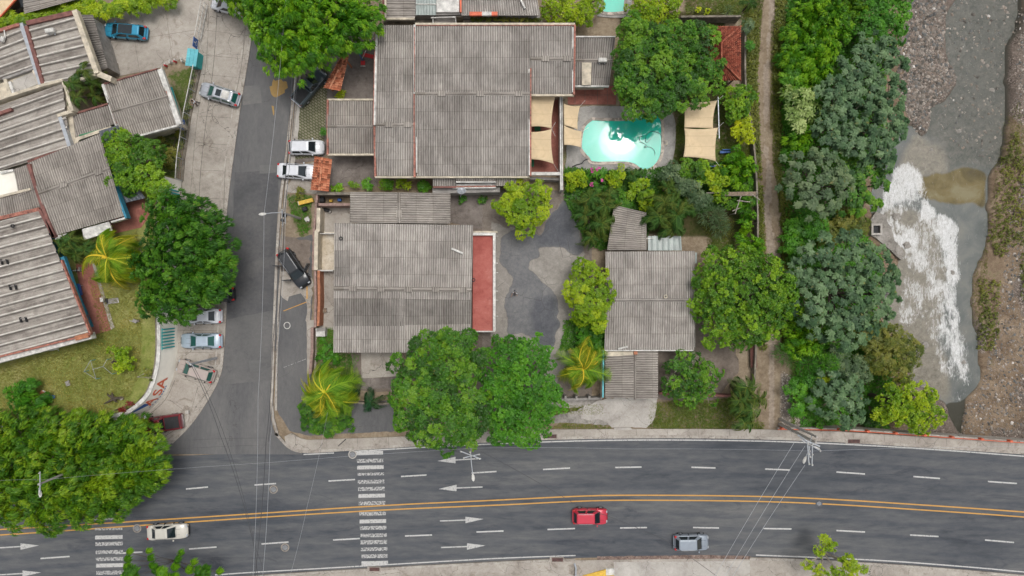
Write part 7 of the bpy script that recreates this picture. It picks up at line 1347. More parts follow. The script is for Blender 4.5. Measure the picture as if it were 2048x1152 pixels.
car('parked_car', 'bright blue hatchback with a dark glass roof panel parked alone in the walled yard', 'hatch', PM['blue'], 248, 61, 175, 5.0, sunroof='dark', z=0.02)
car('parked_car', 'silver estate car with red rear lamps parked across the pavement by the person in white', 'wagon', PM['silver'], 437, 187, 163, 4.75, glass='glass_green', rails=True, sunroof=True, z=0.05)
car('parked_car', 'small white car half hidden by the tree at the top edge', 'hatch', PM['white'], 455, 10, 165, 4.1, z=0.05)
car('parked_car', 'black car almost hidden beside the hedge in the top left corner', 'sedan', PM['black'], 30, 14, 200, 4.4)
car('parked_pickup', 'dark slate pickup truck parked askew beside the leaning gate roof', 'pickup', PM['slate'], 618, 172, 50, 4.9, cat='pickup truck', z=0.05)
car('parked_car', 'white hatchback on the grass block paving, upper of the two white cars', 'hatch', PM['white'], 612, 294, 0, 4.1, z=0.05)
car('parked_car', 'white sedan with its bonnet under the clay tiled gate roof', 'sedan', PM['white'], 594, 342, -3, 4.7, z=0.05)
car('parked_car', 'black four wheel drive car standing with several doors open', 'suv', PM['black'], 587, 537, -56, 4.9, rails=True, doors=True, z=0.05)
car('parked_car', 'dark car hidden under the big tree except for its tail', 'hatch', PM['black'], 432, 590, 184, 4.1, z=0.05)
car('parked_car', 'white sedan with its front half under the big dark tree', 'sedan', PM['white'], 402, 632, 180, 4.5, z=0.05)
car('parked_car', 'pale blue silver sedan parked beside the teal gate', 'sedan', PM['pale_blue'], 400, 682, 180, 4.75, glass='glass_green', z=0.05)
car('parked_car', 'beige hatchback parked below the leaning utility pole', 'hatch', PM['beige'], 389, 742, 162, 4.5, glass='glass_green', z=0.05)
car('parked_pickup', 'dark red pickup truck with its cab under the roadside trees', 'pickup', PM['darkred'], 322, 848, 188, 4.7, cat='pickup truck', z=0.05)
car('moving_car', 'cream sedan driving right in the lane beside the left crosswalk', 'sedan', PM['cream'], 333, 1065, 3, 4.75, z=0.01)
car('moving_car', 'bright red sport utility car driving right below the yellow lines', 'suv', PM['red'], 1181, 1034, 0, 4.05, rails=True, z=0.01)
car('moving_car', 'grey sport utility car driving right in the lowest lane', 'suv', PM['grey'], 1384, 1086, 1, 4.05, z=0.01)

# ------------------------------------------------------------------ people
def person(label, px, py, ang, shirt, pants, z=0.05, arms=((.1, -.25), (.1, .25)), lean=0.0, stride=.18, hair='hair', carry=None):
    p = W(px, py, z + 1.2); root = thing('person', label, 'person', (p.x, p.y, z), None, R(ang)); h = 1.68
    J = {'pel': (0, 0, .93), 'spn': (.02 + lean * .3, 0, 1.15), 'chs': (.03 + lean * .7, 0, 1.34), 'nek': (.04 + lean, 0, 1.47), 'hd0': (.05 + lean * 1.1, 0, 1.53), 'hd1': (.06 + lean * 1.2, 0, 1.66)}
    V, E, Rr = [], [], []
    def add(q, r, par=None):
        V.append(q); Rr.append(r if isinstance(r, tuple) else (r, r))
        if par is not None: E.append((par, len(V) - 1))
        return len(V) - 1
    pe = add(J['pel'], (.14, .11)); sp_ = add(J['spn'], (.14, .10), pe); chs = add(J['chs'], (.17, .11), sp_); nk = add(J['nek'], .055, chs); h0 = add(J['hd0'], (.075, .085), nk); h1 = add(J['hd1'], (.08, .09), h0)
    hands = []
    for i, sg in enumerate((1, -1)):
        k = add((.0, sg * .09, .86), .085, pe); kn = add((stride * sg * .5 + .03, sg * .11, .48), .058, k); an = add((stride * sg - .02, sg * .11, .08), .038, kn); add((stride * sg + .14, sg * .12, .035), (.04, .03), an)
        sh = add((J['chs'][0], sg * .19, 1.38), .055, chs); fx, fy = arms[i]; el = add((J['chs'][0] + fx * .5, sg * (.24) + fy * .3 * sg, 1.12), .042, sh); wr = add((J['chs'][0] + fx * 1.6 + .05, sg * .24 + fy * .5 * sg, .95 + abs(fx) * .7), .028, el)
        a = Vector(V[wr]); d = (a - Vector(V[el])).normalized(); pl = add(tuple(a + d * .06), (.034, .02), wr); hands.append((a, d))
        sd_ = Vector((0, 0, 1)).cross(d).normalized() if abs(d.z) < .95 else Vector((1, 0, 0))
        for f in range(4):
            o = a + d * .09 + sd_ * (f - 1.5) * .019; ln = (.065, .078, .072, .055)[f]; f1 = add(tuple(o), .009, pl); f2 = add(tuple(o + d * ln * .5), .0085, f1); add(tuple(o + d * ln * .9 + Vector((0, 0, -.015))), .007, f2)
        t1 = add(tuple(a + d * .03 - sd_ * .035), .010, pl); add(tuple(a + d * .07 - sd_ * .05), .008, t1)
    me = bpy.data.meshes.new('body'); me.from_pydata(V, E, []); b = bpy.data.objects.new('body', me); col.objects.link(b); b.parent = root; me.materials.append(M['skin'])
    sk = b.modifiers.new('skin', 'SKIN'); sk.use_smooth_shade = True
    for i, r in enumerate(Rr): me.skin_vertices[0].data[i].radius = r; me.skin_vertices[0].data[i].use_root = (i == 0)
    ss = b.modifiers.new('sub', 'SUBSURF'); ss.levels = 1; ss.render_levels = 1
    def garment(nm, mat, chain):
        vs = []; es = []; rs = []
        for c in chain:
            for j, (q, r) in enumerate(c):
                if j == 0 and vs and c is not chain[0]:
                    k0 = 0; vs.append(q); rs.append(r); es.append((0, len(vs) - 1))
                else:
                    vs.append(q); rs.append(r)
                    if len(vs) > 1: es.append((len(vs) - 2, len(vs) - 1))
        me = bpy.data.meshes.new(nm); me.from_pydata(vs, es, []); o = bpy.data.objects.new(nm, me); col.objects.link(o); o.parent = root; me.materials.append(M[mat] if isinstance(mat, str) else mat); s_ = o.modifiers.new('skin', 'SKIN'); s_.use_smooth_shade = True
        for i, r in enumerate(rs): me.skin_vertices[0].data[i].radius = r; me.skin_vertices[0].data[i].use_root = (i == 0)
        u = o.modifiers.new('sub', 'SUBSURF'); u.levels = 1; u.render_levels = 1
    A = [tuple(V[i]) for i in range(len(V))]
    def arm(i): 
        sg = (1, -1)[i]; fx, fy = arms[i]; return [((J['chs'][0], sg * .19, 1.385), (.07, .07)), ((J['chs'][0] + fx * .5, sg * .24 + fy * .3 * sg, 1.13), (.056, .056))]
    garment('shirt', shirt, [[(J['chs'], (.19, .13)), (J['spn'], (.16, .125)), ((0, 0, .95), (.16, .13))], arm(0), arm(1)])
    garment('trousers', pants, [[((0, 0, .96), (.155, .125)), ((0, 0, .88), (.15, .12))]] + [[((.0, sg * .09, .84), (.095, .095)), ((stride * sg * .5 + .03, sg * .11, .48), (.07, .07)), ((stride * sg - .02, sg * .11, .12), (.055, .055))] for sg in (1, -1)])
    hx, hz_ = J['hd1'][0], 1.60
    m = LM(); prof = [(.03, .115), (.065, .10), (.092, .06), (.10, .01), (.096, -.04), (.08, -.06)][::-1]; m.lathe((hx - .015, 0, hz_ + .02), prof, 14); m.build('hair', hair, root, sm=True)
    m = LM(); m.box(hx + .085, -.012, hz_ - .05, hx + .115, .012, hz_ - .01); m.build('nose', 'skin', root)
    for sg in (-1, 1):
        m = LM(); m.box(hx + .08, sg * .032 - .01, hz_ - .01, hx + .094, sg * .032 + .01, hz_ + .004); m.build('eye', 'hair', root); m = LM(); m.box(hx - .02, sg * .09 - .008, hz_ - .04, hx + .01, sg * .09 + .012, hz_ + .015); m.build('ear', 'skin', root)
    m = LM(); m.box(hx + .078, -.022, hz_ - .085, hx + .093, .022, hz_ - .075); m.build('mouth', 'redtrim', root)
    for sg in (-1, 1): m = LM(); m.box(stride * sg - .08, sg * .115 - .045, 0, stride * sg + .17, sg * .115 + .045, .07); h_ = m.build('shoe', 'black', root); bb = h_.modifiers.new('round', 'BEVEL'); bb.width = .02
    return root
person('person in a white shirt walking on the pavement beside the silver estate car', 388, 203, 200, 'shirt', 'pants', arms=((.25, -.1), (.1, .25)))
person('person in a pale shirt reaching towards the dark red pickup', 292, 834, 200, 'shirt', 'pants', arms=((.35, .0), (.3, .0)), lean=.18)
person('person in a pale top crossing the asphalt courtyard', 1030, 585, 250, 'shirt', 'pants', arms=((.1, .2), (.25, 0)), stride=.22)

# ------------------------------------------------------------------ poles and cables
def G(px, py, z): return W(px, py, z)
def pole(label, base, h, mat='pole', arms=(), lamp=None, group='utility poles and street lamps', extra=None, r=0.16, name='utility_pole'):
    b = W(*base, 0); g = thing(name, label, 'pole', b, group); top = b + Vector((0, 0, h)); MB().tube([b, top], r, 10, r * .65).build('shaft', mat, g)
    for (x0, y0), (x1, y1), z in arms:
        a, c = W(x0, y0, z), W(x1, y1, z); MB().tube([a, c], 0.06, 6).build('crossarm', 'steel', g)
        for t in (0.06, .5, .94): q = a.lerp(c, t); MB().lathe(q, [(.04, 0), (.08, .06), (.05, .12), (.07, .18), (.03, .24)], 8).build('insulator', 'white', g)
    if lamp:
        (x, y, z) = lamp; e = W(x, y, z); s_ = Vector((b.x, b.y, z - .5)); MB().tube([s_, s_.lerp(e, .5) + Vector((0, 0, .35)), e], 0.045, 6).build('lamp_arm', 'steel', g); d = (e - s_); d.z = 0; d.normalize(); n_ = Vector((-d.y, d.x, 0))
        m = MB(); vs = []; pr = [(-.3, .06), (-.1, .15), (.2, .18), (.42, .12), (.5, .03)]
        for t, w_ in pr: vs += [e + d * t + n_ * w_ + Vector((0, 0, 0)), e + d * t + n_ * w_ * .5 + Vector((0, 0, .1)), e + d * t - n_ * w_ * .5 + Vector((0, 0, .1)), e + d * t - n_ * w_]
        m.add(vs, [(4 * i + k, 4 * i + (k + 1) % 4, 4 * i + 4 + (k + 1) % 4, 4 * i + 4 + k) for i in range(4) for k in range(4)] + [(3, 2, 1, 0), (16, 17, 18, 19)]); m.build('lamp_head', 'white', g)
    return g
def top_of(base, h): return W(*base, 0) + Vector((0, 0, h))
pole('tall lamp and utility pole at the kerb beside the cream yard wall', (600, 437), 6.8, lamp=(527, 428, 6.9), arms=[((564, 418), (565, 452), 6.6), ((570, 425), (571, 447), 6.0)])
tr_ = thing('transformer', 'dark cable box hanging on the pole beside the cream yard wall', 'transformer', W(568, 432, 5.6)); MB().lathe(W(571, 432, 5.4), [(.1, 0), (.2, .05), (.2, .6), (.1, .68)], 12).build('tank', 'black', tr_); MB().lathe(W(566, 441, 5.6), [(.12, 0), (.18, .05), (.18, .35), (.1, .4)], 12).build('cable_coil', 'black', tr_)
pole('leaning looking utility pole rising over the beige hatchback', (433, 716), 6.6, mat='steel', arms=[((374, 722), (392, 737), 6.4)])
ct = thing('transformer', 'small dark cable cluster on top of the pole over the beige hatchback', 'transformer', W(383, 730, 6.0)); MB().lathe(W(384, 731, 6.0), [(.1, 0), (.2, .05), (.2, .5), (.1, .55)], 12).build('tank', 'black', ct)
pole('pale lamp pole sticking out above the left roadside trees', (190, 922), 9.6, arms=[((80, 943), (80, 990), 9.6)], lamp=(80, 985, 9.5))
pole('pole with white crossarms and lamp below the mango tree at the avenue', (950, 867), 9.2, arms=[((920, 902), (962, 918), 8.6), ((926, 916), (960, 908), 8.6)], lamp=(946, 953, 9.2))
pole('first of the pair of large utility poles beside the bridge start', (1560, 838), 9.8, mat='pole', arms=[((1615, 885), (1618, 930), 10.8), ((1600, 878), (1642, 902), 10.2)], lamp=(1610, 918, 9.0), r=.19)
pole('second large utility pole beside the bridge start, the nearer one to the pavement', (1559, 848), 9.6, mat='pole', arms=[((1625, 885), (1624, 932), 10.8), ((1618, 888), (1620, 915), 9.6)], r=.19)
q_ = bpy.data.objects['utility_pole.004']
MB().tube([W(1596, 870, 9.0), W(1610, 880, 9.6), W(1640, 893, 10.2)], .09).build('beam', 'steel', q_); MB().tube([W(1628, 893, 9.8), W(1638, 897, 10), W(1641, 903, 9.8)], .08).build('beam', 'white', q_)
pole('slim dark pole standing on the corner pavement by the large golden palm', (692, 878), 3.6, mat='black', r=.05, name='sign_post')
pole('short pale post beside the golden palm on the raised lawn', (274, 525), 3.3, mat='pole', r=.1)
def wire(label, P, mat='wire', r=0.018, sag=0.4, group='overhead cables'):
    pts_ = []
    for i in range(len(P) - 1):
        a, b = W(*P[i]), W(*P[i + 1])
        for k in range(10):
            t = k / 10; pts_.append(a.lerp(b, t) - Vector((0, 0, sag * 4 * t * (1 - t))))
    pts_.append(W(*P[-1])); m = MB().tube(pts_, r, 4); o = m.build('cable', mat, None, loc=tuple(pts_[0])); return tag(o, label, 'cable', group)
wire('pale cable running down the middle of the side road from the top edge', [(572, -10, 8.5), (528, 430, 8.3), (516, 800, 8.4), (505, 1170, 8.5)], 'wire_light', .016)
wire('dark cable along the kerb above the white cars', [(592, -10, 7.5), (565, 430, 7.4), (545, 690, 7.6), (532, 884, 8.2)], 'wire', .03)
wire('second dark cable along the kerb above the white cars', [(606, -10, 7.0), (569, 430, 7.0), (552, 690, 7.4), (536, 884, 8.0)], 'wire', .025)
wire('third thin cable close to the kerb line of the side road', [(598, -10, 7.0), (571, 425, 7.6), (556, 690, 7.4), (540, 884, 8.0)], 'wire_light', .014)
wire('dark cable crossing the avenue from the side road junction', [(532, 884, 8.2), (508, 1170, 8.4)], 'wire', .035)
wire('second dark cable crossing the avenue from the side road junction', [(540, 884, 8.0), (524, 1170, 8.2)], 'wire_light', .018)
wire('left black cable falling from the pole over the beige hatchback', [(382, 730, 7.8), (440, 870, 7.7), (500, 1060, 8.0), (516, 1170, 8.0)], 'wire', .03)
wire('right black cable falling from the pole over the beige hatchback', [(386, 730, 7.8), (452, 880, 7.7), (512, 1100, 8.0), (530, 1170, 8.0)], 'wire', .025)
wire('thin cable slanting across the avenue to the crosswalk corner', [(655, 825, 6.0), (615, 1010, 7.5), (575, 1170, 8.0)], 'wire_light', .010)
wire('black cable slanting over the red and the grey cars', [(962, 903, 8.4), (1150, 1008, 8.6), (1330, 1080, 8.8), (1450, 1165, 9)], 'wire', .022)
for k, (a, b_) in enumerate((((1588, 886), (1420, 1170)), ((1610, 892), (1440, 1170)), ((1610, 930), (1452, 1175)))):
    wire(('left', 'middle', 'right')[k] + ' of the three bright cables crossing the avenue from the bridge poles', [(*a, 10.2), (*b_, 10)], 'wire_light', .022, .2)
wire('faint cable running lengthwise over the upper lanes of the avenue', [(1620, 902, 10.2), (1250, 898, 9.6), (960, 896, 9.0), (540, 925, 8.4), (80, 960, 9.6), (-40, 964, 9.4)], 'wire_light', .008)
wire('faint cable from the bridge poles to the right edge of the picture', [(1625, 902, 10.2), (2080, 893, 10)], 'wire_light', .010)
wire('upper of two faint dark cables across the junction mouth', [(320, 883, 7), (540, 876, 7.8)], 'wire', .012); wire('lower of two faint dark cables across the junction mouth', [(330, 900, 7), (540, 890, 7.8)], 'wire', .010)

# ------------------------------------------------------------------ street furniture and small things
def manhole(label, x, y, r=.5, ring='concrete_pale', lid='black', z=0.014):
    c = W(x, y, z); g = thing('manhole_cover', label, 'manhole cover', c, 'manhole covers in the road'); MB().lathe(c, [(r, -.01), (r, .006), (r * .98, .012)], 26).build('ring', ring, g); m = MB(); m.lathe(c, [(r * .74, .0), (r * .74, .02), (r * .70, .026)], 26); m.build('lid', lid, g)
    m = MB()
    for k in range(-3, 4): w_ = math.sqrt(max(.01, .42 - (k / 5.2) ** 2)) * r; m.box(c.x - w_, c.y + k * r * .16 - .012, c.z + .02, c.x + w_, c.y + k * r * .16 + .012, c.z + .034)
    m.build('rib', 'steel', g)
M['lid'] = mat_plain('cast_iron', (0.13, 0.13, 0.13), 0.7, .2, var=.3); M['tanring'] = mat_plain('tan_mortar', (0.30, 0.26, 0.22), 0.9, var=.3)
for lab, x, y, r, rg_ in (('manhole cover between the yellow lines and the left crosswalk', 274, 1057, .5, 'tanring'), ('manhole cover in the upper lanes near the junction', 547, 979, .5, 'tanring'), ('manhole cover in the lower lanes below the junction', 570, 1095, .5, 'tanring'), ('manhole cover at the top left corner of the long crosswalk', 705, 909, .5, 'concrete_pale'), ('faint manhole cover across the yellow lines near the bridge', 1638, 1007, .42, 'asphalt')):
    manhole(lab, x, y, r, rg_, 'lid' if rg_ != 'asphalt' else 'asphalt')
c = W(574, 651, .07); g = thing('chalk_ring', 'white painted ring round a cover in the dark parking strip', 'manhole cover', c); mm = MB(); P = [(c.x + .36 * math.cos(a * .314), c.y + .38 * math.sin(a * .314)) for a in range(20)]; mm.strip(P, .08, .03, .066, True); mm.build('ring', 'white', g); MB().lathe(W(574, 651, .03), [(.3, 0), (.3, .03), (.25, .035)], 20).build('lid', 'asphalt_old', g)
for lab, x, y, w_ in (('drain grate in the upper kerb right of the dense green tree', 1101, 873, 24), ('drain grate in the bridge pavement kerb', 1708, 883, 24), ('drain grate in the lower kerb below the red car', 1115, 1120, 22), ('drain grate in the lower kerb at the foot of the long crosswalk', 749, 1139, 20)):
    c = W(x, y, .17); g = thing('drain_grate', lab, 'drain grate', c, 'kerbside drain grates'); hw = w_ / 34; MB().box(c.x - hw - .25, c.y - .26, 0, c.x + hw + .1, c.y + .30, .165).build('frame', 'kerb', g); MB().box(c.x - hw, c.y - .2, .16, c.x + hw, c.y + .24, .175).build('pit', 'black', g); m = MB()
    for k in range(9): xx = c.x - hw + 2 * hw * (k + .5) / 9; m.box(xx - .03, c.y - .2, .17, xx + .03, c.y + .24, .19)
    m.build('grate', 'maroon', g)
sl = thing('access_ramp', 'small broken white concrete ramp at the kerb in front of the lower shed roof', 'ramp', W(1245, 858)); P = wobble(pts([(1228, 856), (1262, 855), (1265, 860), (1230, 861)], .2), .03, .4, 3); MB().prism([(p.x, p.y) for p in P], 0, .18).build('slab', 'concrete_pale', sl)
bb = thing('barrier_beam', 'yellow striped concrete barrier beam lying beside the clay tiled gate roof', 'barrier', W(614, 404)); T_ = Matrix.Translation(W(614, 404, 0)) @ Matrix.Rotation(R(14), 4, 'Z'); MB().box(-.85, -.22, .1, .85, .22, .5, T_).build('beam', 'yellow', bb); MB().box(-.95, -.24, .1, -.85, .24, .45, T_).build('end_block', 'cream', bb)
def jumble(name, label, cat, x, y, specs, z=0.05, group=None):
    """specs: (part, material, dx, dy, w, d, z0, z1, angle) boxes with softened edges"""
    c = W(x, y, z + .3); g = thing(name, label, cat, (c.x, c.y, z), group)
    for nm, mt, dx, dy, w_, d_, z0, z1, a in specs:
        m = LM(); m.box(-w_ / 2, -d_ / 2, z0, w_ / 2, d_ / 2, z1, Matrix.Translation((dx, dy, 0)) @ Matrix.Rotation(R(a), 4, 'Z')); o = m.build(nm, mt, g); b = o.modifiers.new('round', 'BEVEL'); b.width = min(w_, d_, z1 - z0) * .25; b.segments = 2
    return g
jumble('rubbish_heap', 'black rubbish bag lying in the weeds below the yellow barrier beam', 'rubbish bag', 609, 418, [('bag', 'black', 0, 0, .6, .5, 0, .4, 20), ('knot', 'black', .2, .1, .2, .15, .35, .5, 0)])
jumble('plastic_bag', 'pale plastic sheet crumpled in the weeds beside the pole', 'rubbish', 613, 438, [('sheet', 'white', 0, 0, .55, .45, 0, .2, 30), ('fold', 'white', .15, -.15, .4, .2, .05, .28, -20)])
jumble('scrap_pile', 'dark scrap pile in the upper corner of the yard left of the central house', 'scrap', 653, 420, [('bag', 'black', 0, 0, .7, .4, 0, .4, -20), ('bag', 'grey', .35, -.2, .4, .3, 0, .3, 30)])
jumble('stool', 'small dark stool in the narrow side yard of the central house', 'stool', 649, 621, [('seat', 'wood', 0, 0, .55, .5, .4, .46, 10), ('leg', 'black', -.2, -.18, .06, .06, 0, .4, 10), ('leg', 'black', .2, -.16, .06, .06, 0, .4, 10), ('leg', 'black', -.2, .18, .06, .06, 0, .4, 10), ('leg', 'black', .2, .2, .06, .06, 0, .4, 10)])
jumble('storage_crates', 'black and blue crates in the narrow space above the central yard', 'crates', 650, 400, [('crate', 'black', -.4, 0, .8, .7, 0, .8, 0), ('crate', 'yellow', .7, -.1, .35, .3, 0, .5, 5), ('crate', 'blue', 1.7, 0, .45, .35, 0, .5, 0)])
jumble('bench', 'blue park bench right of the lower large shade sail', 'bench', 1450, 304, [('seat', 'blue', 0, 0, 1.2, .3, .4, .46, 2), ('backrest', 'blue', .1, .2, 1.1, .08, .45, .8, 2), ('leg', 'steel', -.5, 0, .08, .3, 0, .4, 2), ('leg', 'steel', .5, 0, .08, .3, 0, .4, 2)])
jumble('hammock', 'blue and grey hammock stretched in the garden right of the pool bushes', 'hammock', 1434, 334, [('rope', 'blue', -.8, 0, .9, .08, .7, .78, 0), ('cloth', 'grey', 0, 0, .9, .4, .5, .62, 0), ('rope', 'blue', .85, 0, .9, .08, .7, .78, 0)])
jumble('garden_bench', 'green bench between the two shade sails on the red terrace', 'bench', 1075, 258, [('seat', 'green', 0, 0, .7, .5, .4, .46, 5), ('backrest', 'green', -.1, .25, .6, .08, .45, .85, 5), ('leg', 'green', -.25, 0, .06, .4, 0, .4, 5), ('leg', 'green', .25, 0, .06, .4, 0, .4, 5)])
jumble('garden_bench', 'green chair against the house wall below the shade sails', 'chair', 1065, 326, [('seat', 'green', 0, 0, .35, .9, .4, .46, 0), ('backrest', 'green', -.15, 0, .06, .9, .45, .9, 0), ('leg', 'green', 0, -.35, .3, .06, 0, .4, 0), ('leg', 'green', 0, .35, .3, .06, 0, .4, 0)])
jumble('play_frame', 'red and blue children\'s slide in the brown yard beside the large house', 'slide', 727, 116, [('slide_chute', 'red', .6, .2, 1.3, .45, .4, .55, -12), ('seat', 'red', -.05, -.6, .5, .5, .3, .45, 0), ('step', 'white', -.1, -.9, .6, .12, .1, .2, 0), ('frame', 'blue', -.3, .1, .08, 1.1, .5, .6, 30), ('frame', 'white', .15, .3, .08, 1.0, .6, .7, -25), ('panel', 'green', -.25, .5, .5, .3, .5, .6, 0)])
jumble('tarpaulin', 'bright blue cover standing on the red terrace against the teal wall', 'cover', 160, 580, [('cover', 'blue', 0, 0, .75, 1.35, .5, .95, 14), ('leg', 'steel', -.2, -.5, .06, .06, 0, .5, 14), ('leg', 'steel', .2, .5, .06, .06, 0, .5, 14)], z=CZ)
jumble('bicycle', 'white exercise bicycle leaning in the corner of the red terrace', 'bicycle', 153, 541, [('frame', 'white', 0, 0, .9, .12, .4, .5, 5), ('handlebar', 'black', .35, 0, .08, .5, .8, .86, 5), ('seat', 'black', -.3, 0, .25, .18, .75, .82, 5), ('wheel', 'grey', .4, .15, .1, .5, 0, .5, 5)], z=CZ)
jumble('planter', 'dark red leaved pot plant on the terrace by the teal wall', 'pot plant', 175, 639, [('pot', 'brick', 0, 0, .35, .35, 0, .35, 0), ('leaves', 'maroon', 0, .1, .5, .9, .35, .7, 10), ('leaves', 'maroon', .15, -.1, .3, .5, .6, .9, 30)], z=CZ)
jumble('treadmill', 'grey and white treadmill standing on the edge of the lawn beside the terrace', 'treadmill', 222, 602, [('running_belt', 'grey', .1, 0, 1.3, .6, .1, .22, 8), ('console', 'white', -.75, .15, .35, .5, .7, .9, 8), ('rail', 'white', .75, .05, .08, .6, .12, .2, 8), ('motor_cover', 'black', -.5, 0, .25, .6, .1, .35, 8)], z=CZ)
jumble('wheelbarrow', 'small white and brown cart on the lawn left of the dark street tree', 'cart', 270, 642, [('tray', 'grey', 0, 0, .5, .4, .2, .45, -20), ('handle', 'white', -.4, 0, .5, .06, .3, .36, -10), ('wheel', 'mossy', .3, 0, .3, .3, 0, .3, 0)], z=CZ)
jumble('toy_slide', 'orange and blue toy slide beside the low bush on the lawn', 'slide', 90, 790, [('chute', 'tile', -.1, .1, 1.0, .5, .2, .35, -25), ('step', 'tile', -.4, -.1, .3, .35, .1, .5, -25), ('base', 'blue', .7, -.2, .7, .35, .05, .3, -5), ('panel', 'white', .1, .35, .8, .1, .3, .4, -25)], z=CZ)
jumble('stone', 'grey stone lying on the raised lawn left of the thin metal frame', 'stone', 134, 767, [('stone', 'grey', 0, 0, .5, .6, 0, .25, 20), ('stone_top', 'grey', 0, .05, .3, .35, .2, .32, 20)], z=CZ)
st = thing('tree_stump', 'sawn tree stump with forked roots near the curved wall', 'stump', W(230, 797, CZ)); c = W(228, 797, CZ + .3)
for dx, dy, r_ in ((-1.2, -.6, .06), (-.9, .5, .07), (1.0, .1, .16), (.3, -.4, .09), (-.3, .7, .05)): MB().tube([c, c + Vector((dx * .5, dy * .6, .1)), c + Vector((dx, dy, -.15))], .17, 7, r_).build('root', 'bark', st)
MB().lathe(c + Vector((.8, 0, -.1)), [(.22, -.2), (.2, .1), (.17, .13)], 10).build('sawn_trunk', 'twig', st)
tf = thing('metal_frame', 'thin pale triangular metal frame standing on the raised lawn', 'frame', W(200, 735, CZ)); fr = [((168, 743), (181, 721)), ((168, 743), (192, 758)), ((181, 721), (192, 758)), ((185, 739), (206, 733)), ((206, 733), (214, 719)), ((206, 733), (224, 748))]
for a, b_ in fr: MB().tube([W(*a, CZ + .9), W(*b_, CZ + .9)], .022, 6).build('tube', 'steel', tf)
for a in ((168, 743), (181, 721), (192, 758), (214, 719), (224, 748)): p = W(*a, CZ + .9); MB().tube([(p.x, p.y, CZ), p], .03, 6).build('leg', 'teal_light', tf)
jumble('litter_bin', 'pale square post stub in the rust stained patch of the pavement', 'post', 375, 824, [('stub', 'white', 0, 0, .35, .35, 0, .45, 10), ('cap', 'concrete_pale', 0, 0, .4, .4, .45, .5, 10)])
sheet('pavement_stain', [(362, 822), (368, 812), (380, 812), (386, 822), (382, 830), (368, 832)], .056, 'tanring', .12, .3); sheet('pavement_stain', [(420, 710), (432, 700), (446, 712), (444, 728), (425, 730), (412, 722)], .056, 'tanring', .14, .3)
jumble('traffic_cylinder', 'white and red bollard beside the kerb of the parking yard, nearest to the booth', 'bollard', 365, 123, [('body', 'white', 0, 0, .2, .2, 0, .6, 0), ('head', 'white', 0, .2, .25, .25, .5, .75, 0)], group='red and white bollards at the yard edge')
for x, y, mt, lab in ((350, 123, 'red', 'red bollard, second from the teal booth'), (341, 125, 'white', 'white bollard, third from the teal booth'), (331, 131, 'red', 'red bollard, fourth from the teal booth'), (325, 140, 'white', 'white bollard, closest to the ridged square roof')):
    jumble('traffic_cylinder', lab, 'bollard', x, y, [('body', mt, 0, 0, .22, .22, 0, .6, 0), ('head', 'white', .08, .12, .2, .2, .45, .72, 0)], group='red and white bollards at the yard edge')
dg = thing('floor_hatch', 'dark square floor hatch in the yard below the blue car', 'hatch', W(228, 134)); prism_part('lid', [(218, 129), (235, 127), (238, 141), (221, 143)], .0, .06, 'slate', dg); band('frame', [(218, 129), (235, 127), (238, 141), (221, 143), (218, 129)], .08, 0, .08, 'mossy', dg)
# things on roofs
def acunit(label, x, y, z, a=0): return jumble('air_conditioner', label, 'air conditioner', x, y, [('casing', 'white', 0, 0, 1.0, .5, .12, .6, a), ('foot', 'steel', -.3, -.05, .1, .6, 0, .12, a), ('foot', 'steel', .3, -.05, .1, .6, 0, .12, a)], z=z - .3 + .3)
acunit('white air conditioning box on the channel roof of the upper left house', 101, 62, 5.0, 10); acunit('white box lying on the ridge of the small dark roof right of the large house', 1205, 121, 3.45, 0)
acunit('white air conditioning unit beside the lawn under the lower left roof edge', 108, 696, CZ, 10)
jumble('vent_box', 'white vent box at the left edge of the upper left roof', 'vent', 4, 78, [('box', 'white', 0, 0, .6, .4, 0, .4, 70), ('pipe', 'white', .2, .6, .1, .9, .1, .2, 10)], z=5.0)
for x, y, lab in ((7, 144 + 380, 'upper dark roof bracket on the long lower left roof'), (24, 575, 'middle dark roof bracket on the long lower left roof'), (45, 640, 'lower dark roof bracket on the long lower left roof')):
    jumble('roof_bracket', lab, 'bracket', x, y, [('bar', 'black', -.3, 0, .1, .6, 0, .3, 15), ('bar', 'black', .3, .05, .1, .6, 0, .3, 15), ('crossbar', 'grey', 0, .2, .7, .1, .1, .25, 15)], z=5.78)
for x, y, z, lab in ((26, 452, 5.85, 'small dark ring lying on the long lower left roof'), (682, 477, 3.75, 'small black ring lying on the upper left of the central roof'), (947, 560, 3.55, 'black ball shaped cap at the right edge of the central roof'), (1331, 593, 3.95, 'small pale ring near the ridge of the small right hand roof')):
    c = W(x, y, z + .05); g = thing('roof_ring', lab, 'ring', c); m = MB(); P = [(c.x + .17 * math.cos(a * .45), c.y + .17 * math.sin(a * .45)) for a in range(14)]; m.strip(P, .09, c.z, c.z + .1, True); m.build('tyre', 'black' if x != 1331 else 'cream', g)
for a, b_, z, lab in (((903, 497), (926, 507), 4.0, 'white tube lying on the upper right of the central roof'), ((1040, -4), (1050, 17), 4.0, 'white tube lying on the cut off roof at the top edge')):
    g = thing('loose_tube', lab, 'tube', W(*a, z)); MB().tube([W(*a, z), W(*b_, z)], .13, 6).build('tube', 'white', g)
di = thing('satellite_dish', 'pale satellite dish on a bracket at the lower wall of the large house', 'satellite dish', W(923, 384, 3.2)); ax = Matrix.Rotation(R(-35), 3, 'X')
MB().lathe(W(923, 382, 3.6), [(.05, -.12), (.3, -.06), (.5, .03), (.52, .05), (.49, .05), (.28, -.03), (.03, -.08)], 20, ax).build('dish', 'steel', di); MB().tube([W(923, 384, 3.4), W(921, 394, 2.6)], .04).build('mast', 'steel', di); MB().tube([W(923, 383, 3.5), W(920, 376, 3.95)], .02).build('feed_arm', 'steel', di)
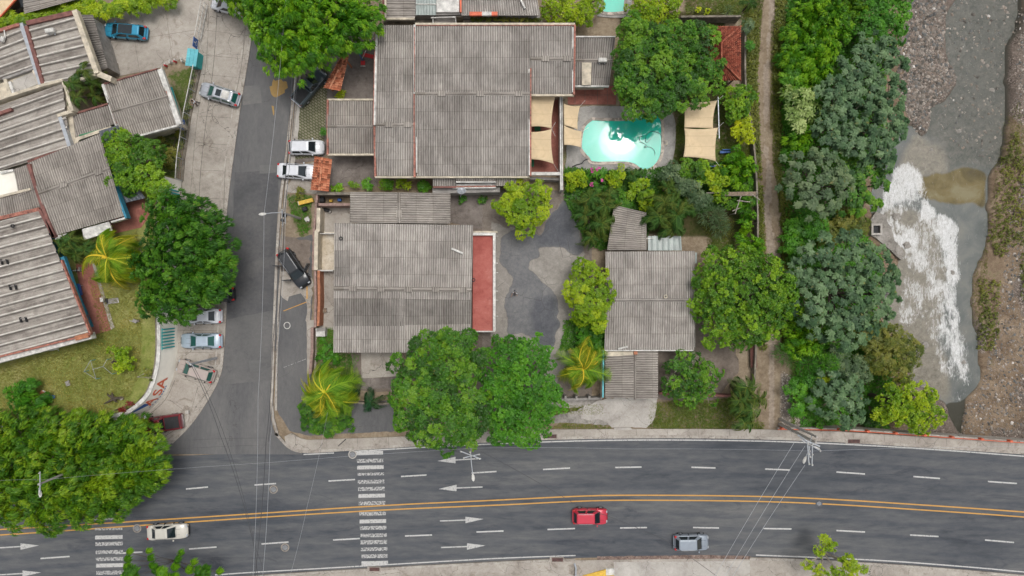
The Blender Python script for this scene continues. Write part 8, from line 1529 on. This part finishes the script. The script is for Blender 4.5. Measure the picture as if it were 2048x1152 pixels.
# bamboo pergola
bp = thing('bamboo_pergola', 'rough bamboo and timber pergola at the garden corner by the footpath', 'pergola', W(1485, 392))
for a, b_, z in (((1412, 386), (1515, 384), 2.2), ((1445, 391), (1512, 391), 2.2), ((1482, 392), (1470, 428), 2.2), ((1474, 401), (1500, 404), 2.25), ((1514, 392), (1516, 447), 2.0), ((1500, 386), (1520, 400), 2.3), ((1465, 422), (1482, 415), 2.1)): MB().tube([W(*a, z), W(*b_, z)], .06, 6).build('pole', 'twig', bp)
MB().add([W(1450, 384, 2.3), W(1512, 383, 2.3), W(1512, 391, 2.3), W(1450, 391, 2.3), W(1450, 384, 2.2), W(1512, 383, 2.2), W(1512, 391, 2.2), W(1450, 391, 2.2)], [(3, 2, 1, 0), (4, 5, 6, 7), (0, 1, 5, 4), (1, 2, 6, 5), (2, 3, 7, 6), (3, 0, 4, 7)]).build('plank_deck', 'wood', bp)
for a in ((1447, 388), (1512, 388), (1471, 426), (1516, 445)): p = W(*a, 2.2); MB().tube([(p.x, p.y, 0), p], .06, 6).build('post', 'twig', bp)
pf = thing('plank_stack', 'reddish planks stacked behind the rounded glossy tree by the footpath', 'planks', W(1506, 715, .5))
for k in range(4): MB().add([], []).tube([W(1502 + k * 3, 690, .5 + .1 * k), W(1503 + k * 3.4, 735, .5)], .09, 4).build('plank', 'maroon', pf)
# branch and log beside river, rocks
for k, (x, y, s_) in enumerate(((1848, 690, .9), (1985, 180, .6), (1883, 100, .5), (1917, 262, .55), (1927, 725, .55), (1862, 300, .4), (1905, 545, .5), (1790, 432, 1.0), (1812, 490, .9), (1778, 485, .8))):
    c = W(x, y, WZ); m = MB(); rg = random.Random(k); pr = [(.9, -.3), (1, 0), (.75, .3), (.35, .42)]; m.lathe(c, [(r * s_ * .55, z * s_ * .4) for r, z in pr], 9); m.v = [tuple(Vector(v) + Vector((rg.uniform(-.3, .3), rg.uniform(-.15, .15), rg.uniform(-.05, .05))) * s_) for v in m.v]
    tag(m.build('boulder', 'rubble', None, loc=tuple(c)), ['pale boulder in the tan shallows below the olive brown tree', 'boulder standing in the upper grey river near the far bank', 'boulder at the head of the shallow river by the gravel bar', 'white boulder in the middle of the shallow grey river', 'dark rock in the lower river beside the foam', 'small rock just above the tan pool', 'rock in the blue grey channel right of the foam', 'rock at the head of the foam beside the drain opening', 'rock ringed with foam right of the drain opening', 'rock below the drain opening beside the foam'][k], 'boulder', 'boulders in the river')
gp = thing('pavement_cover', 'grey pipe and rusty patch on the lower pavement below the red car', 'pipe', W(1151, 1140)); MB().tube([W(1149, 1127, .3), W(1152, 1136, .5), W(1151, 1160, .6)], .11, 8).build('pipe', 'steel', gp); P = wobble(pts([(1140, 1133), (1158, 1130), (1164, 1142), (1150, 1152), (1138, 1148)], .08), .08, .4, 8); MB().prism([(p.x, p.y) for p in P], .03, .09).build('rust_patch', 'tanring', gp)
bl_ = thing('speed_hump', 'yellow painted block lying on the lower pavement at the bottom edge', 'block', W(1190, 1148)); P = pts([(1165, 1152), (1212, 1139), (1228, 1140), (1228, 1160), (1170, 1165)], .2); MB().prism([(p.x, p.y) for p in P], .05, .2).build('block', 'yellow', bl_); MB().prism([(p.x, p.y) for p in pts([(1212, 1137), (1229, 1137), (1229, 1150), (1212, 1151)], .22)], .05, .22).build('end_block', 'white', bl_)
